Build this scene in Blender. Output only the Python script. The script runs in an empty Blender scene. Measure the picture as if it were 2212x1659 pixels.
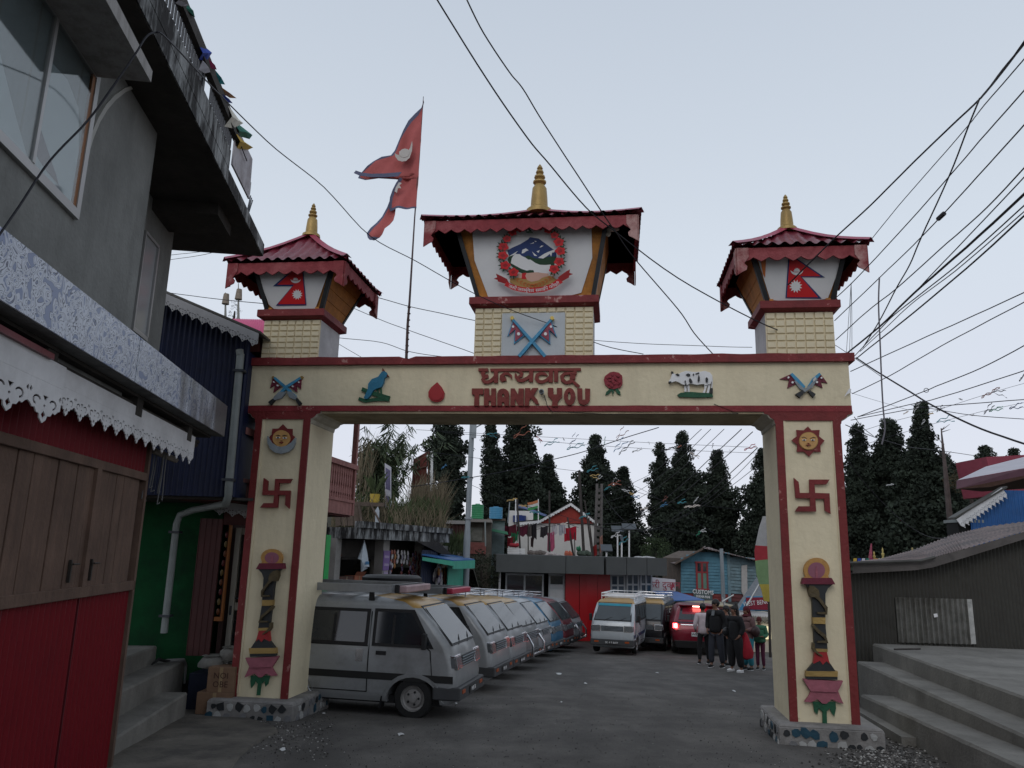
import bpy, bmesh, math, random
from math import sin, cos, pi, radians, sqrt
from mathutils import Vector, Matrix, noise
random.seed(7)
S = bpy.context.scene
COL = S.collection
# ------------------------------------------------------------ camera
PITCH, ROLL, CZ, FPX = radians(12.25), radians(1.46), 1.5, 1662.0
cam_d = bpy.data.cameras.new('camera'); cam = bpy.data.objects.new('camera', cam_d); COL.objects.link(cam)
cam_d.sensor_width = 36; cam_d.lens = 36 * FPX / 2212; cam_d.clip_end = 3000; cam_d.clip_start = .05
fw = Vector((0, cos(PITCH), sin(PITCH))); up0 = Vector((0, -sin(PITCH), cos(PITCH))); rt0 = Vector((1, 0, 0))
rt = rt0 * cos(ROLL) + up0 * sin(ROLL); up = up0 * cos(ROLL) - rt0 * sin(ROLL)
cam.matrix_world = Matrix(((rt.x, up.x, -fw.x, 0), (rt.y, up.y, -fw.y, 0), (rt.z, up.z, -fw.z, CZ), (0, 0, 0, 1)))
S.camera = cam
# ------------------------------------------------------------ world and light
W = bpy.data.worlds.new('World'); S.world = W; W.use_nodes = True
nt = W.node_tree; nt.nodes.clear()
sky = nt.nodes.new('ShaderNodeTexSky'); sky.sky_type = 'NISHITA'; sky.sun_disc = False
SUN_EL, SUN_ROT = radians(35), radians(200)
sky.sun_elevation = SUN_EL; sky.sun_rotation = SUN_ROT; sky.altitude = 2000; sky.air_density = 1.0; sky.dust_density = 2.5
grey = nt.nodes.new('ShaderNodeValToRGB')
tc = nt.nodes.new('ShaderNodeTexCoord'); sx = nt.nodes.new('ShaderNodeSeparateXYZ')
nt.links.new(tc.outputs['Generated'], sx.inputs[0]); nt.links.new(sx.outputs['Z'], grey.inputs[0])
SKY_K = 12.0
def skc(r, g, b): return (r * SKY_K, g * SKY_K, b * SKY_K, 1)
cr = grey.color_ramp; cr.elements[0].position = 0.0; cr.elements[0].color = skc(.66, .65, .71)
cr.elements[1].position = .75; cr.elements[1].color = skc(.40, .50, .61)
e = cr.elements.new(.14); e.color = skc(.665, .68, .745)
e = cr.elements.new(.35); e.color = skc(.63, .685, .75)
cr.elements[3].color = skc(.47, .53, .615)
mx = nt.nodes.new('ShaderNodeMix'); mx.data_type = 'RGBA'; mx.inputs[0].default_value = .85
bg = nt.nodes.new('ShaderNodeBackground'); out = nt.nodes.new('ShaderNodeOutputWorld')
nt.links.new(sky.outputs[0], mx.inputs[6]); nt.links.new(grey.outputs[0], mx.inputs[7])
nt.links.new(mx.outputs[2], bg.inputs[0]); nt.links.new(bg.outputs[0], out.inputs[0])
bg.inputs[1].default_value = .1
sl = bpy.data.lights.new('sun', 'SUN'); sl.energy = .5; sl.angle = radians(28); sl.color = (1, .95, .9)
sun = bpy.data.objects.new('sun', sl); COL.objects.link(sun)
sd = Vector((sin(SUN_ROT) * cos(SUN_EL), cos(SUN_ROT) * cos(SUN_EL), sin(SUN_EL)))
sun.rotation_euler = sd.to_track_quat('Z', 'Y').to_euler()
S.view_settings.view_transform = 'Standard'; S.view_settings.look = 'None'; S.view_settings.exposure = 0.0
S.view_settings.gamma = 1.0; S.view_settings.use_curve_mapping = False
# ------------------------------------------------------------ pixel helpers (pixels of a 2212 x 1659 view)
def ray(u, v):
    x = (u - 1106) / FPX; y = -(v - 829.5) / FPX
    return rt * x + up * y + fw
CAM = Vector((0, 0, CZ))
def at(u, v, Y):
    d = ray(u, v); return CAM + d * (Y / d.y)
def gz(y):
    if y <= 0: return 0.0
    if y < 26: return -.055 * y
    return -1.43
def G(u, v, h=0):
    d = ray(u, v); t = (h - CZ) / (d.z + .055 * d.y); return CAM + d * t
def ZC(x0, y0, w, zw=2212.0):
    s = w / zw; k = 2212 / 4080
    return lambda x, y: ((x0 + x * s) * k, (y0 + y * s) * k)
class Fr:
    """vertical frame: local x along a wall, local y away from the street, z up"""
    def __init__(s, x, y, yaw, z=0):
        s.yaw = radians(yaw); s.M = Matrix.Translation((x, y, z)) @ Matrix.Rotation(s.yaw, 4, 'Z'); s.I = s.M.inverted()
    def px(s, u, v, y=0):
        o = s.I @ CAM; d = s.I.to_3x3() @ ray(u, v); t = (y - o.y) / d.y; p = o + d * t
        return (p.x, p.z)
    def w(s, x, y, z): return s.M @ Vector((x, y, z))
ID = Fr(0, 0, 0)
# ------------------------------------------------------------ materials
MATS = {}
def mat(name, rgb, rough=.7, var=.12, sc=3.0, bump=.0, metal=0.0, dirt=0.0, dcol=(.03, .028, .025), streak=False, spec=.4, emit=None, es=0, bsc=None, rgb2=None, thr=None, trans=0, coat=0, smap=(9, 9, .8), dsc=2, dth=(.45, .62)):
    if name in MATS: return MATS[name]
    m = bpy.data.materials.new(name); m.use_nodes = True; n = m.node_tree; b = n.nodes['Principled BSDF']
    b.inputs['Roughness'].default_value = rough; b.inputs['Metallic'].default_value = metal
    b.inputs['Specular IOR Level'].default_value = spec
    if coat: b.inputs['Coat Weight'].default_value = coat; b.inputs['Coat Roughness'].default_value = .1
    if trans: b.inputs['Transmission Weight'].default_value = trans
    tcn = n.nodes.new('ShaderNodeTexCoord')
    nz = n.nodes.new('ShaderNodeTexNoise'); nz.inputs['Scale'].default_value = sc; nz.inputs['Detail'].default_value = 6; nz.inputs['Roughness'].default_value = .65
    n.links.new(tcn.outputs['Object'], nz.inputs['Vector'])
    rp = n.nodes.new('ShaderNodeValToRGB')
    c2 = rgb2 if rgb2 else rgb
    a = tuple(max(0, c * (1 - var)) for c in rgb) + (1,); z = tuple(min(1, c * (1 + var)) for c in c2) + (1,)
    rp.color_ramp.elements[0].color = a; rp.color_ramp.elements[1].color = z
    t0, t1 = thr if thr else (.3, .7)
    rp.color_ramp.elements[0].position = t0; rp.color_ramp.elements[1].position = t1
    n.links.new(nz.outputs['Fac'], rp.inputs[0]); col = rp.outputs[0]
    if dirt:
        mp = n.nodes.new('ShaderNodeMapping'); n.links.new(tcn.outputs['Object'], mp.inputs[0])
        mp.inputs['Scale'].default_value = smap if streak else (dsc, dsc, dsc)
        nd = n.nodes.new('ShaderNodeTexNoise'); nd.inputs['Scale'].default_value = 1.0; nd.inputs['Detail'].default_value = 8; nd.inputs['Roughness'].default_value = .7
        n.links.new(mp.outputs[0], nd.inputs[0])
        r2 = n.nodes.new('ShaderNodeMapRange'); r2.inputs[1].default_value, r2.inputs[2].default_value = dth; r2.inputs[4].default_value = dirt
        n.links.new(nd.outputs['Fac'], r2.inputs[0])
        mm = n.nodes.new('ShaderNodeMix'); mm.data_type = 'RGBA'; mm.inputs[7].default_value = dcol + (1,)
        n.links.new(r2.outputs[0], mm.inputs[0]); n.links.new(col, mm.inputs[6]); col = mm.outputs[2]
    n.links.new(col, b.inputs['Base Color'])
    if bump:
        nb = n.nodes.new('ShaderNodeTexNoise'); nb.inputs['Scale'].default_value = bsc or 30; nb.inputs['Detail'].default_value = 6
        n.links.new(tcn.outputs['Object'], nb.inputs['Vector'])
        bp = n.nodes.new('ShaderNodeBump'); bp.inputs['Strength'].default_value = bump; bp.inputs['Distance'].default_value = .02
        n.links.new(nb.outputs['Fac'], bp.inputs['Height']); n.links.new(bp.outputs[0], b.inputs['Normal'])
    if emit:
        b.inputs['Emission Color'].default_value = emit + (1,); b.inputs['Emission Strength'].default_value = es
    MATS[name] = m; return m
def s2l(h):
    h = h.lstrip('#'); r = []
    for i in (0, 2, 4):
        c = int(h[i:i + 2], 16) / 255; r.append(c / 12.92 if c <= .04045 else ((c + .055) / 1.055) ** 2.4)
    return tuple(r)
CREAM = mat('cream_paint', (.70, .615, .43), .75, .08, 1.1, .35, dirt=.28, dcol=(.34, .28, .18), bsc=14, streak=True, smap=(5, 5, 1.2), dth=(.48, .75))
CREAM2 = mat('cream_paint_greyed', (.56, .53, .44), .8, .08, 2.2, .25, dirt=.3, dcol=(.2, .18, .13), bsc=14)
WHITEW = mat('grey_white_render', (.52, .54, .55), .85, .08, 3, .2, dirt=.35, dcol=(.2, .2, .2))
RED = mat('brick_red_paint', (.27, .03, .026), .7, .18, 6, .35, dirt=.3, dcol=(.36, .15, .12), bsc=25)
REDREL = mat('red_relief_paint', (.22, .028, .022), .6, .15, 9, .3)
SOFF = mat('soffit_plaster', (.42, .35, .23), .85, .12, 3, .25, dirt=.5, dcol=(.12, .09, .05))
ROOFR = mat('crimson_sheet', (.15, .018, .032), .38, .2, 5, .1, dirt=.2, dcol=(.3, .12, .14), spec=.5)
FASC = mat('faded_red_board', (.22, .028, .035), .75, .2, 8, .4, dirt=.35, dcol=(.36, .13, .13))
ORANGE = mat('ochre_board', (.46, .19, .035), .75, .2, 6, .3, dirt=.4, dcol=(.1, .04, .02))
BLACKW = mat('black_post_paint', (.018, .02, .022), .55, .3, 5)
BROWNW = mat('brown_soffit_board', (.10, .05, .035), .8, .3, 6, .3)
GOLD = mat('gold_paint', (.36, .24, .08), .45, .2, 8, .3, metal=.35, dirt=.4, dcol=(.14, .08, .03))
VINYL = mat('white_vinyl_banner', (.66, .66, .66), .45, .04, 3, .15, bsc=5)
BLACK = mat('black_rubber', (.012, .012, .013), .6, .3, 6)
BLUEP = mat('blue_relief_paint', (.02, .16, .27), .5, .2, 12, .3)
BLUEL = mat('light_blue_paint', (.05, .25, .42), .5, .2, 12, .3)
GREENP = mat('dark_green_paint', (.012, .085, .04), .6, .25, 12, .3)
GREYM = mat('steel_grey_paint', (.22, .25, .27), .5, .2, 12, .2)
MAROON = mat('maroon_paint', (.13, .012, .03), .6, .2, 9, .2)
PRINTR = mat('print_red', (.55, .015, .02), .45, .05)
PRINTDR = mat('print_dark_red', (.30, .012, .015), .45, .05)
PRINTB = mat('print_navy', (.012, .035, .14), .45, .08)
PRINTG = mat('print_green', (.01, .045, .018), .45, .08)
PRINTW = mat('print_white', (.72, .72, .72), .45, .02)
PRINTS = mat('print_skin', (.62, .38, .30), .45, .04)
PRINTO = mat('print_ochre', (.42, .25, .08), .45, .05)
PRINTOR = mat('print_orange', (.50, .14, .03), .45, .05)
PRINTY = mat('print_yellow', (.7, .5, .1), .45, .05)
WHITEP = mat('white_paint', (.72, .72, .72), .6, .06, 6)
SKINP = mat('face_ochre_paint', (.52, .29, .10), .5, .08, 8)
PINKP = mat('lotus_pink_paint', (.30, .09, .12), .6, .2, 8, .3)
CONC = mat('grey_concrete', (.14, .145, .14), .9, .28, 2.0, .3, dirt=.5, dcol=(.05, .05, .048), streak=True)
CONCW = mat('weathered_concrete', (.27, .28, .28), .9, .4, 3.5, .3, dirt=1.0, dcol=(.018, .017, .017), streak=True, smap=(5.5, 5.5, 1.3), dth=(.40, .54))
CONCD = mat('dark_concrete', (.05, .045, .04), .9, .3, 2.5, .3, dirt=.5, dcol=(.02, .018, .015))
STEPC = mat('step_concrete', (.18, .172, .155), .92, .25, 1.2, .4, dirt=.6, dcol=(.085, .08, .07), streak=True, smap=(1.6, 1.6, 1.1), dth=(.46, .66))
WOODB = mat('shutter_plank', (.115, .07, .05), .8, .3, 2.5, .3, dirt=.45, dcol=(.05, .03, .022), streak=True)
PINKW = mat('faded_pink_wood', (.30, .13, .115), .8, .2, 4, .2, dirt=.4, dcol=(.12, .04, .035), streak=True)
LACE = mat('white_fretwork', (.62, .62, .63), .7, .08, 5, dirt=.3, dcol=(.28, .27, .27))
TIN = mat('galvanised_tin', (.42, .43, .43), .45, .18, 3, .05, metal=.6, dirt=.3, dcol=(.1, .08, .06))
DARKTIN = mat('dark_tin', (.07, .068, .062), .6, .25, 3, .05, metal=.2, dirt=.35, dcol=(.03, .025, .02))
ROOFT = mat('rusty_roof_tin', (.15, .10, .09), .6, .35, 2.5, .15, metal=.15, dirt=.9, dcol=(.04, .026, .024), dsc=1.6, dth=(.46, .58))
PVC = mat('grey_pvc', (.24, .265, .26), .5, .05, 5, dirt=.2)
WIREM = mat('black_cable', (.010, .010, .016), .6, .1)
BARK = mat('bark', (.045, .036, .03), .95, .3, 4, .4)
GLASSD = mat('dark_glass', (.018, .022, .026), .08, .2, 1, spec=.8)
CHROME = mat('chrome', (.6, .6, .62), .2, .05, 3, metal=1)
# ------------------------------------------------------------ objects
OW = {}
def finish(o, parent, mw=None):
    COL.objects.link(o)
    if parent is not None:
        o.parent = parent
        pm = OW.get(parent.name, Matrix.Identity(4))
    else: pm = Matrix.Identity(4)
    w = mw if mw is not None else pm
    o.matrix_local = pm.inverted() @ w
    OW[o.name] = w.copy()
    return o
def thing(name, label, cat, loc=(0, 0, 0), rotz=0, group=None):
    o = bpy.data.objects.new(name, None); o.empty_display_size = .1
    o['label'] = label; o['category'] = cat
    if group: o['group'] = group
    w = Matrix.Translation(loc) @ Matrix.Rotation(radians(rotz), 4, 'Z')
    return finish(o, None, w)
def tag(o, label=None, cat=None, group=None, kind=None):
    if label: o['label'] = label
    if cat: o['category'] = cat
    if group: o['group'] = group
    if kind: o['kind'] = kind
    return o
class MB:
    def __init__(s, fr=None):
        s.v = []; s.f = []; s.mi = []; s.M = fr.M if isinstance(fr, Fr) else (fr if fr is not None else Matrix.Identity(4))
    def add(s, vs, fs, mi=0):
        b = len(s.v)
        s.v += [s.M @ Vector(p) for p in vs]
        for f in fs: s.f.append([b + i for i in f]); s.mi.append(mi)
        return s
    def box(s, x0, y0, z0, x1, y1, z1, mi=0):
        return s.add([(x0, y0, z0), (x1, y0, z0), (x1, y1, z0), (x0, y1, z0), (x0, y0, z1), (x1, y0, z1), (x1, y1, z1), (x0, y1, z1)],
                     [(0, 3, 2, 1), (4, 5, 6, 7), (0, 1, 5, 4), (1, 2, 6, 5), (2, 3, 7, 6), (3, 0, 4, 7)], mi)
    def quad(s, a, b, c, d, mi=0): return s.add([a, b, c, d], [(0, 1, 2, 3)], mi)
    def hexa(s, bot, top, mi=0):
        n = len(bot); return s.add(list(bot) + list(top), [tuple(range(n))[::-1], tuple(range(n, 2 * n))] + [(i, (i + 1) % n, n + (i + 1) % n, n + i) for i in range(n)], mi)
    def prism(s, pts, y0, y1, mi=0):      # outline in local xz, from y0 (front) to y1
        A = sum(pts[i][0] * pts[(i + 1) % len(pts)][1] - pts[(i + 1) % len(pts)][0] * pts[i][1] for i in range(len(pts)))
        if A < 0: pts = pts[::-1]
        n = len(pts)
        return s.add([(x, y0, z) for x, z in pts] + [(x, y1, z) for x, z in pts],
                     [tuple(range(n)), tuple(range(2 * n - 1, n - 1, -1))] + [(i, n + i, n + (i + 1) % n, (i + 1) % n) for i in range(n)], mi)
    def tube(s, pts, r, n=6, mi=0, cap=True):
        pts = [Vector(p) for p in pts]; rs = r if isinstance(r, (list, tuple)) else [r] * len(pts)
        vs = []; prev = None
        for i, p in enumerate(pts):
            d = (pts[min(i + 1, len(pts) - 1)] - pts[max(i - 1, 0)]).normalized()
            if prev is None:
                a = Vector((0, 0, 1)) if abs(d.z) < .9 else Vector((1, 0, 0)); u = d.cross(a).normalized()
            else: u = (prev - d * prev.dot(d)).normalized()
            prev = u; w = d.cross(u)
            vs += [tuple(p + (u * cos(2 * pi * k / n) + w * sin(2 * pi * k / n)) * rs[i]) for k in range(n)]
        fs = [(i * n + k, i * n + (k + 1) % n, (i + 1) * n + (k + 1) % n, (i + 1) * n + k) for i in range(len(pts) - 1) for k in range(n)]
        if cap: fs += [tuple(range(n))[::-1], tuple(range((len(pts) - 1) * n, len(pts) * n))]
        return s.add(vs, fs, mi)
    def lathe(s, c, prof, n=14, mi=0, axis='z', cap=True):
        vs = []
        for r, z in prof:
            for k in range(n):
                a = 2 * pi * k / n
                if axis == 'z': vs.append((c[0] + r * cos(a), c[1] + r * sin(a), c[2] + z))
                elif axis == 'y': vs.append((c[0] + r * cos(a), c[1] + z, c[2] + r * sin(a)))
                else: vs.append((c[0] + z, c[1] + r * cos(a), c[2] + r * sin(a)))
        fs = [(i * n + k, i * n + (k + 1) % n, (i + 1) * n + (k + 1) % n, (i + 1) * n + k) for i in range(len(prof) - 1) for k in range(n)]
        if cap: fs += [tuple(range(n))[::-1], tuple(range((len(prof) - 1) * n, len(prof) * n))]
        return s.add(vs, fs, mi)
    def ell(s, c, r, n=10, m=6, mi=0):
        vs = []; fs = []
        for i in range(m + 1):
            t = pi * i / m
            for k in range(n):
                a = 2 * pi * k / n; vs.append((c[0] + r[0] * sin(t) * cos(a), c[1] + r[1] * sin(t) * sin(a), c[2] + r[2] * cos(t)))
        for i in range(m):
            for k in range(n): fs.append((i * n + k, i * n + (k + 1) % n, (i + 1) * n + (k + 1) % n, (i + 1) * n + k))
        return s.add(vs, fs, mi)
    def build(s, name, mats, parent=None, smooth=False, kind=None, label=None, bevel=0):
        if not isinstance(mats, (list, tuple)): mats = [mats]
        w = OW.get(parent.name, Matrix.Identity(4)) if parent is not None else Matrix.Identity(4)
        I = w.inverted()
        me = bpy.data.meshes.new(name); me.from_pydata([I @ p for p in s.v], [], s.f); me.update()
        for m in mats: me.materials.append(m)
        me.polygons.foreach_set('material_index', s.mi)
        if smooth: me.polygons.foreach_set('use_smooth', [True] * len(me.polygons))
        bm = bmesh.new(); bm.from_mesh(me)
        if smooth: bmesh.ops.remove_doubles(bm, verts=bm.verts, dist=1e-5)
        bmesh.ops.recalc_face_normals(bm, faces=bm.faces)
        if bevel: bmesh.ops.bevel(bm, geom=list(bm.edges), offset=bevel, segments=1, affect='EDGES')
        bm.to_mesh(me); bm.free()
        if smooth and smooth != 'all': 
            try: me.set_sharp_from_angle(angle=radians(40))
            except Exception: pass
        o = bpy.data.objects.new(name, me); finish(o, parent)
        if kind: o['kind'] = kind
        if label: o['label'] = label
        return o
def inst(me, name, parent, mw):
    o = bpy.data.objects.new(name, me); return finish(o, parent, mw)
def evalmesh(o):
    dg = bpy.context.evaluated_depsgraph_get(); me = bpy.data.meshes.new_from_object(o.evaluated_get(dg)); return me
def shape(loops, depth, bev=0):
    """flat outline with holes, in XY, extruded: returns verts/faces"""
    cu = bpy.data.curves.new('c', 'CURVE'); cu.dimensions = '2D'; cu.fill_mode = 'BOTH'; cu.extrude = depth / 2
    for lp in loops:
        sp = cu.splines.new('POLY'); sp.points.add(len(lp) - 1); sp.use_cyclic_u = True
        for i, p in enumerate(lp): sp.points[i].co = (p[0], p[1], 0, 1)
    o = bpy.data.objects.new('c', cu); COL.objects.link(o); me = evalmesh(o)
    r = ([tuple(v.co) for v in me.vertices], [tuple(p.vertices) for p in me.polygons])
    bpy.data.objects.remove(o); bpy.data.curves.remove(cu); bpy.data.meshes.remove(me); return r
def textgeo(txt, size=1.0, depth=.01, offset=0.0, align='CENTER'):
    cu = bpy.data.curves.new('t', 'FONT'); cu.body = txt; cu.size = size; cu.extrude = depth / 2; cu.offset = offset; cu.align_x = align; cu.resolution_u = 2
    o = bpy.data.objects.new('t', cu); COL.objects.link(o); me = evalmesh(o)
    r = ([tuple(v.co) for v in me.vertices], [tuple(p.vertices) for p in me.polygons])
    bpy.data.objects.remove(o); bpy.data.curves.remove(cu); bpy.data.meshes.remove(me); return r
def addxz(mb, geo, x=0, y=0, z=0, rot=0, sx=1, mi=0, sz=1):
    """XY geometry stood up facing local -y"""
    vs, fs = geo; c, s_ = cos(rot), sin(rot)
    mb.add([(x + (px * sx) * c - (py * sz) * s_, y - pz, z + (px * sx) * s_ + (py * sz) * c) for px, py, pz in vs], fs, mi)
def stroke(pts, ws):
    """outline polygon of a brush stroke"""
    P = [Vector((p[0], p[1])) for p in pts]; n = len(P); ws = ws if isinstance(ws, (list, tuple)) else [ws] * n
    L = []; R = []
    for i in range(n):
        d = (P[min(i + 1, n - 1)] - P[max(i - 1, 0)]).normalized(); nn = Vector((-d.y, d.x)) * ws[i] / 2
        L.append(tuple(P[i] + nn)); R.append(tuple(P[i] - nn))
    return L + R[::-1]
def circ(cx, cy, r, n=16, ry=None, a0=0, a1=2 * pi):
    ry = ry or r; full = abs(a1 - a0 - 2 * pi) < 1e-6
    return [(cx + r * cos(a0 + (a1 - a0) * i / (n if full else n - 1)), cy + ry * sin(a0 + (a1 - a0) * i / (n if full else n - 1))) for i in range(n)]
def spiky(cx, cy, r1, r0, n, ph=0):
    return [(cx + (r1 if i % 2 == 0 else r0) * cos(ph + pi * i / n), cy + (r1 if i % 2 == 0 else r0) * sin(ph + pi * i / n)) for i in range(2 * n)]
def corr(mb, x0, z0, x1, z1, y=0, pitch=.076, amp=.009, seg=4, mi=0, top=None, vert=True):
    """corrugated sheet standing in xz; top(x) gives a sloping top edge, bottom may be a function too"""
    n = max(2, int((x1 - x0) / pitch * seg)); vs = []
    for i in range(n + 1):
        x = x0 + (x1 - x0) * i / n; yy = y + amp * sin(2 * pi * (x - x0) / pitch)
        vs += [(x, yy, z0(x) if callable(z0) else z0), (x, yy, top(x) if top else z1)]
    mb.add(vs, [(2 * i, 2 * i + 2, 2 * i + 3, 2 * i + 1) for i in range(n)], mi)
def rnd(a, b): return random.uniform(a, b)
# ============================================================ SKY-LINE / GROUND
ASPH = mat('asphalt', (.104, .096, .088), .93, .35, 1.6, .6, bsc=60, dirt=.7, dcol=(.058, .054, .05), streak=True, smap=(.9, .35, 1), dth=(.44, .6))
PAVE = mat('old_concrete_paving', (.12, .108, .092), .92, .35, 1.6, .5, dirt=.75, dcol=(.05, .046, .042))
EARTH = mat('hill_earth', (.045, .042, .028), .95, .3, .8, .3)
mb = MB(); ys = [-40, 0, 26, 60, 900]; zs = [0, 0, -1.43, -1.43, -1.43]
nx, ny = 60, 90
def rough(x, y): return .012 * noise.noise(Vector((x * .9, y * .9, 0))) + .02 * noise.noise(Vector((x * .25, y * .25, 3)))
vs = []
for j in range(ny + 1):
    y = -2 + 29 * j / ny
    for i in range(nx + 1):
        x = -9 + 21 * i / nx; vs.append((x, y, gz(y) + rough(x, y)))
mb.add(vs, [(j * (nx + 1) + i, j * (nx + 1) + i + 1, (j + 1) * (nx + 1) + i + 1, (j + 1) * (nx + 1) + i) for j in range(ny) for i in range(nx)])
tag(mb.build('road', ASPH, smooth=True), kind='structure')
mb = MB(); 
for xa, xb in ((-900, -9.0), (12.0, 900)): mb.add([(xa, -60, -.03), (xb, -60, -.03), (xb, 0, -.03), (xa, 0, -.03), (xa, 26, -1.46), (xb, 26, -1.46), (xa, 900, -1.46), (xb, 900, -1.46)], [(0, 1, 2, 3), (3, 2, 5, 4), (4, 5, 7, 6)])
mb.add([(-9, 27.0, -1.44), (12, 27.0, -1.44), (12, 900, -1.46), (-9, 900, -1.46)], [(0, 1, 2, 3)]); mb.add([(-9, -60, -.03), (12, -60, -.03), (12, -2, -.0), (-9, -2, -.0)], [(0, 1, 2, 3)])
tag(mb.build('ground', EARTH), kind='structure')
# concrete pavement strip on the left, edge broken
edge = [(455, 1659 + 60), (520, 1628), (545, 1608), (575, 1590), (600, 1580), (590, 1568), (470, 1532), (455, 1500), (470, 1470), (430, 1440)]
pts = [G(u, v, .02) for u, v in edge]
vs = []; N = len(pts)
for p in pts:
    for k in range(7):
        t = k / 6; x = p.x + (-7.5 - p.x) * t; vs.append((x, p.y, gz(p.y) + rough(x, p.y) + .022))
fs = [(j * 7 + i, j * 7 + i + 1, (j + 1) * 7 + i + 1, (j + 1) * 7 + i) for j in range(N - 1) for i in range(6)]
vs += [(p.x + .02, p.y, gz(p.y) - .05) for p in pts]; b0 = N * 7
fs += [(j * 7, (j + 1) * 7, b0 + j + 1, b0 + j) for j in range(N - 1)]
mb = MB(); mb.add(vs, fs); tag(mb.build('pavement', PAVE), kind='structure')

# ============================================================ WELCOME GATE
GF = Fr(-3.367, 10.05, -7.8)
GW = 7.363; PW = .74; PD = .9; ZB = 3.23; ZT = 3.925
gate = thing('welcome_gate', 'cream and brick red concrete archway reading THANK YOU, spanning the road with three roofed turrets', 'gate', tuple(GF.w(GW / 2, .45, -.55)), -7.8)
def gp(zf, y=0): return lambda x, yy: GF.px(*zf(x, yy), y)
def poly(mb, pts, zf, y, d=.02, mi=0): mb.prism([GF.px(*zf(*p), y) for p in pts], y, y + d, mi)
def spoly(mb, pts, ws, zf, y, d=.02, mi=0): mb.prism([GF.px(*zf(*p), y) for p in stroke(pts, ws)], y, y + d, mi)
def wob(pts_fn, n): return [pts_fn(i / n) for i in range(n + 1)]
bump = lambda x, k: .006 * noise.noise(Vector((x * 3.1, k, 0)))
# beam
beam = MB(GF).box(-.13, 0, ZB, GW + .14, PD, ZT - .02).build('beam', CREAM, gate)
mb = MB(GF)   # top coping, uneven
n = 70; xs = [-.19 + (GW + .39) * i / n for i in range(n + 1)]
zt = [ZT + .015 + bump(x, 1) * 2 - (.035 if abs(x - 2.02) < .06 else 0) for x in xs]; zb = [ZT - .085 + bump(x, 5) * .6 for x in xs]
mb.add([q for x, a, b in zip(xs, zt, zb) for q in ((x, -.06, b), (x, -.06, a), (x, PD + .05, a), (x, PD + .05, b))],
       [(4 * i + k, 4 * i + 4 + k, 4 * i + 4 + (k + 1) % 4, 4 * i + (k + 1) % 4) for i in range(n) for k in range(4)] + [(0, 1, 2, 3), (4 * n + 3, 4 * n + 2, 4 * n + 1, 4 * n)])
mb.build('coping', mat('coping_red', (.18, .02, .022), .65, .25, 5, .4, dirt=.75, dcol=(.46, .27, .24), bsc=25, dsc=5, dth=(.60, .635)), beam)
mb = MB(GF)
xb_ = [-.134 + (GW + .278) * i / n for i in range(n + 1)]
pts = [(x, ZB - .002 + bump(x, 9) * .5) for x in xb_] + [(x, ZB + .072 + bump(x, 13) * .7) for x in xb_[::-1]]
mb.prism(pts, -.006, .02); mb.build('red_band', mat('band_red', (.20, .02, .024), .65, .2, 5, .35, dirt=.7, dcol=(.46, .26, .23), dsc=6, dth=(.61, .64)), beam)
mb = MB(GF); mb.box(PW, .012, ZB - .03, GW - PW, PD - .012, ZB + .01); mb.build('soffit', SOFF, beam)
# lettering
K = ZC(1880, 1455, 480); LET = mat('letter_red', (.20, .035, .028), .7, .2, 14, .35, dirt=.4, dcol=(.11, .02, .018)); LETR = mat('letter_rim', (.62, .44, .34), .75, .1, 9)
LT = {'T': [(0, 425), (210, 425), (207, 535), (130, 535), (128, 745), (40, 745), (48, 540), (0, 540)],
      'H': [(225, 425), (315, 425), (315, 550), (355, 550), (355, 425), (440, 425), (440, 745), (350, 745), (350, 655), (305, 655), (305, 745), (220, 745)],
      'N': [(712, 425), (785, 425), (848, 540), (860, 425), (952, 425), (948, 745), (855, 745), (790, 620), (790, 745), (705, 745)],
      'K': [(975, 420), (1070, 420), (1070, 480), (1108, 420), (1215, 415), (1135, 555), (1200, 630), (1235, 715), (1180, 718), (1085, 605), (1050, 650), (1050, 745), (965, 745)],
      'Y': [(1395, 415), (1493, 415), (1498, 535), (1560, 535), (1562, 415), (1655, 420), (1655, 580), (1575, 680), (1575, 755), (1470, 755), (1475, 650), (1395, 560)],
      'U': [(1935, 425), (2025, 425), (2030, 630), (2080, 630), (2080, 425), (2172, 430), (2165, 640), (2130, 705), (2050, 735), (1970, 700), (1938, 620)]}
for ch, pl in LT.items():
    m = MB(GF); poly(m, pl, K, -.034, .033); m.build('letter', LET, beam)
for outer, hole in (([(465, 745), (465, 530), (490, 465), (530, 435), (575, 427), (625, 440), (670, 480), (685, 540), (680, 745), (597, 745), (597, 680), (550, 680), (550, 745)], circ(575, 555, 25, 10, 32)),
                    (circ(1795, 575, 106, 20, 160), circ(1787, 565, 26, 10, 75))):
    m = MB(GF); g = shape([[GF.px(*K(*p), -.034) for p in outer], [GF.px(*K(*p), -.034) for p in hole]], .033); addxz(m, g, 0, -.0175, 0); m.build('letter', LET, beam)
def devch(strokes, bars=()):
    m = MB(GF); k = 0
    for pts, w in strokes: spoly(m, pts, w, K, -.032 - .0015 * k, .03 + .0015 * k); k += 1
    for b in bars: poly(m, b, K, -.032 - .0015 * k, .03 + .0015 * k); k += 1
    m.build('letter', LET, beam)
devch([], [[(335, 60), (900, 58), (2000, 52), (2003, 100), (1900, 103), (900, 108), (345, 114)]])
devch([([(232, 110), (195, 150), (205, 190), (255, 195), (300, 185)], [60, 75, 70, 50, 40]), ([(290, 190), (285, 215), (225, 225), (200, 262), (230, 305), (290, 312), (350, 285), (400, 235), (440, 175)], [30, 45, 60, 66, 66, 62, 62, 56, 40]), ([(442, 108), (438, 322)], 74)], [[(120, 55), (295, 55), (303, 115), (120, 110)]])
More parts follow.
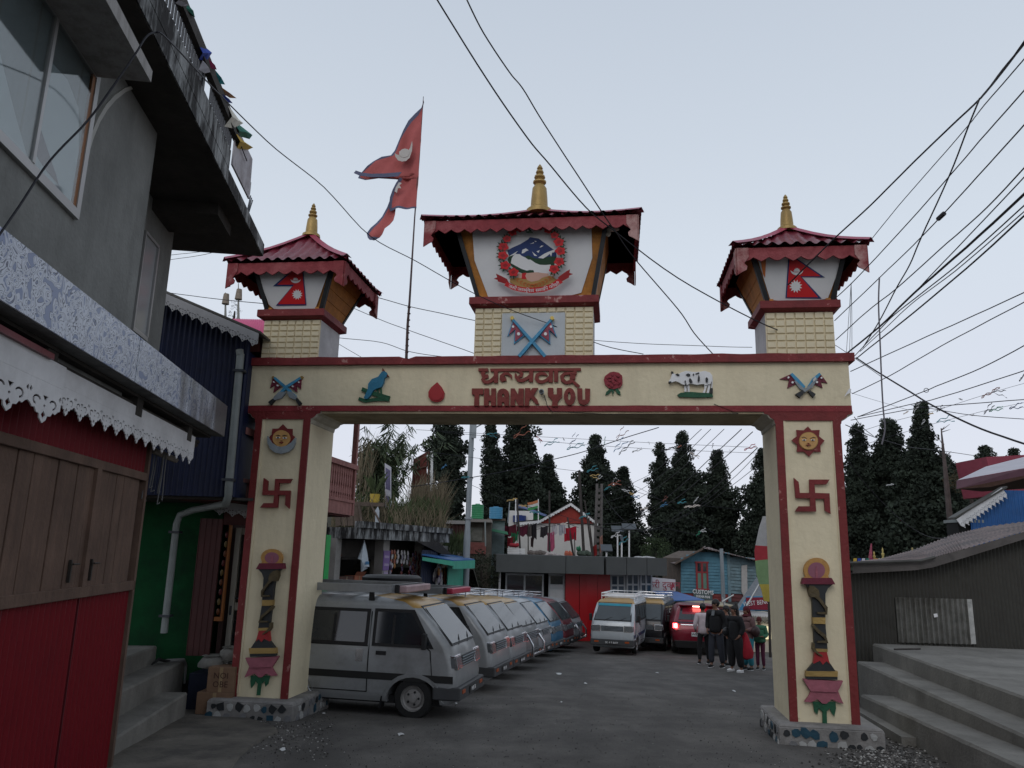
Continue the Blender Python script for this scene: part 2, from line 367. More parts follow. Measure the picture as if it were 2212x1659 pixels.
devch([([(575, 300), (555, 250), (552, 200), (600, 152), (665, 155), (715, 190), (733, 255)], [50, 100, 78, 50, 50, 42, 8]), ([(585, 215), (590, 290)], [70, 90])])
devch([([(820, 105), (880, 112), (915, 150), (905, 195), (850, 215)], [10, 50, 62, 62, 40]), ([(800, 145), (812, 215), (860, 275), (930, 280), (1020, 235), (1080, 170)], [20, 60, 66, 66, 62, 40]), ([(1092, 106), (1082, 305)], 72)])
devch([([(1385, 185), (1335, 155), (1265, 150), (1200, 180), (1185, 245), (1230, 300), (1300, 305), (1370, 275), (1425, 215)], [20, 52, 60, 66, 70, 66, 60, 56, 46]), ([(1452, 104), (1445, 312)], 74)])
devch([([(1548, 104), (1545, 305)], 74)])
devch([([(1895, 103), (1893, 165)], 62), ([(1920, 150), (1800, 145), (1700, 155), (1652, 205), (1665, 270), (1730, 320), (1800, 305), (1860, 260)], [48, 52, 56, 74, 74, 60, 70, 66]), ([(1800, 210), (1900, 222)], 80), ([(1850, 290), (1900, 335), (1965, 395)], [40, 56, 60])])
# lamp / camera on the beam between the words
m = MB(GF); cx, cz = GF.px(*K(1280, 490), -.08)
m.lathe((cx, -.11, cz), [(.0, 0), (.028, 0), (.034, .01), (.03, .05), (.022, .11)], 14, 0, 'y'); m.lathe((cx, -.113, cz), [(.0, 0), (.022, 0), (.022, .002)], 12, 1, 'y')
m.tube([GF.I @ GF.w(cx + .03, -.02, cz - .03), (cx + .07, -.012, cz - .17), (cx + .13, -.012, cz - .24)], .004, 5, 2)
m.tube([(cx + .13, -.012, cz - .24), (cx + .8, -.01, cz - .27), (cx + 2.4, -.01, cz - .262), (5.9, -.01, ZB + .09)], .004, 5, 2)
m.build('bullet_camera', [GREYM, BLACK, WIREM], beam)
# reliefs on the beam
def relief(name, parent, mats, items, zf, base=-.004, step=.0022):
    m = MB(GF); k = 0
    for it in items:
        mi, kind, data = it[0], it[1], it[2]; d = (it[3] if len(it) > 3 else .02)
        y = base - d - step * k; k += 1
        if kind == 'p': poly(m, data, zf, y, -y - .001, mi)
        else: spoly(m, data[0], data[1], zf, y, -y - .001, mi)
    return m.build(name, mats, parent)
K1 = ZC(1000, 1450, 700)
relief('crossed_flags_relief', beam, [BLUEL, MAROON, GREYM, BLACKW, PRINTW, GOLD], [
    (5, 'p', [(262, 160), (280, 150), (298, 165), (280, 190), (265, 185)], .02), (5, 'p', [(610, 165), (640, 150), (658, 160), (650, 185), (625, 190)], .02),
    (1, 'p', [(275, 180), (238, 305), (300, 265), (280, 362), (375, 290)], .012), (1, 'p', [(632, 185), (625, 315), (570, 270), (580, 360), (485, 290)], .012),
    (0, 's', ([(290, 170), (430, 290), (560, 410)], [26, 34, 26]), .02), (0, 's', ([(620, 175), (440, 290), (330, 400)], [26, 34, 26]), .022),
    (2, 'p', [(430, 350), (350, 350), (290, 410), (275, 440), (300, 455), (380, 430), (430, 370)], .024), (2, 'p', [(452, 345), (515, 350), (570, 410), (575, 440), (550, 450), (480, 420), (458, 375)], .026),
    (3, 'p', [(275, 435), (212, 480), (245, 515), (300, 455)], .024), (3, 'p', [(572, 422), (632, 490), (600, 525), (562, 460)], .024),
    (4, 'p', circ(332, 270, 11, 8), .014), (4, 'p', circ(522, 280, 11, 8), .014), (4, 'p', circ(283, 225, 9, 8), .014), (4, 'p', circ(598, 228, 9, 8), .014)], K1)
relief('bird_relief', beam, [BLUEP, GREENP, mat('beak_red', (.16, .03, .015), .6)], [
    (1, 's', ([(1355, 435), (1440, 465), (1500, 455), (1600, 445), (1740, 445)], [40, 44, 40, 42, 50]), .02), (1, 's', ([(1395, 315), (1480, 350), (1600, 390), (1740, 440)], [50, 52, 56, 70]), .022),
    (1, 's', ([(1590, 300), (1600, 400)], 20), .018), (1, 's', ([(1630, 290), (1640, 390)], 18), .018),
    (2, 'p', [(1655, 50), (1678, 80), (1672, 95), (1650, 90)], .02), (2, 'p', [(1700, 110), (1735, 158), (1695, 155)], .022),
    (0, 'p', [(1420, 420), (1470, 320), (1475, 250), (1520, 190), (1600, 160), (1640, 105), (1665, 88), (1700, 100), (1712, 130), (1700, 160), (1675, 180), (1668, 230), (1640, 290), (1580, 310), (1540, 330), (1500, 400), (1460, 440), (1430, 438)], .035)], K1)
K2 = ZC(1600, 1380, 1100)
relief('drop_relief', beam, [mat('drop_red', (.33, .015, .02), .45, .1, 8)], [(0, 'p', [(285, 286), (320, 325), (343, 370), (336, 415), (305, 440), (275, 446), (240, 436), (215, 405), (214, 365), (235, 330)], .035), (0, 'p', [(283, 310), (312, 340), (328, 375), (322, 408), (300, 428), (272, 433), (245, 422), (228, 395), (228, 368), (248, 335)], .042)], K2)
it = [(1, 'p', [(1672, 340), (1640, 365), (1632, 392), (1662, 380), (1690, 345)], .018), (1, 'p', [(1680, 342), (1692, 395), (1705, 345)], .02), (1, 'p', [(1708, 338), (1725, 375), (1755, 390), (1752, 365), (1730, 335)], .022),
      (0, 'p', [(1668, 208), (1700, 202), (1740, 210), (1768, 235), (1770, 300), (1752, 328), (1700, 343), (1658, 332), (1630, 305), (1620, 270), (1628, 240)], .028)]
random.seed(3)
for i in range(26):
    a = rnd(0, 6.28); r = rnd(5, 58); cx_, cy_ = 1696 + r * cos(a), 272 + r * sin(a) * .95; it.append((0, 'p', circ(cx_, cy_, rnd(8, 14), 6), .03 + rnd(0, .008)))
relief('flower_relief', beam, [mat('petal_red', (.24, .018, .03), .6, .35, 30, .3), GREENP], it, K2, step=.0006)
K3 = ZC(2300, 1380, 1200)
sp = [[(800, 205), (815, 198), (830, 205), (830, 218), (812, 222), (800, 212)], [(848, 205), (856, 198), (860, 210), (853, 218)], [(868, 200), (892, 190), (898, 196), (875, 205)], [(888, 225), (893, 208), (900, 225), (900, 250), (890, 265), (885, 250)],
      [(822, 240), (828, 230), (840, 245), (848, 262), (835, 270), (823, 258)], [(944, 232), (952, 225), (962, 240), (958, 260), (950, 268), (943, 250)], [(790, 250), (797, 250), (797, 264), (790, 264)], [(792, 272), (802, 272), (802, 284), (792, 284)]]
relief('cow_relief', beam, [WHITEP, GREENP, BLACKW], [
    (1, 'p', [(736, 355), (760, 340), (830, 334), (910, 340), (990, 342), (998, 372), (870, 375), (745, 370)], .03),
    (0, 'p', [(785, 270), (788, 333), (803, 333), (803, 280)], .03), (0, 'p', [(806, 270), (812, 333), (826, 335), (822, 270)], .022), (0, 'p', [(930, 270), (935, 310), (920, 340), (938, 342), (950, 300), (958, 270)], .03), (0, 'p', [(950, 265), (960, 300), (950, 342), (966, 342), (976, 300), (978, 250)], .022),
    (0, 's', ([(985, 210), (992, 250), (988, 305)], [12, 8, 8]), .02), (2, 'p', [(980, 305), (996, 308), (996, 345), (975, 345)], .025),
    (0, 'p', [(670, 262), (688, 232), (695, 205), (712, 198), (735, 208), (765, 190), (800, 180), (860, 188), (900, 186), (940, 180), (975, 192), (993, 215), (990, 250), (980, 275), (940, 285), (925, 275), (880, 282), (830, 272), (800, 285), (770, 278), (745, 262), (720, 255), (700, 262), (680, 268)], .038),
    (2, 'p', [(690, 183), (705, 185), (708, 200), (697, 204)], .03), (2, 'p', [(722, 205), (735, 198), (752, 208), (748, 218), (732, 216)], .045), (2, 'p', [(670, 258), (688, 256), (694, 262), (678, 268)], .044)] + [(2, 'p', s_, .04) for s_ in sp], K3)
relief('knife_flags_relief', beam, [BLUEL, MAROON, GREYM, BLACKW, PRINTW, TIN], [
    (1, 'p', [(1565, 205), (1487, 240), (1555, 248), (1543, 308), (1618, 270)], .014), (1, 'p', [(1785, 200), (1838, 270), (1790, 260), (1802, 305), (1735, 275)], .014),
    (2, 's', ([(1600, 250), (1640, 300), (1680, 330)], [16, 22, 18]), .022), (0, 's', ([(1572, 200), (1610, 240), (1670, 300)], [20, 24, 18]), .02), (0, 's', ([(1785, 200), (1740, 240), (1700, 300)], [20, 24, 18]), .024), (2, 's', ([(1760, 235), (1720, 290), (1665, 330)], [16, 26, 18]), .026),
    (5, 'p', [(1748, 222), (1755, 240), (1735, 262), (1730, 245)], .032),
    (3, 'p', [(1655, 320), (1603, 350), (1635, 376), (1672, 335)], .026), (3, 'p', [(1695, 330), (1735, 376), (1752, 350), (1710, 322)], .024), (4, 'p', circ(1582, 264, 8, 8), .017), (4, 'p', circ(1762, 262, 8, 8), .017), (4, 'p', circ(1552, 228, 7, 8), .017), (4, 'p', circ(1795, 230, 7, 8), .017)], K3)
# pillars
KA = ZC(950, 1650, 290, 1203); KB = ZC(970, 2150, 210, 536); KC = ZC(3100, 1650, 320, 408); KD = ZC(3200, 2200, 880, 1698)
def stonebase(par, x0, x1, y0, y1, zb, zt):
    m = MB(GF); m.box(x0, y0, zb, x1, y1, zt - .02); nn = 12
    m.hexa([(x0 - .0, y0, zt - .02), (x1, y0, zt - .02), (x1, y1, zt - .02), (x0, y1, zt - .02)], [(x0 + .03, y0 + .02, zt + .01), (x1 - .03, y0 + .02, zt + .012), (x1 - .03, y1, zt), (x0 + .03, y1, zt)])
    pl = m.build('plinth', mat('plinth_mortar', (.23, .22, .21), .95, .25, 6, .5, dirt=.3), par, bevel=.008)
    cols = [mat('stone_blue', (.015, .055, .085), .5, .3, 5, .2), mat('stone_black', (.02, .022, .024), .55, .4, 5, .2), mat('stone_white', (.36, .36, .35), .6, .15, 5, .3), mat('stone_grey', (.16, .16, .165), .6, .2, 5, .3)]
    shp = []
    for c in cols:
        for q in range(2):
            r0 = .058; pts = [(r0 * rnd(.72, 1.15) * cos(a * pi / 3.5 + rnd(-.2, .2)), r0 * rnd(.7, 1.1) * sin(a * pi / 3.5 + rnd(-.2, .2))) for a in range(7)]
            mm = MB(); mm.prism(pts, -.012, .008); me = mm.build('tmp_stone', c); d = me.data; bpy.data.objects.remove(me); shp.append(d)
    def face(a0, a1, fn, rz):
        h = zt - zb; rows = 2; L = a1 - a0; nc = max(2, int(L / .10))
        for r in range(rows):
            for c in range(nc):
                if random.random() < .1: continue
                t = a0 + L * (c + .5 + rnd(-.12, .12) + (.25 if r else -.1)) / nc
                if t < a0 + .04 or t > a1 - .04: continue
                zz = zb + .03 + (h - .05) * (r + .5) / rows + rnd(-.012, .012)
                k_ = random.choice([0, 1, 2, 3, 4, 4, 5, 5, 6, 7, 2]); s_ = rnd(.65, 1.1)
                M_ = GF.M @ Matrix.Translation(fn(t, zz)) @ Matrix.Rotation(rz, 4, 'Z') @ Matrix.Rotation(rnd(0, 6), 4, 'Y') @ Matrix.Diagonal((s_, 1, s_, 1))
                inst(shp[k_], 'stone', pl, M_)
    face(x0, x1, lambda t, z: (t, y0 + .002, z), 0)
    return pl, face
for side in (0, 1):
    x0 = 0 if side == 0 else GW - PW; x1 = x0 + PW; zb0 = -.34 if side == 0 else -.29
    pil = MB(GF).box(x0, .022, zb0, x1, PD - .01, ZB - .0).build('pillar', CREAM, gate)
    for a, b in ((x0 - .004, x0 + .085), (x1 - .085, x1 + .004)):
        m = MB(GF); zz = [zb0 + (ZB - zb0) * i / 30 for i in range(31)]
        inner = b if a < x0 + .01 else a; outer = a if a < x0 + .01 else b
        o_ = [(outer, z) for z in zz]; i_ = [(inner + bump(z, 21 + side) * .8, z) for z in zz]
        m.prism(o_ + i_[::-1], -.001, .03); m.build('painted_border', mat('border_red', (.165, .018, .018), .65, .2, 5, .35, dirt=.6, dcol=(.43, .22, .19), dsc=6, dth=(.62, .65)), pil)
    m = MB(GF).box(x0 + .08, -.0005, ZB - .11, x1 - .08, .028, ZB - .002); m.build('painted_border', MATS['border_red'], pil)
    # inner raised margin
    m = MB(GF); m.box(x0 + .085, .01, zb0 + .05, x0 + .11, .03, ZB - .11); m.box(x1 - .1, .012, zb0 + .05, x1 - .085, .03, ZB - .11); m.build('panel_moulding', CREAM, pil)
    # corbels
    def corb(xw, sgn, nm, w=.15):
        pts = [(xw, ZB), (xw + sgn * w, ZB), (xw + sgn * (w - .005), ZB - .03), (xw + sgn * (w - .055), ZB - .045), (xw + sgn * (w - .075), ZB - .075), (xw + sgn * (w - .095), ZB - .09), (xw + sgn * .02, ZB - .105), (xw + sgn * .012, ZB - .15), (xw, ZB - .16)]
        MB(GF).prism(pts, .012, PD - .014).build('corbel', CREAM2, pil); MB(GF).prism([(p[0] - sgn * .012 if abs(p[0] - xw) > .02 else p[0], p[1] + .004) for p in pts], -.0015, .012).build('corbel_face', MATS['border_red'], pil)
    corb(x1, 1, 'i') if side == 0 else corb(x0, -1, 'i')
    corb(x0, -1, 'o', .15) if side == 0 else corb(x1, 1, 'o', .16)
    random.seed(11 + side)
    if side == 0:
        pl, face = stonebase(pil, x0 - .18, x1 + .17, -.2, PD + .1, -.60, -.335)
        face(-.2, PD + .1, lambda t, z: (x1 + .168, t, z), pi / 2)
    else:
        pl, face = stonebase(pil, x0 - .16, x1 + .2, -.17, PD + .1, -.57, -.285)
        face(-.17, PD + .1, lambda t, z: (x0 - .158, t, z), -pi / 2)
    # sun / moon, swastika (auspicious sign), lamp
    if side == 0:
        st = [(735, 165), (805, 240), (895, 243), (893, 340), (935, 378), (880, 440), (840, 520), (700, 545), (590, 510), (535, 450), (505, 385), (545, 340), (560, 240), (660, 237)]
        r_ = relief('sun_moon_relief', pil, [MATS['border_red'], SKINP, mat('moon_silver', (.25, .28, .30), .5, .15, 9, .2), BLACKW, PRINTW], [
            (0, 'p', st, .03), (1, 'p', circ(708, 402, 145, 22, 137), .045),
            (2, 'p', [(475, 360), (500, 400), (545, 470), (620, 520), (700, 542), (790, 520), (870, 470), (940, 390), (935, 470), (900, 560), (820, 625), (700, 655), (600, 635), (520, 570), (478, 480)], .055),
            (3, 's', ([(615, 355), (650, 347), (695, 358)], [4, 12, 8]), .047), (3, 's', ([(722, 360), (765, 348), (808, 360)], [8, 12, 4]), .047),
            (4, 'p', circ(652, 387, 34, 10, 14), .047), (4, 'p', circ(763, 393, 34, 10, 14), .047), (3, 'p', circ(652, 386, 13, 8, 14), .049), (3, 'p', circ(763, 392, 13, 8, 14), .049),
            (0, 'p', [(690, 435), (722, 435), (718, 443), (695, 443)], .05), (0, 'p', [(665, 462), (700, 458), (738, 462), (700, 485)], .05)], KA, base=.018)
        relief('sign_relief', pil, [MATS['border_red']], [
            (0, 'p', [(415, 1055), (480, 1105), (470, 1262), (592, 1262), (605, 1070), (880, 1070), (838, 1142), (668, 1142), (660, 1262), (852, 1262), (832, 1560), (768, 1500), (778, 1338), (655, 1338), (640, 1545), (355, 1545), (415, 1470), (575, 1470), (590, 1338), (390, 1338)], .06)], KA, base=.018)
        kk = KB; T = lambda p: (p[0], p[1]); lampbase = .018
    else:
        T = None
        relief('sun_relief', pil, [MATS['border_red'], SKINP, BLACKW, PRINTW, GOLD], [
            (0, 'p', [(152, 62), (170, 82), (212, 80), (208, 112), (237, 135), (215, 160), (217, 193), (180, 190), (158, 217), (132, 190), (95, 192), (98, 157), (68, 133), (96, 112), (92, 80), (130, 82)], .03), (4, 'p', circ(155, 137, 49, 22, 46), .036), (1, 'p', circ(155, 137, 45, 22, 42), .046),
            (2, 's', ([(118, 120), (132, 116), (147, 124)], [1.5, 3.5, 2]), .048), (2, 's', ([(163, 124), (180, 117), (193, 121)], [2, 3.5, 1.5]), .048),
            (3, 'p', circ(133, 131, 10, 8, 4), .049), (3, 'p', circ(177, 131, 10, 8, 4), .049), (2, 'p', circ(133, 131, 4, 8, 4), .051), (2, 'p', circ(177, 131, 4, 8, 4), .051), (0, 'p', [(150, 146), (161, 146), (159, 149), (152, 149)], .05), (0, 'p', [(143, 155), (155, 153), (168, 155), (155, 162)], .05)], KC, base=.018)
        relief('sign_relief', pil, [MATS['border_red']], [
            (0, 'p', [(80, 323), (105, 345), (111, 400), (161, 400), (159, 332), (263, 332), (245, 357), (186, 357), (189, 400), (262, 402), (267, 507), (238, 490), (235, 430), (190, 430), (194, 495), (86, 495), (105, 468), (164, 468), (163, 428), (90, 427)], .045)], KC, base=.018)
    # lamp relief, coordinates in the right-hand crop (KD: 1698-wide)
    if side == 1:
        kk = KD; q = lambda P: P
    else:
        kk = KB
        # map right crop coordinates to left crop by matching landmarks (mirrored snake)
        def q(P):
            r = []
            for x, y in P:
                zr = [(0, 55), (198, 240), (500, 612), (745, 900), (917, 1105), (975, 1185), (1070, 1295), (1165, 1400), (1325, 1580), (1400, 1640)]
                ax = [(0, 285), (198, 272), (500, 240), (745, 205), (917, 187), (975, 185), (1070, 178), (1165, 172), (1325, 150), (1400, 140)]
                ar = [(0, 105), (198, 118), (500, 126), (745, 138), (917, 146), (975, 156), (1070, 160), (1165, 163), (1325, 168), (1400, 170)]
                def ip(T_, yy):
                    for (a, b), (c_, d_) in zip(T_[:-1], T_[1:]):
                        if yy <= c_: return b + (d_ - b) * (yy - a) / (c_ - a)
                    return T_[-1][1]
                yy = y - 40; sc_ = 1.10
                r.append((ip(ax, y) - (x - ip(ar, y)) * sc_, ip(zr, y - 0)))
            return r
    it = [(1, 'p', [(75, 1150), (250, 1150), (253, 1200), (240, 1265), (215, 1230), (205, 1200), (182, 1225), (185, 1330), (150, 1330), (148, 1225), (120, 1200), (110, 1250), (85, 1225)], .03),
          (2, 'p', [(60, 1070), (270, 1070), (290, 1120), (312, 1168), (260, 1150), (220, 1130), (180, 1165), (150, 1165), (110, 1130), (60, 1155), (10, 1150), (40, 1110)], .05),
          (2, 'p', [(0, 975), (60, 980), (160, 984), (240, 990), (308, 990), (285, 1040), (262, 1078), (60, 1070), (40, 1040)], .07),
          (0, 'p', [(28, 955), (265, 960), (265, 982), (28, 975)], .08), (3, 'p', [(25, 915), (268, 917), (266, 958), (22, 955)], .09),
          (0, 'p', [(75, 860), (100, 820), (185, 820), (215, 865), (250, 917), (28, 915)], .075), (4, 'p', [(95, 765), (182, 765), (205, 860), (180, 838), (152, 865), (130, 835), (80, 858)], .082),
          (3, 'p', [(98, 742), (188, 745), (188, 768), (98, 765)], .088), (0, 'p', [(80, 550), (172, 552), (188, 745), (90, 742)], .07), (3, 'p', [(76, 502), (172, 503), (172, 553), (78, 550)], .088),
          (0, 'p', [(20, 245), (230, 245), (190, 280), (172, 320), (172, 503), (76, 502), (72, 380), (60, 300), (40, 270)], .07),
          (5, 'p', [(0, 198), (220, 198), (248, 248), (-10, 245)], .09),
          (6, 'p', [(8, 198)] + [(105 + 100 * cos(a), 138 - 95 * sin(a)) for a in [pi + .5 - i * (pi + 1.0) / 18 for i in range(19)]] + [(202, 198)], .05),
          (7, 'p', circ(103, 140, 66, 20, 62), .054), (2, 'p', [(100, 198), (95, 160), (102, 105), (114, 160), (112, 198)], .06),
          (8, 's', ([(55, 290), (95, 330), (130, 365), (178, 430), (180, 470), (110, 468)], [30, 36, 22, 26, 24, 14]), .1), (8, 's', ([(78, 560), (110, 600), (165, 645), (185, 690), (110, 690)], [14, 24, 26, 28, 12]), .1),
          (8, 's', ([(85, 700), (85, 745), (110, 775), (150, 800)], [10, 16, 16, 8]), .1), (8, 'p', [(50, 255), (85, 262), (120, 290), (128, 330), (110, 350), (60, 345), (45, 300)], .105)]
    it = [(a, k_, (q(d) if k_ == 'p' else (q(d[0]), [w_ * (1 if side else .95) for w_ in d[1]])), t_) for a, k_, d, t_ in it]
    relief('butter_lamp_relief', pil, [BLACKW, GREENP, PINKP, GOLD, MATS['drop_red'], MAROON, mat('lamp_ochre', (.42, .22, .06), .55, .15, 20, .3), mat('lamp_mauve', (.26, .09, .13), .6), mat('snake_bronze', (.075, .055, .025), .45, .3, 14, .3, metal=.2)], it, kk, base=.018, step=.0008)
# turrets
tileme = None
def tower(x0, x1, eave, apex, ze, za, cols, rows, posts, zbox=(4.64, 5.12), z1=4.48, tint=0, y1=.75, grey_side=1, skip=None, zfin=.46):
    global tileme
    tw = MB(GF).box(x0, .03, ZT, x1, y1, z1).build('turret', [WHITEW if grey_side else CREAM2], gate)
    w_ = (x1 - x0) / cols; h_ = (z1 - ZT) / rows
    mm = MB(); a, b, d = w_ / 2 - .006, h_ / 2 - .006, .022
    mm.hexa([(-a, .0, -b), (a, .0, -b), (a, .0, b), (-a, .0, b)], [(-a + .006, -d, -b + .006), (a - .006, -d, -b + .006), (a - .006, -d, b - .006), (-a + .006, -d, b - .006)])
    t0 = mm.build('t', CREAM); me = t0.data; bpy.data.objects.remove(t0)
    MB(GF).box(x0 - .002, .012, ZT, x1 + .002, .034, z1).build('backing', CREAM, tw)
    for r in range(rows):
        for c_ in range(cols):
            if skip and skip(r, c_): continue
            inst(me, 'tile', tw, GF.M @ Matrix.Translation((x0 + w_ * (c_ + .5) + rnd(-.002, .002), .013, ZT + h_ * (r + .5) + rnd(-.002, .002))))
    m = MB(GF); m.hexa([(x0 - .0, -.0, z1), (x1 + .0, -.0, z1), (x1, y1, z1), (x0, y1, z1)], [(x0 - .07, -.08, z1 + .03), (x1 + .07, -.08, z1 + .03), (x1 + .07, y1 + .07, z1 + .03), (x0 - .07, y1 + .07, z1 + .03)])
    m.box(x0 - .075, -.085, z1 + .0302, x1 + .075, y1 + .075, z1 + .13); m.build('cornice', MATS['coping_red'], tw, bevel=.006)
    # lantern box: wider at the top
    zb, zt_ = z1 + .135, ze - .03
    ex0, ex1, ey0, ey1 = eave
    bx0, bx1, by0, by1 = x0 + .03, x1 - .0, .03, y1 - .02
    tx0, tx1 = posts; ty0, ty1 = -.19, y1 + .2
    lb = MB(GF).hexa([(bx0, by0, zb), (bx1, by0, zb), (bx1, by1, zb), (bx0, by1, zb)], [(tx0 + .02, ty0, zt_), (tx1 - .02, ty0, zt_), (tx1, ty1, zt_), (tx0, ty1, zt_)]).build('lantern_box', ORANGE, gate)
    for (bx, by, tx, ty) in ((bx0, by0, tx0, ty0), (bx1, by0, tx1, ty0), (bx1, by1, tx1, ty1), (bx0, by1, tx0, ty1)):
        s_ = .028; m = MB(GF); sy = -1 if by == by0 else 1; oy = sy * .022
        m.hexa([(bx - s_, by - s_ + oy, zb + .0), (bx + s_, by - s_ + oy, zb), (bx + s_, by + s_ + oy, zb), (bx - s_, by + s_ + oy, zb)], [(tx - s_, ty - s_ + oy, zt_), (tx + s_, ty - s_ + oy, zt_), (tx + s_, ty + s_ + oy, zt_), (tx - s_, ty + s_ + oy, zt_)])
        m.build('corner_post', BLACKW, lb)
    m = MB(GF)
    for bx in (bx0 - .02, bx1 - .06): m.box(bx - .02, by0 - .05, zb - .003, bx + .09, by0 + .03, zb + .035)
    m.build('post_foot', ORANGE, lb)
    # side boards
    for (xb, xt, sg) in ((bx0, tx0, -1), (bx1, tx1, 1)):
        for k_ in range(4):
            t0_, t1_ = k_ / 4 + .006, (k_ + 1) / 4 - .006
            def P(t, yy_b, yy_t, off): return (xb + (xt - xb) * t + sg * off, by0 + (ty0 - by0) * t if yy_b == 0 else by1 + (ty1 - by1) * t, zb + (zt_ - zb) * t)
            m = MB(GF); m.hexa([P(t0_, 0, 0, .004), P(t0_, 1, 1, .004), P(t1_, 1, 1, .004), P(t1_, 0, 0, .004)], [P(t0_, 0, 0, .016), P(t0_, 1, 1, .016), P(t1_, 1, 1, .016), P(t1_, 0, 0, .016)])
            m.build('board', ORANGE, lb)
    # roof
    ax, ay = apex; 
    corners = [(ex0, ey0), (ex1, ey0), (ex1, ey1), (ex0, ey1)]
    m = MB(GF)
    for k_ in range(4):
        (xa, ya), (xb, yb) = corners[k_], corners[(k_ + 1) % 4]
        L = sqrt((xb - xa) ** 2 + (yb - ya) ** 2); pit = .145; seg = 8; n = int(L / pit * seg); rows_ = 14; vs = []
        nx_, ny_ = (0, 0)
        for j in range(rows_ + 1):
            t = j / rows_
            for i in range(n + 1):
                s_ = i / n; # across edge, clamp to triangle
                lo, hi = t * .5, 1 - t * .5; ss = min(max(s_, lo), hi)
                x = xa + (xb - xa) * ss; y = ya + (yb - ya) * ss
                # height from t at this strip, toward apex
                px_, py_ = (x, y)
                mxx, myy = (xa + xb) / 2, (ya + yb) / 2
                fx, fy = px_ + (ax - mxx) * t, py_ + (ay - myy) * t
                w_amp = .02 * (1 - .3 * t) * sin(2 * pi * ss * L / pit) - .018 * ((t * 4.2) % 1.0)
                z = ze + (za - ze) * t - .05 * sin(pi * t) + w_amp
                vs.append((fx, fy, z))
        b_ = len(m.v)
        m.add(vs, [(j * (n + 1) + i, j * (n + 1) + i + 1, (j + 1) * (n + 1) + i + 1, (j + 1) * (n + 1) + i) for j in range(rows_) for i in range(n)])
    rf = m.build('roof', ROOFR, gate, smooth='all')
    m = MB(GF)
    for (x, y) in corners:
        P0 = Vector((x, y, ze)); P1 = Vector((ax, ay, za)); d = (P1 - P0); nrm = Vector((-d.y, d.x, 0)).normalized() * .07; ctr = []
        for t in [i / 6 for i in range(7)]:
            p = P0 + d * t; p.z += -.05 * sin(pi * t) + .035; ctr.append(p)
        vs = []
        for p in ctr: vs += [p - nrm - Vector((0, 0, .035)), p + Vector((0, 0, .012)), p + nrm - Vector((0, 0, .035))]
        m.add([tuple(v) for v in vs], [(3 * i + k_, 3 * i + k_ + 1, 3 * i + 4 + k_, 3 * i + 3 + k_) for i in range(6) for k_ in (0, 1)])
    m.build('ridge_cap', mat('ridge_crimson', (.30, .03, .07), .35, .15, 5, .1), rf)
    m = MB(GF); m.hexa([(tx0, ty0, zt_ - .01), (tx1, ty0, zt_ - .01), (tx1, ty1, zt_ - .01), (tx0, ty1, zt_ - .01)], [(ex0 + .06, ey0 + .06, ze - .04), (ex1 - .06, ey0 + .06, ze - .04), (ex1 - .06, ey1 - .06, ze - .04), (ex0 + .06, ey1 - .06, ze - .04)]); m.build('soffit', BROWNW, rf)
    # fascia boards with scalloped lower edge
    ins = .06; cc = [(ex0 + ins, ey0 + ins), (ex1 - ins, ey0 + ins), (ex1 - ins, ey1 - ins), (ex0 + ins, ey1 - ins)]; zf = ze - .035; hb = .12
    for k_ in range(4):
        (xa, ya), (xb, yb) = cc[k_], cc[(k_ + 1) % 4]; L = sqrt((xb - xa) ** 2 + (yb - ya) ** 2); ang = math.atan2(yb - ya, xb - xa)
        F2 = GF.M @ Matrix.Translation((xa, ya, 0)) @ Matrix.Rotation(ang, 4, 'Z')
        nn = max(5, int(L / .17)); lo = []
        for i in range(nn):
            a0 = L * i / nn; wd = L / nn
            if i % 2 == 0: lo += [(a0 + wd * t_, zf - hb - .045 * sin(pi * t_)) for t_ in (0, .15, .35, .5, .65, .85)]
            else: lo += [(a0, zf - hb), (a0 + wd / 2, zf - hb - .055)]
        lo += [(L, zf - hb)]
        m = MB(F2); m.prism(lo + [(L, zf), (0, zf)], -.012, .012); m.build('fascia_board', FASC, rf)
        # corner drop brackets at both ends
        for xe, sg in ((0, 1), (L, -1)):
            pts = [(xe - sg * .01, zf), (xe + sg * .13, zf), (xe + sg * .13, zf - .12), (xe + sg * .075, zf - .2), (xe + sg * .11, zf - .24), (xe + sg * .10, zf - .285), (xe + sg * .05, zf - .31), (xe - sg * .01, zf - .35)]
            m = MB(F2); m.prism(pts, -.026, -.0135); m.build('corner_bracket', mat('bracket_board', (.22, .035, .04), .8, .2, 8, .4, dirt=.75, dcol=(.48, .33, .3)), rf)
    # finial
    m = MB(GF); f_ = zfin
    m.lathe((ax, ay, za - .05), [(.0, .0), (.13 * f_ / .46, .0), (.125 * f_ / .46, .04 * f_ / .46), (.085 * f_ / .46, .07 * f_ / .46), (.08 * f_ / .46, .16 * f_ / .46), (.07 * f_ / .46, .27 * f_ / .46), (.045 * f_ / .46, .31 * f_ / .46), (.065 * f_ / .46, .33 * f_ / .46), (.065 * f_ / .46, .345 * f_ / .46), (.035 * f_ / .46, .36 * f_ / .46), (.055 * f_ / .46, .385 * f_ / .46), (.05 * f_ / .46, .405 * f_ / .46), (.028 * f_ / .46, .42 * f_ / .46), (.04 * f_ / .46, .44 * f_ / .46), (.033 * f_ / .46, .46 * f_ / .46), (.022 * f_ / .46, .47 * f_ / .46), (.03 * f_ / .46, .485 * f_ / .46), (.018 * f_ / .46, .51 * f_ / .46), (.0, .535 * f_ / .46)], 16)
    m.build('finial', GOLD, rf, smooth=True)
    return tw, lb, (zb, zt_, by0, ty0)
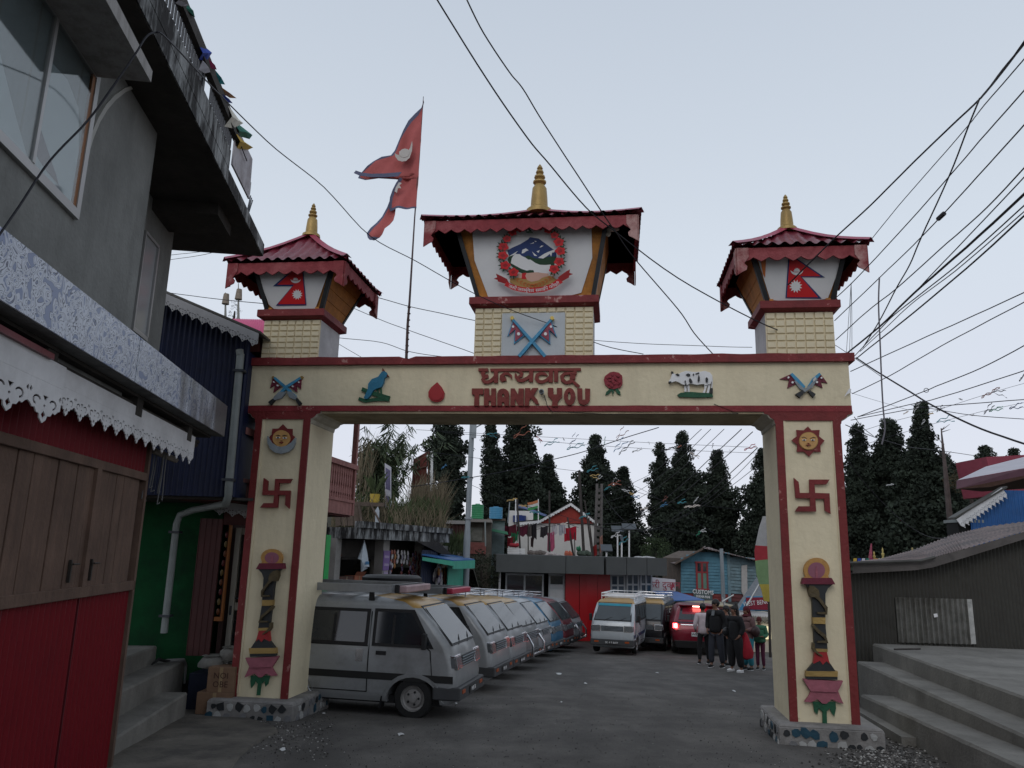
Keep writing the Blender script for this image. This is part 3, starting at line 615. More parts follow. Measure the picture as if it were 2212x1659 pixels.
class Tilt:
    def __init__(s, zb, zt, yb, yt):
        s.o = GF.w(0, yb, zb); s.ax = (GF.M.to_3x3() @ Vector((1, 0, 0))); d = GF.M.to_3x3() @ Vector((0, yt - yb, zt - zb)); s.az = d.normalized(); s.n = s.ax.cross(s.az)  # pointing away from viewer?
        if s.n.y > 0: s.n = -s.n
    def px(s, u, v):
        d = ray(u, v); t = s.n.dot(s.o - CAM) / s.n.dot(d); p = CAM + d * t - s.o; return (p.dot(s.ax), p.dot(s.az))
    def mat(s, off=0):
        o = s.o + s.n * off; a = -s.n
        return Matrix(((s.ax.x, a.x, s.az.x, o.x), (s.ax.y, a.y, s.az.y, o.y), (s.ax.z, a.z, s.az.z, o.z), (0, 0, 0, 1)))
def nepflag(T, zf, pts_in, parent, edge_pts, moon, sun_, mname='flag_print'):
    m = MB(T.mat(.03)); P = lambda L: [T.px(*zf(*p)) for p in L]
    m.prism(P(edge_pts), -.0, .002, 0); m.prism(P(pts_in), -.0025, .0, 1)
    cx_, cy_, r_ = sun_; m.prism(P(spiky(cx_, cy_, r_, r_ * .62, 12, .26)), -.005, -.003, 2)
    cx_, cy_, r_ = moon
    m.prism(P([(cx_ + r_ * cos(a), cy_ + r_ * .8 * sin(a)) for a in [i * pi / 10 for i in range(11)]] + [(cx_ + r_ * .95 * cos(a), cy_ + r_ * .35 * sin(a)) for a in [pi - i * pi / 10 for i in range(1, 10)]]), -.005, -.003, 2)
    m.prism(P([(cx_ + r_ * .55 * cos(a) * (1 if i % 2 else .8), cy_ + r_ * .25 - r_ * .62 * sin(a) * (1 if i % 2 else .8)) for i, a in enumerate([i * pi / 12 for i in range(13)])]), -.005, -.003, 2)
    m.build(mname, [PRINTB, PRINTR, PRINTW], parent)
KL = ZC(850, 780, 1100); KM = ZC(1600, 600, 1100); KR = ZC(2600, 700, 900)
tw, lb, q_ = tower(-.02, .775, (-.5, 1.22, -.36, 1.2), (.36, .42), 5.22, 5.9, 7, 7, (-.13, .98))
TL = Tilt(q_[0], q_[1], q_[2], q_[3])
m = MB(TL.mat(.022)); m.prism([TL.px(*KL(*p)) for p in [(345, 585), (935, 580), (822, 905), (640, 912), (490, 905), (450, 870)]], 0, .006); po = m.build('flag_poster', VINYL, lb)
nepflag(TL, KL, [(705, 602), (645, 602), (520, 712), (655, 712), (525, 868), (745, 868), (720, 602)], po, [(722, 590), (640, 592), (485, 724), (640, 724), (508, 880), (752, 876), (727, 590)], (667, 668, 40), (680, 790, 44))
tw, lb, q_ = tower(6.56, 7.365, (6.14, 7.76, -.36, 1.2), (6.97, .42), 5.25, 5.78, 7, 6, (6.38, 7.5))
TR = Tilt(q_[0], q_[1], q_[2], q_[3])
m = MB(TR.mat(.022)); m.prism([TR.px(*KR(*p)) for p in [(1010, 760), (1880, 760), (1710, 1205), (1500, 1230), (1350, 1235), (1150, 1215)]], 0, .006)
po = m.build('flag_poster', VINYL, lb)
m = MB(TR.mat(.03)); m.prism([TR.px(*KR(*p)) for p in [(1050, 800), (1108, 800), (1098, 1000), (1075, 960)]], 0, .002); m.build('faded_print', PRINTOR, po)
nepflag(TR, KR, [(1338, 800), (1370, 800), (1640, 985), (1440, 985), (1615, 1190), (1310, 1190)], po, [(1325, 790), (1375, 790), (1682, 996), (1455, 992), (1650, 1203), (1297, 1198)], (1407, 925, 62), (1396, 1083, 66))
tw, lb, q_ = tower(2.89, 4.425, (2.2, 5.04, -.4, 1.36), (3.66, .42), 5.72, 6.14, 13, 9, (2.63, 4.6), z1=4.6, skip=lambda r, c: r < 8 and 3 <= c <= 9, zfin=.66)
m = MB(GF); xs0, xs1 = 2.89 + 1.535 / 13 * 3 + .004, 2.89 + 1.535 / 13 * 10 - .004; m.box(xs0, -.012, ZT + .01, xs1, .014, ZT + .675 / 9 * 8 - .004); pn = m.build('flag_panel', mat('pale_blue_panel', (.50, .53, .55), .8, .08, 4, .2, dirt=.3, dcol=(.3, .32, .32)), tw)
it = []
for sx_, mir in ((1, lambda x: x), (-1, lambda x: 2090 - x)):
    F_ = lambda L: [(mir(x), y) for x, y in L]
    it += [(1, 'p', F_([(895, 1350), (847, 1490), (905, 1440), (900, 1550), (990, 1480)]), .02), (2, 'p', F_([(897, 1368), (860, 1475), (912, 1428), (908, 1530), (972, 1478)]), .03), (3, 'p', circ(mir(893), 1410, 10, 8), .036), (3, 'p', circ(mir(937), 1468, 13, 10), .036),
           (1, 's', (F_([(885, 1345), (1040, 1520), (1150, 1648)]), [18, 24, 26]), .04 + sx_ * .003), (4, 'p', circ(mir(885), 1340, 15, 12), .045)]
relief('crossed_flags_relief', tw, [BLACKW, BLUEL, mat('flag_dull_red', (.28, .05, .08), .6, .2, 9), PRINTW, PRINTY], it, KM, base=-.013)
TC_ = Tilt(q_[0], q_[1], q_[2], q_[3])
m = MB(TC_.mat(.012)); m.prism([TC_.px(*KM(*p)) for p in [(565, 590), (1520, 560), (1528, 860), (1440, 1140), (1300, 1175), (1000, 1188), (700, 1185), (585, 880)]], 0, .006); po = m.build('emblem_poster', VINYL, lb)
# emblem print
KE = ZC(1950, 880, 370, 1980); m = MB(TC_.mat(.014)); lay = [0]
def pr(L, mi):
    lay[0] += 1; y = -.0006 * lay[0]; m.prism([TC_.px(*KE(*p)) for p in L], y, y + .0005, mi)
EM = [PRINTB, PRINTG, PRINTW, PRINTR, PRINTDR, PRINTS, PRINTO, PRINTOR]
pr([(385, 640), (500, 570), (660, 500), (760, 440), (870, 350), (1050, 380), (1200, 490), (1360, 610), (1430, 600), (1430, 800), (1300, 870), (450, 800), (400, 700)], 0)
pr([(430, 720), (500, 740), (520, 735), (700, 780), (840, 740), (950, 800), (1120, 815), (1250, 770), (1430, 760), (1380, 960), (1330, 1010), (1400, 1080), (1250, 1130), (700, 1120), (600, 1080), (430, 930), (390, 840)], 1)
pr([(560, 710), (650, 712), (690, 750), (770, 785), (830, 830), (880, 830), (980, 900), (1080, 940), (1200, 945), (1310, 935), (1330, 1090), (1250, 1140), (1120, 1115), (1040, 1100), (960, 1110), (940, 1055), (860, 1050), (800, 1065), (680, 1025), (560, 960), (460, 905), (480, 800), (520, 740)], 2)
for L in ([(690, 700), (705, 620), (780, 590), (840, 630), (780, 655), (740, 690)], [(860, 500), (950, 462), (955, 480)], [(1070, 575), (1110, 530), (1160, 535), (1110, 565)], [(910, 655), (970, 710), (1025, 752), (960, 750), (945, 720)], [(1005, 655), (1075, 630), (1050, 688)],
          [(1040, 790), (1180, 700), (1440, 590), (1380, 680), (1340, 680), (1320, 765), (1290, 710), (1240, 750), (1150, 808)], [(415, 765), (620, 640), (540, 725)], [(960, 430), (1015, 440), (985, 458)], [(770, 435), (870, 348), (830, 400)]): pr(L, 2)
pr([(440, 1310), (450, 1230), (700, 1200), (1300, 1170), (1470, 1270), (1300, 1370), (1060, 1430), (900, 1445), (700, 1420), (560, 1380)], 6)
pr([(600, 1130), (800, 1120), (1000, 1100), (1260, 1130), (1260, 1180), (1120, 1220), (1060, 1270), (900, 1305), (820, 1270), (780, 1230), (610, 1215)], 5); pr([(700, 1120), (795, 1110), (770, 1180), (800, 1245), (690, 1245)], 3)
for (xa, ya, xb, yb) in ((500, 1200, 930, 1375), (1390, 1150, 980, 1365)):
    for i in range(7):
        t = i / 6; x = xa + (xb - xa) * t; y = ya + (yb - ya) * t + 45 * sin(pi * t)
        for sg in (1, -1): d = math.atan2(yb - ya, xb - xa) + sg * .5; pr([(x, y), (x + 45 * cos(d) - 14 * sin(d), y + 45 * sin(d) + 14 * cos(d)), (x + 90 * cos(d), y + 90 * sin(d)), (x + 45 * cos(d) + 14 * sin(d), y + 45 * sin(d) - 14 * cos(d))], 7)
fl = [(310, 565), (300, 750), (350, 960), (525, 1105), (390, 400), (510, 265), (670, 190), (1090, 150), (1260, 215), (1400, 330), (1490, 475), (1520, 665), (1500, 890), (1390, 1050)]
random.seed(5)
for i, (x, y) in enumerate(fl):
    rr = 105 if y > 450 else 85; c0 = math.atan2(y - 750, x - 900)
    for k_ in range(5): a = c0 + (k_ - 2) * .6 + .35; L_ = rr * 1.55; pr([(x, y), (x + L_ * .6 * cos(a) - 22 * sin(a), y + L_ * .6 * sin(a) + 22 * cos(a)), (x + L_ * cos(a), y + L_ * sin(a)), (x + L_ * .6 * cos(a) + 22 * sin(a), y + L_ * .6 * sin(a) - 22 * cos(a))], 1)
    pr([(x + rr * (1 + .13 * sin(5 * a + i)) * cos(a), y + rr * .82 * (1 + .13 * sin(5 * a + i)) * sin(a)) for a in [j * 2 * pi / 24 for j in range(24)]], 3)
    pr([(x + rr * .45 * (1 + .25 * sin(4 * a + i)) * cos(a), y + rr * .35 * (1 + .25 * sin(4 * a)) * sin(a)) for a in [j * 2 * pi / 16 for j in range(16)]], 4)
pr([(800, 110), (950, 185), (870, 185), (950, 290), (805, 290)], 1); pr(circ(835, 235, 20, 10), 2); pr(circ(832, 165, 12, 10), 2)
pr([(162, 1145), (265, 1190), (400, 1260), (440, 1340), (350, 1360), (200, 1310), (200, 1280), (115, 1255), (190, 1225)], 4)
pr([(1728, 1055), (1645, 1100), (1480, 1220), (1480, 1350), (1580, 1300), (1705, 1230), (1710, 1190), (1795, 1155), (1715, 1130)], 4)
up_ = [(380, 1320), (560, 1390), (740, 1435), (930, 1445), (1130, 1425), (1330, 1360), (1480, 1250)]; lo_ = [(1580, 1330), (1380, 1460), (1180, 1530), (930, 1558), (700, 1535), (520, 1490), (345, 1400)]
pr(up_ + lo_, 3)
lay[0] += 2
motto = ['ज', 'न', 'नी', ' ', 'ज', 'न', 'म', 'भू', 'मि', 'श', 'च', ' ', 'स', 'व', 'र्गा', 'द', 'पि', ' ', 'ग', 'री', 'य', 'सी']
def bez(t):
    P0, P1, P2 = (430, 1415), (960, 1640), (1500, 1360)
    x = (1 - t) ** 2 * P0[0] + 2 * t * (1 - t) * P1[0] + t * t * P2[0]; y = (1 - t) ** 2 * P0[1] + 2 * t * (1 - t) * P1[1] + t * t * P2[1]; return x, y
y_ = -.0006 * lay[0]
for i, ch in enumerate(motto):
    if ch == ' ': continue
    t = (i + .5) / len(motto); xa, ya = bez(t - .01); xb, yb = bez(t + .01)
    p0 = TC_.px(*KE((xa + xb) / 2, (ya + yb) / 2 + 22)); pa = TC_.px(*KE(xa, ya)); pb = TC_.px(*KE(xb, yb)); rot = math.atan2(pb[1] - pa[1], pb[0] - pa[0])
    if ch == 'मि': ch = 'िम'
    if ch == 'पि': ch = 'िप'
    if ch == 'र्गा': ch = 'गा'
    try:
        g = textgeo(ch, .062, .0004); 
        if g[0]: addxz(m, g, p0[0], y_ - .0003, p0[1], rot, mi=2)
    except Exception as ex: print('text', ex)
m.build('emblem_print', EM, po)
# ============================================================ LEFT CONCRETE BUILDING
FL = Fr(-2.1, 0, 97.3)
def lace_geo():
    o = [(0, 1), (1, 1), (1, .42), (.93, .38), (.86, .30), (.78, .32), (.72, .22), (.62, .2), (.6, .1), (.5, 0), (.4, .1), (.38, .2), (.28, .22), (.22, .32), (.14, .30), (.07, .38), (0, .42)]
    def arc(cx, cy, r0, r1, a0, a1): return [(cx + r1 * cos(a0 + (a1 - a0) * i / 8), cy + r1 * sin(a0 + (a1 - a0) * i / 8)) for i in range(9)] + [(cx + r0 * cos(a1 - (a1 - a0) * i / 8), cy + r0 * sin(a1 - (a1 - a0) * i / 8)) for i in range(9)]
    h = [arc(.25, .5, .075, .125, .3, 4.6), arc(.75, .5, .075, .125, pi - .3, pi - 4.6), [(.5, .1), (.57, .2), (.5, .3), (.43, .2)], [(.42, .66), (.58, .66), (.5, .52)], circ(.5, .42, .035, 6), [(.04, .62), (.09, .7), (.04, .78), (.005, .7)], [(.96, .62), (.995, .7), (.96, .78), (.91, .7)]]
    return shape([o] + h, .02)
LG = lace_geo()
def lace(M_, x0, x1, zt, h, w, name='fretwork_board', parent=None, slope=0, y=0, band=.0, m_=None):
    n = max(1, round((x1 - x0) / w)); ww = (x1 - x0) / n; mb = MB(M_)
    vs, fs = LG
    for i in range(n):
        xa = x0 + ww * i
        mb.add([(xa + px * ww * .998, y - pz * .4, zt - h + py * h + slope * (xa + px * ww - x0)) for px, py, pz in vs], fs)
    if band: mb.add([(x0, y - .005, zt - .003), (x1, y - .005, zt - .003 + slope * (x1 - x0)), (x1, y - .005, zt + band + slope * (x1 - x0)), (x0, y - .005, zt + band), (x0, y + .006, zt - .003), (x1, y + .006, zt - .003 + slope * (x1 - x0)), (x1, y + .006, zt + band + slope * (x1 - x0)), (x0, y + .006, zt + band)], [(0, 1, 2, 3), (4, 7, 6, 5), (0, 4, 5, 1), (3, 2, 6, 7), (1, 5, 6, 2), (0, 3, 7, 4)])
    return mb.build(name, m_ or LACE, parent)
# swirl-print tile material
def tile_mat():
    m = bpy.data.materials.new('blue_scroll_tile'); m.use_nodes = True; n = m.node_tree; b = n.nodes['Principled BSDF']; b.inputs['Roughness'].default_value = .35
    t = n.nodes.new('ShaderNodeTexCoord'); mp = n.nodes.new('ShaderNodeMapping'); n.links.new(t.outputs['Object'], mp.inputs[0]); mp.inputs['Scale'].default_value = (3.9, 3.9, 4.4)
    nz = n.nodes.new('ShaderNodeTexNoise'); nz.inputs['Scale'].default_value = 1.6; nz.inputs['Detail'].default_value = 1.0; nz.inputs['Distortion'].default_value = 2.6; n.links.new(mp.outputs[0], nz.inputs[0])
    def ramp(src, st):
        r = n.nodes.new('ShaderNodeValToRGB'); n.links.new(src, r.inputs[0]); e = r.color_ramp.elements
        e[0].position, e[0].color = st[0]; e[1].position, e[1].color = st[1]
        for p, c in st[2:]: q = e.new(p); q.color = c
        r.color_ramp.interpolation = 'LINEAR'; return r.outputs[0]
    W_ = (.56, .60, .68, 1); D_ = (.09, .11, .16, 1); B_ = (.23, .28, .42, 1)
    a = ramp(nz.outputs['Fac'], [(.0, B_), (.375, B_), (.385, D_), (.40, D_), (.41, W_), (.47, W_), (.478, D_), (.49, D_), (.5, W_), (.565, W_), (.572, D_), (.583, D_), (.592, W_), (.66, W_), (.668, B_)])
    # grime towards one end comes from a second noise (stains)
    n2 = n.nodes.new('ShaderNodeTexNoise'); n2.inputs['Scale'].default_value = 1.0; n2.inputs['Detail'].default_value = 8; mp2 = n.nodes.new('ShaderNodeMapping'); mp2.inputs['Scale'].default_value = (3, 5, .9); n.links.new(t.outputs['Object'], mp2.inputs[0]); n.links.new(mp2.outputs[0], n2.inputs[0])
    sp = n.nodes.new('ShaderNodeSeparateXYZ'); n.links.new(t.outputs['Object'], sp.inputs[0])
    mr = n.nodes.new('ShaderNodeMapRange'); mr.inputs[1].default_value = 6.0; mr.inputs[2].default_value = 8.4; mr.inputs[3].default_value = -.12; mr.inputs[4].default_value = .30; n.links.new(sp.outputs['X'], mr.inputs[0])
    ad = n.nodes.new('ShaderNodeMath'); ad.operation = 'ADD'; n.links.new(n2.outputs['Fac'], ad.inputs[0]); n.links.new(mr.outputs[0], ad.inputs[1])
    m2 = n.nodes.new('ShaderNodeMapRange'); m2.inputs[1].default_value = .52; m2.inputs[2].default_value = .75; m2.inputs[4].default_value = .9; n.links.new(ad.outputs[0], m2.inputs[0])
    mx_ = n.nodes.new('ShaderNodeMix'); mx_.data_type = 'RGBA'; mx_.inputs[7].default_value = (.06, .06, .06, 1); n.links.new(m2.outputs[0], mx_.inputs[0]); n.links.new(a, mx_.inputs[6]); n.links.new(mx_.outputs[2], b.inputs['Base Color'])
    return m
TILEM = tile_mat()
lbd = thing('concrete_building', 'grey cement rendered building with blue scroll patterned balcony band and red tin shopfront', 'building', tuple(FL.w(0, 0, 0)), 97.3)
CEM = mat('cement_render', (.185, .19, .182), .9, .25, 1.6, .35, dirt=.5, dcol=(.09, .092, .088), streak=True, smap=(4.5, 4.5, 1.0), dth=(.47, .72))
FR2 = Fr(0, 0, 0); FR2.M = Matrix.Translation(CAM) @ Matrix.Scale(1.143, 4) @ Matrix.Translation(-CAM) @ FL.M; FR2.I = FR2.M.inverted()   # the recessed upper part stands farther back
wall = MB(FL).box(-6, .2, 2.4, 6.02, .45, 4.885).build('upper_wall', CEM, lbd)
MB(FR2).box(-6, .3, 2.6, 7.05, 3.2, 4.465).build('recessed_wall', CEM, lbd)
par = MB(FL).box(-6, .012, 2.665, 8.6, .13, 3.015).build('balcony_band', CONC, lbd)
xx = -2.0
for i, (a, b) in enumerate([(-2.0, 1.7), (1.7, 5.68), (5.69, 7.1), (7.11, 8.0), (8.01, 8.6)]):
    MB(FL).box(a + .004, 0, 2.668, b - .004, .012, 3.012).build('tile_panel', TILEM, par)
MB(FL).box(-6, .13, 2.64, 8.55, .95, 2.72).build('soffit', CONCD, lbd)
m = MB(FL)
for x in (4.6, 6.2, 7.7): m.box(x, .14, 2.5, x + .14, .9, 2.64)
m.tube([(2, .3, 2.55), (8.6, .3, 2.56)], .03, 6); m.tube([(5, .5, 2.58), (8.4, .22, 2.57)], .02, 6)
m.build('soffit_beam', CONCD, lbd)
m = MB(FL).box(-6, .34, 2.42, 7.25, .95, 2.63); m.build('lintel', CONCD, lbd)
# red shop front
REDT = mat('red_tin', (.15, .004, .009), .55, .2, 2.0, .08, dirt=.5, dcol=(.08, .003, .007), spec=.18)
shop = MB(FL); shop.box(-6, .365, -.5, 7.2, .9, 2.42); shop = shop.build('shopfront_wall', mat('shop_core', (.05, .02, .02), .9), lbd)
for (z0, z1) in ((-.5, 1.1), (2.1, 2.44)):
    m = MB(FL); corr(m, -1.5, z0, 7.2, z1, .342, .085, .013, 6); m.build('tin_cladding', REDT, shop)
for x in (4.95, 6.1): m = MB(FL); m.box(x, .335, -.5, x + .012, .35, 1.1); m.build('sheet_seam', mat('seam_red', (.08, .006, .01), .6), shop)
m = MB(FL); m.box(-1.5, .30, 2.04, 7.2, .35, 2.11); m.build('shutter_rail', WOODB, shop, bevel=.004)
m = MB(FL); m.box(-1.5, .30, 1.08, 7.2, .35, 1.16); m.build('shutter_rail', WOODB, shop, bevel=.004)
random.seed(21); x = 3.4; px_ = [3.4]
while x < 7.1: x += rnd(.14, .26); px_.append(min(x, 7.1))
for a, b in zip(px_[:-1], px_[1:]):
    if b - a < .05: continue
    m = MB(FL); d = rnd(0, .012); m.box(a + .004, .318 + d, 1.155, b - .004, .345, 2.045); m.build('plank', WOODB, shop, bevel=.003)
m = MB(FL); m.box(6.02, .298, 1.155, 6.1, .33, 2.045); m.box(7.15, .3, -.4, 7.2, .36, 2.4); m.build('shutter_post', WOODB, shop)
for x in (5.78, 6.16): m = MB(FL); m.box(x, .30, 1.2, x + .02, .318, 1.36); m.tube([(x - .02, .28, 1.33), (x + .09, .28, 1.33)], .007, 6); m.build('door_bolt', mat('iron', (.05, .045, .04), .5, .3, 5, metal=.6), shop)
m = MB(FL); m.tube([(7.22, .36, -.4), (7.22, .36, 2.38)], .022, 8); m.build('corner_pipe', PVC, shop)
# white fretwork
lace(FL, 4.86, 8.0, 2.46, .18, .224, 'fretwork_board', lbd, y=.15, band=.11)
lace(FL, 2.3, 4.84, 2.43, .25, .42, 'fretwork_board', lbd, y=.13, band=.14)
m = MB(FL); m.box(2.2, .10, 2.565, 4.6, .2, 2.6); m.build('roof_edge', ROOFR, lbd)
# lower canopy slab above lace
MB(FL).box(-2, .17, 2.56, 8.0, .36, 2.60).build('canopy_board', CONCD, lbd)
# window
win = MB(FL).box(1.5, .17, 3.56, 4.8, .21, 3.62).box(1.5, .17, 4.57, 4.8, .205, 4.62).box(4.745, .17, 3.62, 4.8, .205, 4.57).build('window', mat('aluminium', (.38, .38, .38), .4, .05, 4, metal=.5), wall)
for x in (2.9, 4.14): MB(FL).box(x - .02, .165, 3.62, x + .012, .2, 4.57).build('mullion', MATS['aluminium'], wall)
MB(FL).box(4.70, .178, 3.62, 4.745, .199, 4.57).build('inner_frame', mat('orange_wood', (.22, .09, .03), .6), wall)
CURT = mat('patterned_curtain', (.20, .22, .23), .9, .15, 1.2)
m = MB(FL); n = 60; m.add([q for i in range(n + 1) for q in ((1.5 + 3.2 * i / n, .197 - .004 * sin(i * 1.7), 3.62), (1.5 + 3.2 * i / n, .197 - .004 * sin(i * 1.7), 4.57))], [(2 * i, 2 * i + 2, 2 * i + 3, 2 * i + 1) for i in range(n)]); m.build('curtain', CURT, wall)
for L in ([(2.9, 3.62), (3.5, 4.57), (2.9, 4.57)], [(3.05, 3.62), (4.12, 3.62), (3.9, 3.8), (3.3, 4.35)], [(4.16, 3.62), (4.69, 3.62), (4.69, 4.0), (4.6, 4.25), (4.4, 4.33), (4.16, 4.3)]):
    m = MB(FL); m.prism(L, .188, .191); m.build('curtain_pattern', mat('curtain_light', (.42, .46, .49), .9, .06, 3), wall)
m = MB(FL); m.prism([(4.16, 3.88), (4.45, 3.70), (4.5, 3.66), (4.3, 3.67), (4.16, 3.70)], .1855, .1875); m.build('curtain_pattern', mat('curtain_mauve', (.13, .09, .11), .9), wall)
for a, b in ((1.5, 2.88), (2.9, 4.12), (4.15, 4.70)):
    g = bpy.data.materials.get('pane_glass')
    if not g:
        g = bpy.data.materials.new('pane_glass'); g.use_nodes = True; nn = g.node_tree; nn.nodes.clear(); o_ = nn.nodes.new('ShaderNodeOutputMaterial'); tr = nn.nodes.new('ShaderNodeBsdfTransparent'); gl = nn.nodes.new('ShaderNodeBsdfGlossy'); gl.inputs['Roughness'].default_value = .05; gl.inputs['Color'].default_value = (.9, .9, .9, 1); mx_ = nn.nodes.new('ShaderNodeMixShader'); mx_.inputs[0].default_value = .12; tr.inputs[0].default_value = (.85, .88, .88, 1)
        nn.links.new(tr.outputs[0], mx_.inputs[1]); nn.links.new(gl.outputs[0], mx_.inputs[2]); nn.links.new(mx_.outputs[0], o_.inputs[0])
    MB(FL).box(a, .176, 3.62, b, .179, 4.57).build('pane', g, wall)
m = MB(FR2); m.box(6.27, .27, 3.22, 6.63, .31, 3.255); m.box(6.27, .27, 4.085, 6.63, .31, 4.11); m.box(6.60, .265, 3.255, 6.63, .31, 4.085); m.box(6.27, .27, 3.255, 6.29, .31, 4.085); m.build('window', MATS['aluminium'], wall)
MB(FR2).box(6.29, .285, 3.255, 6.6, .288, 4.085).build('pane', mat('pale_pane', (.32, .33, .34), .15, .05), wall)
# sunshade with curved rib
m = MB(FL); m.hexa([(-6, .2, 4.575), (4.74, .2, 4.575), (4.74, -.18, 4.575), (-6, -.18, 4.575)], [(-6, .2, 4.72), (4.74, .2, 4.66), (4.74, -.18, 4.66), (-6, -.18, 4.95)]); m.build('sunshade', mat('sunshade_render', (.30, .29, .28), .9, .15, 2, .3, dirt=.4, dcol=(.1, .09, .08), streak=True), lbd)
arc_ = [FL.px(*ZC(0, 0, 1100)(x, y), .19) for x, y in [(1190, 672), (1100, 685), (1000, 720), (920, 780), (850, 860), (790, 960), (740, 1080), (710, 1180), (705, 1240)]]
m = MB(FL); m.prism(stroke(arc_, [.012, .02, .03, .035, .038, .038, .04, .036, .02]), .185, .21); m.build('curved_rib', mat('rib_render', (.36, .36, .34), .85, .1, 4), lbd)
# roof slab, kerb, railing
m = MB(FR2); m.box(-6, -.411, 4.467, 7.66, 3.2, 4.60); m.box(6.4, -.26, 4.36, 6.9, 2.2, 4.466); m.build('roof_slab', CONCD, lbd)
kerb = MB(FR2).box(-6, -.425, 4.60, 5.98, -.33, 4.765).box(-6, -.422, 4.47, 7.66, -.412, 4.5995).build('roof_kerb', CONCW, lbd)
rail = MB(FR2).box(-6, -.465, 4.89, 6.05, -.418, 4.985).build('handrail', CONCD, lbd)
IRON = mat('painted_iron', (.05, .055, .065), .5, .3, 5, metal=.3); t_ = MB().box(-.007, -.007, 0, .007, .007, .125).build('t', IRON); barm = t_.data; bpy.data.objects.remove(t_)
for i in range(150):
    x = -2.5 + i * .057
    if abs((x + .9) % 1.72 - .86) < .09 or x > 5.95: continue
    inst(barm, 'rail_bar', rail, FR2.M @ Matrix.Translation((x, -.423, 4.765)))
for i in range(6): MB(FR2).box(-1.85 + i * 1.72 - .07, -.42, 4.765, -1.85 + i * 1.72 + .07, -.39, 4.89).build('rail_post', CONCW, rail)
pb = MB(FR2).prism([(6.02, 4.66), (6.02, 4.96), (6.12, 5.03), (6.69, 5.07), (6.73, 4.68)], -.44, -.425); pb = pb.build('notice_board', mat('old_board', (.42, .40, .42), .8, .15, 6, .2, dirt=.7, dcol=(.2, .17, .17)), None)
tag(pb, 'faded grey lilac board fixed at the far end of the rooftop railing', 'board')
m = MB(FR2); [m.tube([(7.0 + .02 * k, -.36, 4.6), (7.02 + .05 * k, -.38, 4.85)], .006, 5) for k in range(3)]; tag(m.build('rebar_stub', IRON), 'bare steel rods sticking up from the tip of the left roof slab', 'rebar')
# prayer flags on the handrail
random.seed(4); za_ = ZC(0, 0, 1100)
cols_ = {'white': (.5, .5, .55), 'blue': (.02, .05, .3), 'red': (.25, .02, .08), 'green': (.02, .14, .10), 'orange': (.45, .22, .08), 'yellow': (.5, .33, .06), 'teal': (.02, .25, .28), 'ivory': (.6, .58, .5), 'grey': (.2, .2, .2)}
def clothm(c): return mat('cloth_' + c, cols_[c], .9, .15, 10, .15, bsc=20)
fls = [('white', [(1435, 0), (1470, 5), (1480, 40), (1460, 52), (1440, 30)], 'near the top edge of the picture'), ('green', [(1490, 20), (1545, 110), (1530, 135), (1480, 60)], 'hanging high by the top white one'), ('blue', [(1600, 370), (1640, 350), (1670, 420), (1655, 490), (1625, 480), (1595, 420)], 'largest blue one, half way down'),
       ('red', [(1662, 460), (1705, 510), (1708, 555), (1680, 545)], 'crimson, below the large blue one'), ('white', [(1625, 490), (1655, 485), (1655, 575), (1640, 588), (1625, 560)], 'long drop below the blue one'), ('teal', [(1715, 550), (1740, 590), (1776, 675), (1755, 672), (1720, 600)], 'narrow teal one'),
       ('orange', [(1755, 685), (1790, 715), (1870, 785), (1845, 785), (1770, 725)], 'thin one flying outward'), ('blue', [(1770, 745), (1800, 760), (1838, 825), (1805, 820)], 'small dark blue one under the orange one'), ('ivory', [(1820, 830), (1935, 955), (1925, 985), (1870, 1030), (1825, 1015), (1835, 930)], 'widest pale one'),
       ('green', [(1880, 990), (1940, 1000), (2000, 1080), (2000, 1115), (1930, 1090), (1895, 1050)], 'broad one beside the widest pale one'), ('yellow', [(1885, 1060), (1940, 1110), (2005, 1180), (1990, 1200), (1920, 1195), (1900, 1130)], 'lowest, mustard coloured')]
nm = {'white': 'white', 'green': 'green', 'blue': 'blue', 'red': 'crimson', 'teal': 'teal', 'orange': 'orange', 'ivory': 'ivory', 'yellow': 'yellow'}
for c, pts, d in fls:
    L = [FR2.px(*za_(x, y), -.46) for x, y in pts]; cx_ = sum(p[0] for p in L) / len(L); cz_ = sum(p[1] for p in L) / len(L)
    m = MB(FR2); vs = [(cx_, -.46 - .03, cz_)] + [(x, -.46 + .03 * sin(i * 2.1), z) for i, (x, z) in enumerate(L)]; n = len(L)
    m.add(vs + [(a, b + .003, c_) for a, b, c_ in vs], [(0, i + 1, (i + 1) % n + 1) for i in range(n)] + [(n + 1, n + 2 + (i + 1) % n, n + 2 + i) for i in range(n)] + [(i + 1, (i + 1) % n + 1, n + 2 + (i + 1) % n, n + 2 + i) for i in range(n)])
    tag(m.build('prayer_flag', clothm(c)), '%s prayer flag on the left roof railing, %s' % (nm[c], d), 'flag', 'prayer flags on the left roof railing')
m = MB(FR2); m.tube([(-1, -.45, 5.02), (2, -.46, 4.98), (4, -.46, 4.97), (5.5, -.46, 4.93), (6.4, -.46, 4.9)], .005, 5); tag(m.build('flag_cord', WIREM), 'thin cord of prayer flags tied along the left rooftop handrail', 'cord')
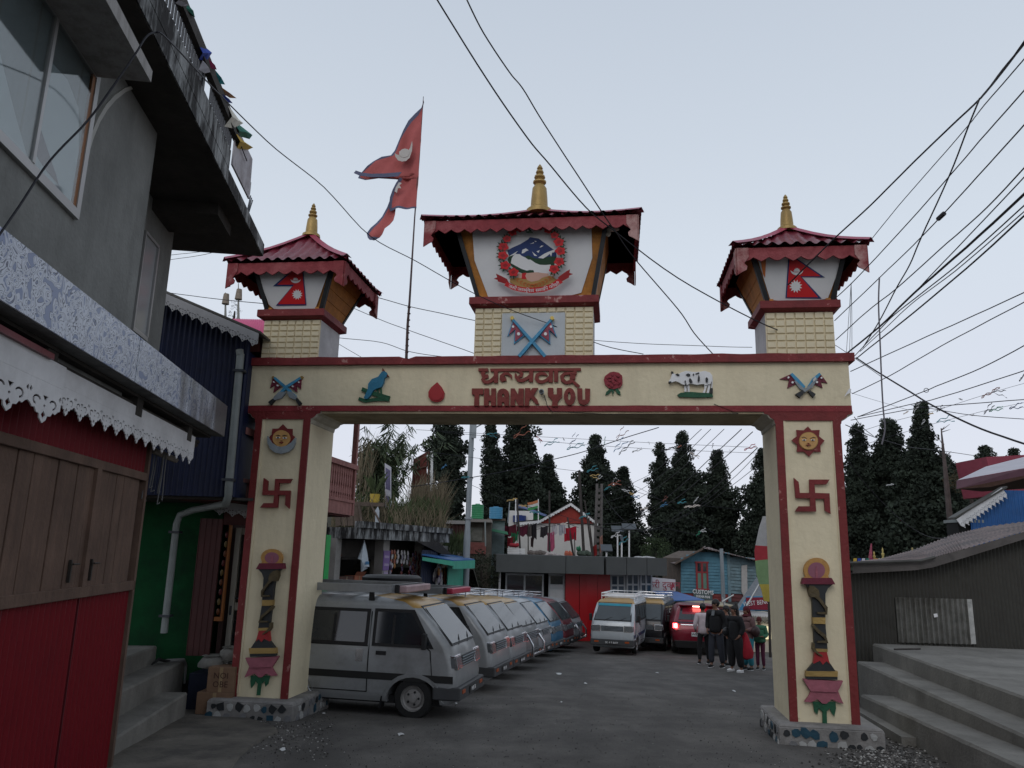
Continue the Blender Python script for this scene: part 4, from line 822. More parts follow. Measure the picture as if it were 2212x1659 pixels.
# steps on the left
stp = thing('concrete_steps', 'worn concrete steps climbing left from the road to the green shop wall', 'steps', tuple(FL.w(8.5, .9, -.45)), 97.3)
for i, (y0, x1, zt, zn) in enumerate([(.437, 9.96, -.25, .02), (.73, 10.85, -.01, .03), (1.03, 10.6, .20, .04)]):
    m = MB(FL); n = 10; x0 = 6.0
    fr_ = [(x0 + (x1 - x0) * k / n, y0 + .012 * noise.noise(Vector((k * .7, i, 0))), zt + zn * (1 - k / n) + .008 * noise.noise(Vector((k, i, 5)))) for k in range(n + 1)]
    y1 = 4.2
    vs = []
    for (x, y, z) in fr_: vs += [(x, y + .0, -1.0), (x, y, z - .02), (x, y + .015, z), (x, y1, z)]
    m.add(vs, [(4 * k + j, 4 * k + 4 + j, 4 * k + 5 + j, 4 * k + 1 + j) for k in range(n) for j in range(3)] + [(4 * n, 4 * n + 3, 4 * n + 2, 4 * n + 1)])
    m.build('step', STEPC, stp)
# small drape and debris on the end of the middle step
p = FL.w(9.9, .76, -.06); m = MB(FL); m.tube([(10.6, .9, .02), (10.75, .72, .01), (10.87, .715, -.08), (10.88, .71, -.3)], [.02, .025, .02, .014], 6); tag(m.build('rag', clothm('grey')), 'limp grey rag draped over the end of the middle left step', 'rag')
m = MB(FL); m.tube([(10.2, .95, .03), (10.35, .92, .07), (10.5, .88, .03), (10.6, .85, .02)], [.01, .022, .02, .01], 6); tag(m.build('plastic_sheet', BLACK), 'crumpled black plastic sheet lying on the middle left step', 'plastic sheet')

# ============================================================ BLUE CORRUGATED BUILDING behind
BL = Fr(0, 9.9, 0)
bb = thing('blue_tin_house', 'narrow two storey house of dark blue corrugated tin over a green ground floor', 'house', (-4.3, 10.5, -.5))
BLUET = mat('navy_tin', (.006, .011, .04), .45, .25, 3, .06, spec=.2, dirt=.3, dcol=(.004, .006, .014))
m = MB(BL); corr(m, -5.4, 2.085, -3.49, 4.7, 0, .07, .009, 6, top=lambda x: 4.66 + (x + 4.69) * -.402); m.box(-5.4, .012, 2.085, -3.49, 1.04, 4.0); bw = m.build('wall', BLUET, bb)
m = MB(BL); m.hexa([(-5.4, -.26, 5.03), (-3.28, -.26, 4.18), (-3.28, 1.0, 4.18), (-5.4, 1.0, 5.03)], [(-5.4, -.26, 5.06), (-3.28, -.26, 4.21), (-3.28, 1.0, 4.21), (-5.4, 1.0, 5.06)]); m.build('roof', DARKTIN, bb)
FB2 = Fr(0, 9.9 - .27, 0)
lace(FB2, -5.2, -3.3, 4.80 + .09, .15, .14, 'fretwork_board', bb, slope=-.402, band=.05, m_=mat('grey_fretwork', (.33, .33, .34), .7, .1, 5))
GRW = mat('bottle_green_wall', (.005, .062, .02), .75, .3, 1.5, .1, spec=.15, dirt=.5, dcol=(.006, .02, .012))
MB(BL).box(-6.4, 1.05, -.3, -4.0, 1.3, 2.085).build('lower_wall', GRW, bb)
MB(BL).box(-6.2, .1, 2.05, -3.3, 1.05, 2.084).build('overhang', CONCD, bb)
m = MB(BL); m.tube([(-3.60, -.07, 4.0), (-3.585, -.07, 3.93)], .05, 8); m.tube([(-3.585, -.06, 3.95), (-3.56, -.06, 2.2), (-3.575, .0, 2.08), (-3.66, .15, 2.0)], .05, 10); m.tube([(-3.66, .15, 2.0), (-4.2, .5, 1.93), (-4.40, .56, 1.86), (-4.43, .56, 1.74), (-4.43, .56, .35)], .045, 10); m.build('drainpipe', PVC, bb, smooth=True)
for z in (3.7, 2.28): MB(BL).box(-3.64, -.125, z, -3.5, 0, z + .03).build('pipe_bracket', IRON, bb)
for z in (1.62, .55): MB(BL).box(-4.5, .5, z, -4.36, .62, z + .03).build('pipe_bracket', IRON, bb)
m = MB(BL); m.box(-4.06, .42, .1, -3.77, .46, 1.82); dl = m.build('door', mat('maroon_tin', (.05, .012, .011), .6, .2, 3), bb)
for k in range(4): MB(BL).box(-4.06 + k * .075, .412, .1, -4.06 + k * .075 + .008, .4195, 1.82).build('rib', MATS['maroon_tin'], dl)
# little shop between the green wall and the left gate pillar
sh = thing('corner_shop', 'dim little shop with maroon front and white framed door behind the left gate pillar', 'shop', (-3.4, 10.9, -.55))
MB(BL).box(-3.86, 1.9, -.6, -2.95, 2.0, 2.2).box(-3.86, .9, -.6, -3.8, 2.3, 2.2).build('wall', mat('shop_dark', (.035, .016, .014), .9), sh)
m = MB(BL); m.box(-3.86, .7, 1.75, -2.8, .8, 2.2); m.build('front_board', mat('maroon_board', (.07, .02, .018), .7), sh)
lace(Fr(0, 10.45, 0), -3.95, -3.1, 2.02, .14, .16, 'fretwork_board', sh, slope=-.1, band=.04, m_=MATS['grey_fretwork'])
m = MB(BL); X0, X1, Z0, Z1 = -3.77, -3.38, -.1, 1.72
for a in ((X0, .97, Z0, X0 + .07, 1.04, Z1), (X1 - .05, 1.0, Z0, X1, 1.04, Z1), (X0 + .05, 1.0, Z1 - .09, X1 - .05, 1.04, Z1), (X0 + .05, 1.0, .62, X1 - .05, 1.04, .72), (X0 + .05, 1.0, Z0, X1 - .05, 1.04, Z0 + .05)): m.box(*a)
dr = m.build('door', mat('cream_metal', (.40, .38, .34), .5, .06, 4), sh); MB(BL).box(X0 + .05, 1.015, Z0 + .05, X1 - .05, 1.02, .62).box(X0 + .05, 1.015, .72, X1 - .05, 1.02, Z1 - .09).build('pane', GLASSD, dr)
MB(BL).tube([(X0 + .02, .985, .78), (X0 + .13, .985, .78)], .008, 6).tube([(X0 + .03, .98, .68), (X0 + .03, .98, .56)], .02, 8).build('latch', IRON, dr)
m = MB(BL); m.box(-3.78, .72, .55, -3.755, .78, 1.78); m.box(-3.86, .72, .5, -3.755, .78, .55); sf = m.build('goods_rack', mat('rack_orange', (.35, .13, .04), .6), sh)
for k in range(9): MB(BL).ell((-3.81 + rnd(-.01, .01), .72, .62 + k * .125), (.022, .02, .045), 7, 5).build('packet', [mat('pk_or', (.15, .05, .02), .4), mat('pk_ye', (.16, .11, .04), .4), mat('pk_re', (.1, .015, .015), .4)][k % 3], sf)
MB(BL).box(-4.0, .45, -.55, -3.0, .9, -.12).build('base', mat('blue_plinth', (.012, .016, .035), .8), sh)
def sack(x, y, z, r, h, lab):
    m = MB(); prof = [(r * .9, 0), (r * 1.05, h * .3), (r, h * .8), (r * .8, h), (r * 1.0, h * 1.08), (r * .72, h * 1.02), (r * .6, h * .85), (0, h * .8)]
    m.lathe((x, y, z), prof, 12); o = m.build('sack', mat('sack_weave', (.17, .165, .15), .85, .15, 14, .4), None, smooth=True)
    for v in o.data.vertices: v.co += Vector((noise.noise(v.co * 6), noise.noise(v.co * 6 + Vector((5, 0, 0))), 0)) * .07
    tag(o, lab, 'sack')
sack(-3.70, 10.25, -.02, .15, .13, 'open white sack with rolled rim, left one beside the maroon door leaf'); sack(-3.44, 10.3, .06, .15, .15, 'open white sack with rolled rim, right one against the gate pillar')
CARD = mat('cardboard', (.17, .10, .06), .85, .15, 5, .2)
def carton(fr, x0, y0, z0, x1, y1, z1, lab, txt=(), flap=False, mt=None):
    t = thing('cardboard_box', lab, 'box', tuple(fr.w((x0 + x1) / 2, (y0 + y1) / 2, z0))); mt = mt or CARD
    MB(fr).box(x0, y0, z0, x1, y1, z1).build('carton', mt, t, bevel=.004)
    MB(fr).box((x0 + x1) / 2 - .02, y0 - .003, z0 + .002, (x0 + x1) / 2 + .02, y0 - .0005, z1).build('tape', mat('tape', (.26, .18, .1), .3), t)
    for i, s_ in enumerate(txt):
        g = textgeo(s_, .1, .001); m = MB(fr); addxz(m, g, (x0 + x1) / 2, y0 - .004, z1 - .13 - .1 * i); m.build('lettering', mat('box_ink', (.05, .02, .015), .8), t)
    if flap:
        a = MB(fr); a.hexa([(x0, y0, z1), (x1, y0, z1), (x1, y0 + .006, z1), (x0, y0 + .006, z1)], [(x0 - .06, y0 - .1, z1 + .1), (x1 - .06, y0 - .1, z1 + .1), (x1 - .06, y0 - .094, z1 + .1), (x0 - .06, y0 - .094, z1 + .1)]); a.hexa([(x1, y0, z1), (x1 + .006, y0, z1), (x1 + .006, y1, z1), (x1, y1, z1)], [(x1 + .1, y0, z1 - .08), (x1 + .106, y0, z1 - .08), (x1 + .106, y1, z1 - .08), (x1 + .1, y1, z1 - .08)]); a.build('flap', mt, t)
carton(ID, -3.73, 9.95, -.52, -3.3, 10.3, -.27, 'plain brown carton at the bottom of the pair behind the left gate pillar')
carton(ID, -3.63, 9.97, -.27, -3.3, 10.25, .02, 'brown carton with faint lettering stacked on top behind the left gate pillar', ('NOI', 'OBE'))

# ============================================================ TIMBER BALCONY HOUSE
TB = Fr(-4.9, 0, 82.2)
th = thing('balcony_house', 'old timber house with faded pink balustraded balcony jutting behind the left gate pillar', 'house', tuple(TB.w(12.5, 1, -.7)), 82.2)
xr = TB.px(770, 1005, 0)[0]; zr_ = TB.px(770, 1008, 0)[1]; zb_ = TB.px(768, 1115, 0)[1]; zm = TB.px(768, 1085, 0)[1]
MREDW = mat('maroon_timber', (.085, .016, .014), .75, .25, 3, .2)
MB(TB).box(11.6, .8, -1, xr - .05, 3.5, zr_ + 1.7).build('wall', MREDW, th)
fr_ = MB(TB).box(10.15, 0, zb_, xr, .06, zm - .03).build('balcony_apron', PINKW, th)
MB(TB).box(10.15, .06, zb_ - .03, xr, .8, zb_ + .06).build('balcony_floor', MREDW, th)
rl = MB(TB).box(10.15, -.04, zr_ - .07, xr + .02, .08, zr_ + .02).box(10.15, -.02, zm - .03, xr, .075, zm + .02).build('balcony_rail', PINKW, th)
MB(TB).box(xr - .09, -.015, zb_, xr, .075, zr_ + 1.3).build('post', PINKW, th); MB(TB).box(xr - .06, .08, zb_ + .1, xr, .8, zr_).build('side_panel', PINKW, th)
MB(TB).box(10.15, -.1, zr_ + 1.05, xr + .1, 1.2, zr_ + 1.25).build('eave', MREDW, th)
h_ = zr_ - .07 - (zm + .02); m = MB(); prof = [(-.045, 0), (.045, 0), (.045, .08), (.025, .14), (.05, .2), (.05, .3), (.022, .42), (.035, .5), (.045, .62), (.03, .75), (.048, .85), (.045, 1), (-.045, 1), (-.048, .85), (-.03, .75), (-.045, .62), (-.035, .5), (-.022, .42), (-.05, .3), (-.05, .2), (-.025, .14), (-.045, .08)]
m.prism([(a, b * h_) for a, b in prof], -.012, .012); t_ = m.build('t', PINKW); bal = t_.data; bpy.data.objects.remove(t_)
for i in range(42):
    x = xr - .16 - i * .115
    if x < 10.2: break
    inst(bal, 'baluster', rl, TB.M @ Matrix.Translation((x, .03, zm + .02)))
MB(TB).box(10.2, .05, zr_ + .02, 10.25, .1, zr_ + .7).box(10.38, .05, zr_ + .02, 10.43, .1, zr_ + .7).build('window_bar', PVC, th)
MB(TB).box(11.3, .5, -1.1, xr - 1, 3.5, zb_ - .04).build('lower_wall', mat('dark_boards', (.03, .024, .02), .9, .3, 3), th)
# ============================================================ SHOPS WITH WEATHERED CANOPY
A = at(773, 1163.5, 18.5); B = at(966, 1171.5, 23.0); SF = Fr(A.x, A.y, math.degrees(math.atan2(B.y - A.y, B.x - A.x)))
SL = sqrt((B.x - A.x) ** 2 + (B.y - A.y) ** 2); K5 = ZC(1340, 2050, 600)
sp_ = lambda x, y, o=0: SF.px(*K5(x, y), o)
zc0 = sp_(320, 355)[1]; zc1 = sp_(380, 195)[1]; zc2 = sp_(380, 100)[1]; gzS = gz(20.5)
can = thing('shop_row', 'low row of dark open shops under a stained concrete canopy behind the parked vans', 'shops', tuple(SF.w(SL / 2, 1, gzS)), math.degrees(SF.yaw))
cs = MB(SF).box(-.1, -.05, zc0, SL + .05, 2.6, zc1).box(-2.5, .8, zc0 - .02, -.1, 2.6, zc1 + .1).build('canopy', CONCW, can)
MB(SF).box(-.02, -.12, zc1 + .001, SL + .1, .1, zc2).build('parapet', CONCW, can)
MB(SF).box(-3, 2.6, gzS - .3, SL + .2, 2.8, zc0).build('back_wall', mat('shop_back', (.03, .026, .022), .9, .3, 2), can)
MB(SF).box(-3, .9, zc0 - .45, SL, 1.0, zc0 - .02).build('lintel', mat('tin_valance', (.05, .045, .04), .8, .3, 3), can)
WC = mat('limewashed_post', (.34, .33, .31), .9, .15, 4, .2, dirt=.4)
for (xa, xb, o) in ((-20, 60, .5), (680, 770, .3), (1255, 1280, .3)):
    a = sp_(xa, 700, o)[0]; b = sp_(xb, 700, o)[0]; MB(SF).box(a, o, gzS - .3, b, o + .25, zc0 - .001).build('post', WC, can)
a = sp_(695, 530, .29); b = sp_(775, 820, .29); pp = MB(SF).prism([(a[0], a[1]), (b[0], a[1]), (b[0] - .03, b[1]), (a[0], b[1])], .28, .296).build('poster', mat('violet_poster', (.19, .11, .30), .5, .15, 8), can)
for k in range(4): MB(SF).prism([(a[0] + .05, a[1] - .12 - k * .2), (b[0] - .06, a[1] - .13 - k * .2), (b[0] - .06, a[1] - .19 - k * .2), (a[0] + .05, a[1] - .18 - k * .2)], .277, .2795).build('print', mat('poster_pink', (.35, .28, .42), .5), pp)
a = sp_(510, 650, 1.3); b = sp_(660, 930, 1.3)
for k in range(4):
    xa = a[0] + (b[0] - a[0]) * k / 4; MB(SF).box(xa, 1.3, b[1] - .4, xa + (b[0] - a[0]) / 4 - .01, 1.33, a[1]).build('board', mat('grey_board', (.13, .12, .10), .9, .3, 4), can)
MB(SF).box(sp_(80, 640, 1.0)[0], 1.0, sp_(80, 655, 1.0)[1] - .01, sp_(670, 640, 1.0)[0], 1.08, sp_(80, 560, 1.0)[1]).build('shutter_box', mat('shutter_grey', (.07, .065, .06), .8, .3, 4), can)
# counter
MB(SF).box(-.3, .7, gzS, SL, 1.1, sp_(300, 1010, .9)[1]).build('counter', mat('counter_wood', (.05, .035, .025), .8, .3, 4), can)
zc_ = sp_(300, 1010, .9)[1]
def cart2(x0, y0, x1, y1, lab, o, mt=None, flap=False):
    a = sp_(x0, y1, o); b = sp_(x1, y0, o); carton(SF, a[0], o, zc_, b[0], o + .3, max(b[1], zc_ + .12), lab, (), flap, mt)
cart2(40, 905, 262, 1015, 'dull brown flat carton on the shop counter, left of the orange box', .75, mat('card_dull', (.10, .05, .04), .8)); cart2(262, 895, 410, 1015, 'open orange brown carton with raised flaps on the shop counter', .72, mat('card_orange', (.34, .12, .07), .8), True)
# hanging plastic bag / folded umbrella
m = MB(SF); P = lambda x, y, o=.1: (sp_(x, y, o)[0], o, sp_(x, y, o)[1])
vs = [P(415, 372), P(390, 470, .02), P(325, 650, .05), P(372, 668, -.04), P(370, 842, 0.0), P(465, 785, .08), P(408, 765, -.06), P(486, 768, .04), P(455, 560, .06), P(430, 440, .1)]
m.add(vs, [(0, 1, 2, 3), (0, 3, 6, 9), (3, 4, 5, 6), (9, 6, 7, 8)]); m.add([(a, b + .02, c) for a, b, c in vs], [(3, 2, 1, 0), (9, 6, 3, 0), (6, 5, 4, 3), (8, 7, 6, 9)])
us = m.build('hanging_cloth', mat('pale_grey_cloth', (.40, .45, .49), .7, .08, 5, .1), None); tag(us, 'pale grey pointed cloth bag hanging from the weathered canopy edge', 'cloth bag')
m = MB(SF); a = P(427, 690, -.08); b = P(478, 735, -.08); m.box(a[0], -.085, b[2], b[0], -.08, a[2]); m.build('badge', mat('badge_blue', (.03, .13, .25), .6), us)
# hanging snack strips
random.seed(9); pkm = []
for c in ((.30, .10, .07), (.42, .40, .40), (.12, .03, .03), (.22, .20, .24), (.36, .16, .05), (.06, .04, .08), (.15, .10, .18)):
    m = MB(); m.ell((0, 0, 0), (.05, .022, .075), 8, 5); t_ = m.build('t', mat('pkt%.2f%.2f' % c[:2], c, .25, .3, 12)); pkm.append(t_.data); bpy.data.objects.remove(t_)
strips = [(820, 520, 5, (0, 1)), (860, 520, 4, (0, 4)), (905, 520, 3, (1, 1)), (965, 530, 3, (1, 3)), (1005, 530, 3, (1, 1)), (1050, 540, 3, (1, 3)), (1165, 540, 9, (2, 5)), (1215, 560, 7, (2, 2)), (1130, 560, 6, (5, 2)), (800, 680, 3, (3, 5)), (1290, 740, 5, (2, 1)), (1375, 740, 5, (2, 1)), (960, 700, 4, (2, 5)), (1080, 690, 4, (2, 6))]
for i, (x, y, n, kk) in enumerate(strips):
    o = .35; a = sp_(x, y, o); t = thing('snack_strip', 'snack packet strip hanging in the dark shop, %s' % (['first from the violet poster', 'second from the violet poster', 'third from the violet poster', 'fourth from the violet poster', 'fifth from the violet poster', 'sixth from the violet poster', 'longest, near the right post', 'brown, touching the right post', 'dark, left of the longest', 'grey, low beside the poster', 'red and white, left on wire hanger', 'red and white, right on wire hanger', 'dim, mid shop', 'dim, right of mid shop'][i]), 'snack packets', tuple(SF.w(a[0], o, a[1])), 0, 'snack packets hung in the shops')
    for k in range(n): inst(pkm[kk[k % 2]], 'packet', t, SF.M @ Matrix.Translation((a[0] + rnd(-.015, .015), o - .02 * (k % 2), a[1] - .06 - k * .115)) @ Matrix.Rotation(rnd(-.3, .3), 4, 'Y'))
def heap(x, y, w, h, ks, lab, o=-.1):
    a = sp_(x, y, o); t = thing('bag_heap', lab, 'snack bags', tuple(SF.w(a[0], o, a[1])))
    for k in range(22):
        u_ = rnd(-1, 1); v_ = rnd(0, 1) * (1 - abs(u_) * .35)
        inst(pkm[random.choice(ks)], 'bag', t, SF.M @ Matrix.Translation((a[0] + u_ * w, o + rnd(-.1, .1), a[1] + v_ * h)) @ Matrix.Rotation(rnd(-.7, .7), 4, 'Y') @ Matrix.Scale(rnd(1.2, 1.9), 4))
heap(1505, 1010, .2, .62, (1, 3, 4, 6), 'heap of blue and silver snack bags piled before the navy booth wall'); heap(1650, 1010, .19, .6, (2, 4, 0, 2), 'heap of brown snack bags piled against the turquoise booth')
# turquoise booth
tb = thing('turquoise_booth', 'small turquoise booth with a blue tin roof and navy side wall', 'booth', tuple(SF.w(sp_(1700, 900, -.3)[0], 0, gzS)))
TQ = mat('turquoise_board', (.06, .34, .24), .6, .1, 3, .15, dirt=.3, dcol=(.02, .15, .1), streak=True)
a = sp_(1650, 690, -.3); b = sp_(1912, 1020, -.3); MB(SF).box(a[0], -.3, gzS, b[0], -.27, a[1] + .1).build('front_panel', TQ, tb)
a2 = sp_(1275, 650, .0); m = MB(SF); corr(m, a2[0], gzS, a[0] - .01, a[1] + .3, .05, .12, .015, 6); m.build('side_wall', mat('navy_sheet', (.01, .018, .05), .5, .2, 4), tb)
e0 = sp_(1280, 580, -.2); e1 = sp_(2030, 655, -.75); f0 = sp_(1640, 590, .5)
m = MB(SF); V = [(e0[0], -.15, e0[1]), (sp_(1715, 690, -.8)[0], -.8, sp_(1715, 668, -.8)[1]), (e1[0], -.75, e1[1]), (sp_(1720, 592, .6)[0], .6, sp_(1720, 592, .6)[1]), (sp_(1500, 575, .6)[0], .6, sp_(1500, 575, .6)[1])]
m.add(V + [(x, y, z - .03) for x, y, z in V], [(0, 1, 2, 3, 4), (9, 8, 7, 6, 5), (0, 5, 6, 1), (1, 6, 7, 2), (2, 7, 8, 3)]); m.build('roof', mat('blue_tin', (.02, .10, .28), .45, .15, 4, .1), tb)
m = MB(SF); q0, q1 = V[1], V[2]; m.add([(q0[0], q0[1] - .02, q0[2] - .03), (q1[0], q1[1] - .02, q1[2] - .03), (q1[0], q1[1] - .02, q1[2] - .26), (q0[0], q0[1] - .02, q0[2] - .24), (q0[0], q0[1] + .01, q0[2] - .03), (q1[0], q1[1] + .01, q1[2] - .03), (q1[0], q1[1] + .01, q1[2] - .26), (q0[0], q0[1] + .01, q0[2] - .24)], [(0, 1, 2, 3), (4, 7, 6, 5), (3, 2, 6, 7), (0, 4, 5, 1), (1, 5, 6, 2), (0, 3, 7, 4)])
q2 = V[0]; m.add([(q2[0], q2[1] - .02, q2[2] - .08), (q0[0], q0[1] - .01, q0[2] - .03), (q0[0], q0[1] - .01, q0[2] - .16), (q2[0], q2[1] - .02, q2[2] - .17)], [(0, 1, 2, 3)]); m.build('fascia', TQ, tb)
# plywood wall between canopy & booth
m = MB(SF); a = sp_(1270, 450, .6); b = sp_(1640, 580, .6); corr(m, a[0], b[1] - .3, b[0], a[1], .6, .12, .015, 6); m.build('tin_gable', mat('grey_tin_old', (.12, .12, .115), .6, .3, 4), can)
m = MB(SF); V = [P(1180, 395, -.1), P(1500, 405, -.1), P(1700, 590, .0), P(1560, 590, 0)]; m.add(V + [(x, y + 1.5, z) for x, y, z in V], [(0, 1, 2, 3), (7, 6, 5, 4), (1, 5, 6, 2), (0, 4, 5, 1)]); m.build('lean_to_roof', CONCD, can)
# green door strip seen right of the gate pillar
m = MB(TB); a = TB.px(700, 1155, .4); b = TB.px(714, 1270, .4); m.box(a[0], .35, -1.0, b[0] - .3, .42, a[1]); gd = m.build('green_board_wall', mat('bright_green', (.01, .35, .07), .5, .1, 4)); tag(gd, 'bright green upright panel showing beside the left gate pillar', 'panel')
# people inside the shop (heads above the counter) are built with the people
# ============================================================ HILLSIDE, TREES, FAR BUILDINGS
def kx(u, v, Y): p = at(u, v, Y); return p
FRONT = lambda Y: Fr(0, Y, 0)
def q2(fr, u, v, y=0): return fr.px(u, v, y)
LEAF = mat('conifer_leaf', (.011, .017, .012), .95, .5, .7, rgb2=(.026, .036, .024)); LEAF2 = mat('bush_leaf', (.035, .055, .022), .9, .5, 3); BAMB = mat('bamboo_leaf', (.05, .07, .035), .8, .4, 2); DRY = mat('dry_grass', (.14, .115, .075), .9, .35, 3); HEDGE = mat('hedge_leaf', (.03, .038, .022), .9, .5, 3)
TREE = thing
def clump(V, Fc, c, r, n, rs, flat=.8):
    for _ in range(n):
        while True:
            d = Vector((rs.uniform(-1, 1), rs.uniform(-1, 1), rs.uniform(-1, 1)))
            if .05 < d.length < 1: break
        p = c + Vector((d.x * r, d.y * r, d.z * r * flat)); s_ = min(r * rs.uniform(.12, .27), .16)
        a = Vector((rs.gauss(0, 1), rs.gauss(0, 1), rs.gauss(0, 1))).normalized(); b_ = a.cross(Vector((rs.gauss(0, 1), rs.gauss(0, 1), rs.gauss(0, 1)))).normalized()
        i = len(V); V += [tuple(p - a * s_), tuple(p + b_ * s_ * .6), tuple(p + a * s_), tuple(p - b_ * s_ * .6)]; Fc.append((i, i + 1, i + 2, i + 3))
def conifer(u, vt, vb, Y, wt, wb, label, seed, gaps=.0, leanu=0, bare=None, shape_=None, group='tall conifers behind the square', lf=None, dens=1.0):
    rs = random.Random(seed); base = at(u, vb, Y); top = at(u + leanu, vt, Y); H = top.z - base.z; k = Y / FPX
    gb = Vector((base.x, Y, -1.43)); H = top.z - gb.z; t = thing('conifer_tree', label, 'tree', tuple(gb), 0, group)
    ax = lambda f: Vector((gb.x + (top.x - gb.x) * f, Y, gb.z + H * f))
    m = MB(); m.tube([ax(i / 8) for i in range(9)], [max(.02, .32 * (1 - i / 8.3)) * H / 14 for i in range(9)], 7); 
    limbs = []
    V = []; Fc = []; f0 = (base.z - gb.z) / H * .5 if bare is None else bare; nl = int(38 * dens)
    for i in range(nl):
        f = f0 + (1 - f0) * (i + .5) / nl; fn = (f - f0) / (1 - f0)
        w = (shape_(fn) if shape_ else (wb * .84 + (wt - wb * .84) * fn ** 1.15) * min(1, (1 - fn) * 3.4 + .14)) * k / 2 * 1.55 * (.78 + .34 * abs(sin(i * .83 + seed)))
        w *= 1 + .28 * noise.noise(Vector((f * 5.5, seed * 3.1, 0))); nb = max(3, int((3 + w / (k * 9)) * 1.2))
        for j in range(nb):
            if rs.random() < gaps: continue
            a = 2 * pi * (j + rs.random() * .8) / nb; rr = w * (rs.uniform(.45, .95) if j % 3 else rs.uniform(.1, .6))
            wv = 1 + .35 * noise.noise(Vector((a * 1.3, f * 9, seed)))
            c = ax(f) + Vector((cos(a) * rr * wv, sin(a) * rr * wv, rs.uniform(-.2, .2) * H / 20 - rr * .15)); r_ = max(.45, w * rs.uniform(.3, .5)) if w > .8 else .42
            r_ = min(r_, 1.15 * Y / 60)
            clump(V, Fc, c, r_, int(80 + 110 * min(1.2, r_)), rs, .72)
            if rs.random() < .35: limbs.append((ax(f - .01), c))
    for a_, b_ in limbs: m.tube([a_, (a_ + b_) / 2 + Vector((0, 0, .1)), b_], [.06, .045, .02], 4)
    m.build('trunk', BARK, t)
    mm = MB(); mm.v = [Vector(v) for v in V]; mm.f = [list(f) for f in Fc]; mm.mi = [0] * len(Fc); mm.build('crown', lf or LEAF, t)
    return t
conifer(968, 868, 1140, 52, 46, 72, 'ragged dark conifer rising just left of the grey lamp pole', 1, .22, dens=1.0)
conifer(1062, 880, 1135, 55, 12, 26, 'thin pruned conifer with tufts along a bare stem between pole and tall pair', 2, .0, bare=.25, shape_=lambda f: (6 if f > .78 else 15 + 13 * abs(sin(f * 17))), dens=.9)
conifer(1125, 850, 1195, 58, 52, 96, 'broad tall conifer whose top hides behind the gate beam', 3, .05, dens=1.1)
conifer(1184, 985, 1195, 61, 26, 108, 'shorter spreading conifer on the right side of the broad tall one', 4, .04)
conifer(1287, 942, 1200, 60, 44, 100, 'pointed conifer behind the roadside electric pole', 5, .06)
conifer(1347, 1012, 1205, 63, 26, 84, 'slightly lower conifer touching the right side of the pointed one', 6, .04)
conifer(1425, 960, 1120, 64, 26, 54, 'loose tufted conifer at the left edge of the paired tall ones', 7, .35)
conifer(1474, 936, 1230, 60, 30, 104, 'tallest full conifer right of centre, above the blue timber house', 8, .05)
conifer(1550, 975, 1225, 62, 30, 96, 'dense conifer directly above the blue timber house roof', 9, .06)
conifer(1650, 975, 1240, 58, 46, 84, 'open branched conifer partly hidden by the right gate pillar', 10, .25)
conifer(1852, 922, 1215, 50, 30, 88, 'ragged conifer just right of the right gate pillar', 11, .2)
conifer(1922, 908, 1215, 52, 58, 128, 'bushy topped wide conifer between the ragged and the cone shaped ones', 12, .1)
conifer(1990, 870, 1215, 48, 10, 150, 'cone shaped conifer, tallest to the right of the gate', 13, .0, dens=1.25)
conifer(2040, 985, 1185, 55, 40, 70, 'shorter bushy conifer behind the dead trunk on the right', 14, .08)
conifer(2128, 962, 1120, 66, 40, 84, 'round headed far tree above the maroon roof', 15, .12)
conifer(2190, 972, 1110, 70, 36, 60, 'small far tree at the right edge above the red roof', 16, .1)
def bush(u, v, ru, rv, Y, n, lf, label, seed, gb=None, trunk=True):
    rs = random.Random(seed); c = at(u, v, Y); k = Y / FPX; t = thing('bush', label, 'bush', (c.x, Y, gb if gb is not None else c.z - rv * k)); V = []; Fc = []
    for _ in range(n):
        th_ = rs.uniform(0, 2 * pi); ph = rs.uniform(-1, 1); rr = rs.uniform(.55, 1)
        p = c + Vector((cos(th_) * sqrt(1 - ph * ph) * ru * k * rr, sin(th_) * sqrt(1 - ph * ph) * ru * k * rr, ph * rv * k * rr)); clump(V, Fc, p, min(ru, rv) * k * .24, 22, rs)
    mm = MB(); mm.v = [Vector(v) for v in V]; mm.f = [list(f) for f in Fc]; mm.mi = [0] * len(Fc); mm.build('foliage', lf, t)
    if trunk: MB().tube([(c.x, Y, (gb if gb is not None else c.z - rv * k * 1.3)), (c.x, Y, c.z)], [.1, .04], 5).build('stem', BARK, t)
bush(1418, 1195, 34, 40, 45, 110, LEAF2, 'round green tree between the conifers above the grey building', 31, -1.43)
bush(1040, 1235, 42, 42, 27, 110, HEDGE, 'untidy dark bush at the foot of the grey lamp pole', 32, -1.43)
bush(985, 1185, 34, 26, 25.5, 50, HEDGE, 'low scrub under the maroon shed left of the lamp pole', 33)
bush(2095, 1040, 52, 36, 40, 90, mat('autumn_leaf', (.06, .045, .022), .9, .5, 3), 'brownish shrubs under the maroon roof on the right', 34)
bush(2150, 1000, 34, 18, 46, 40, LEAF2, 'olive scrub behind the maroon roof ridge', 35)
bush(507, 672, 14, 26, 40, 40, LEAF, 'small dark treetop beside the prayer poles above the pink roof', 36)
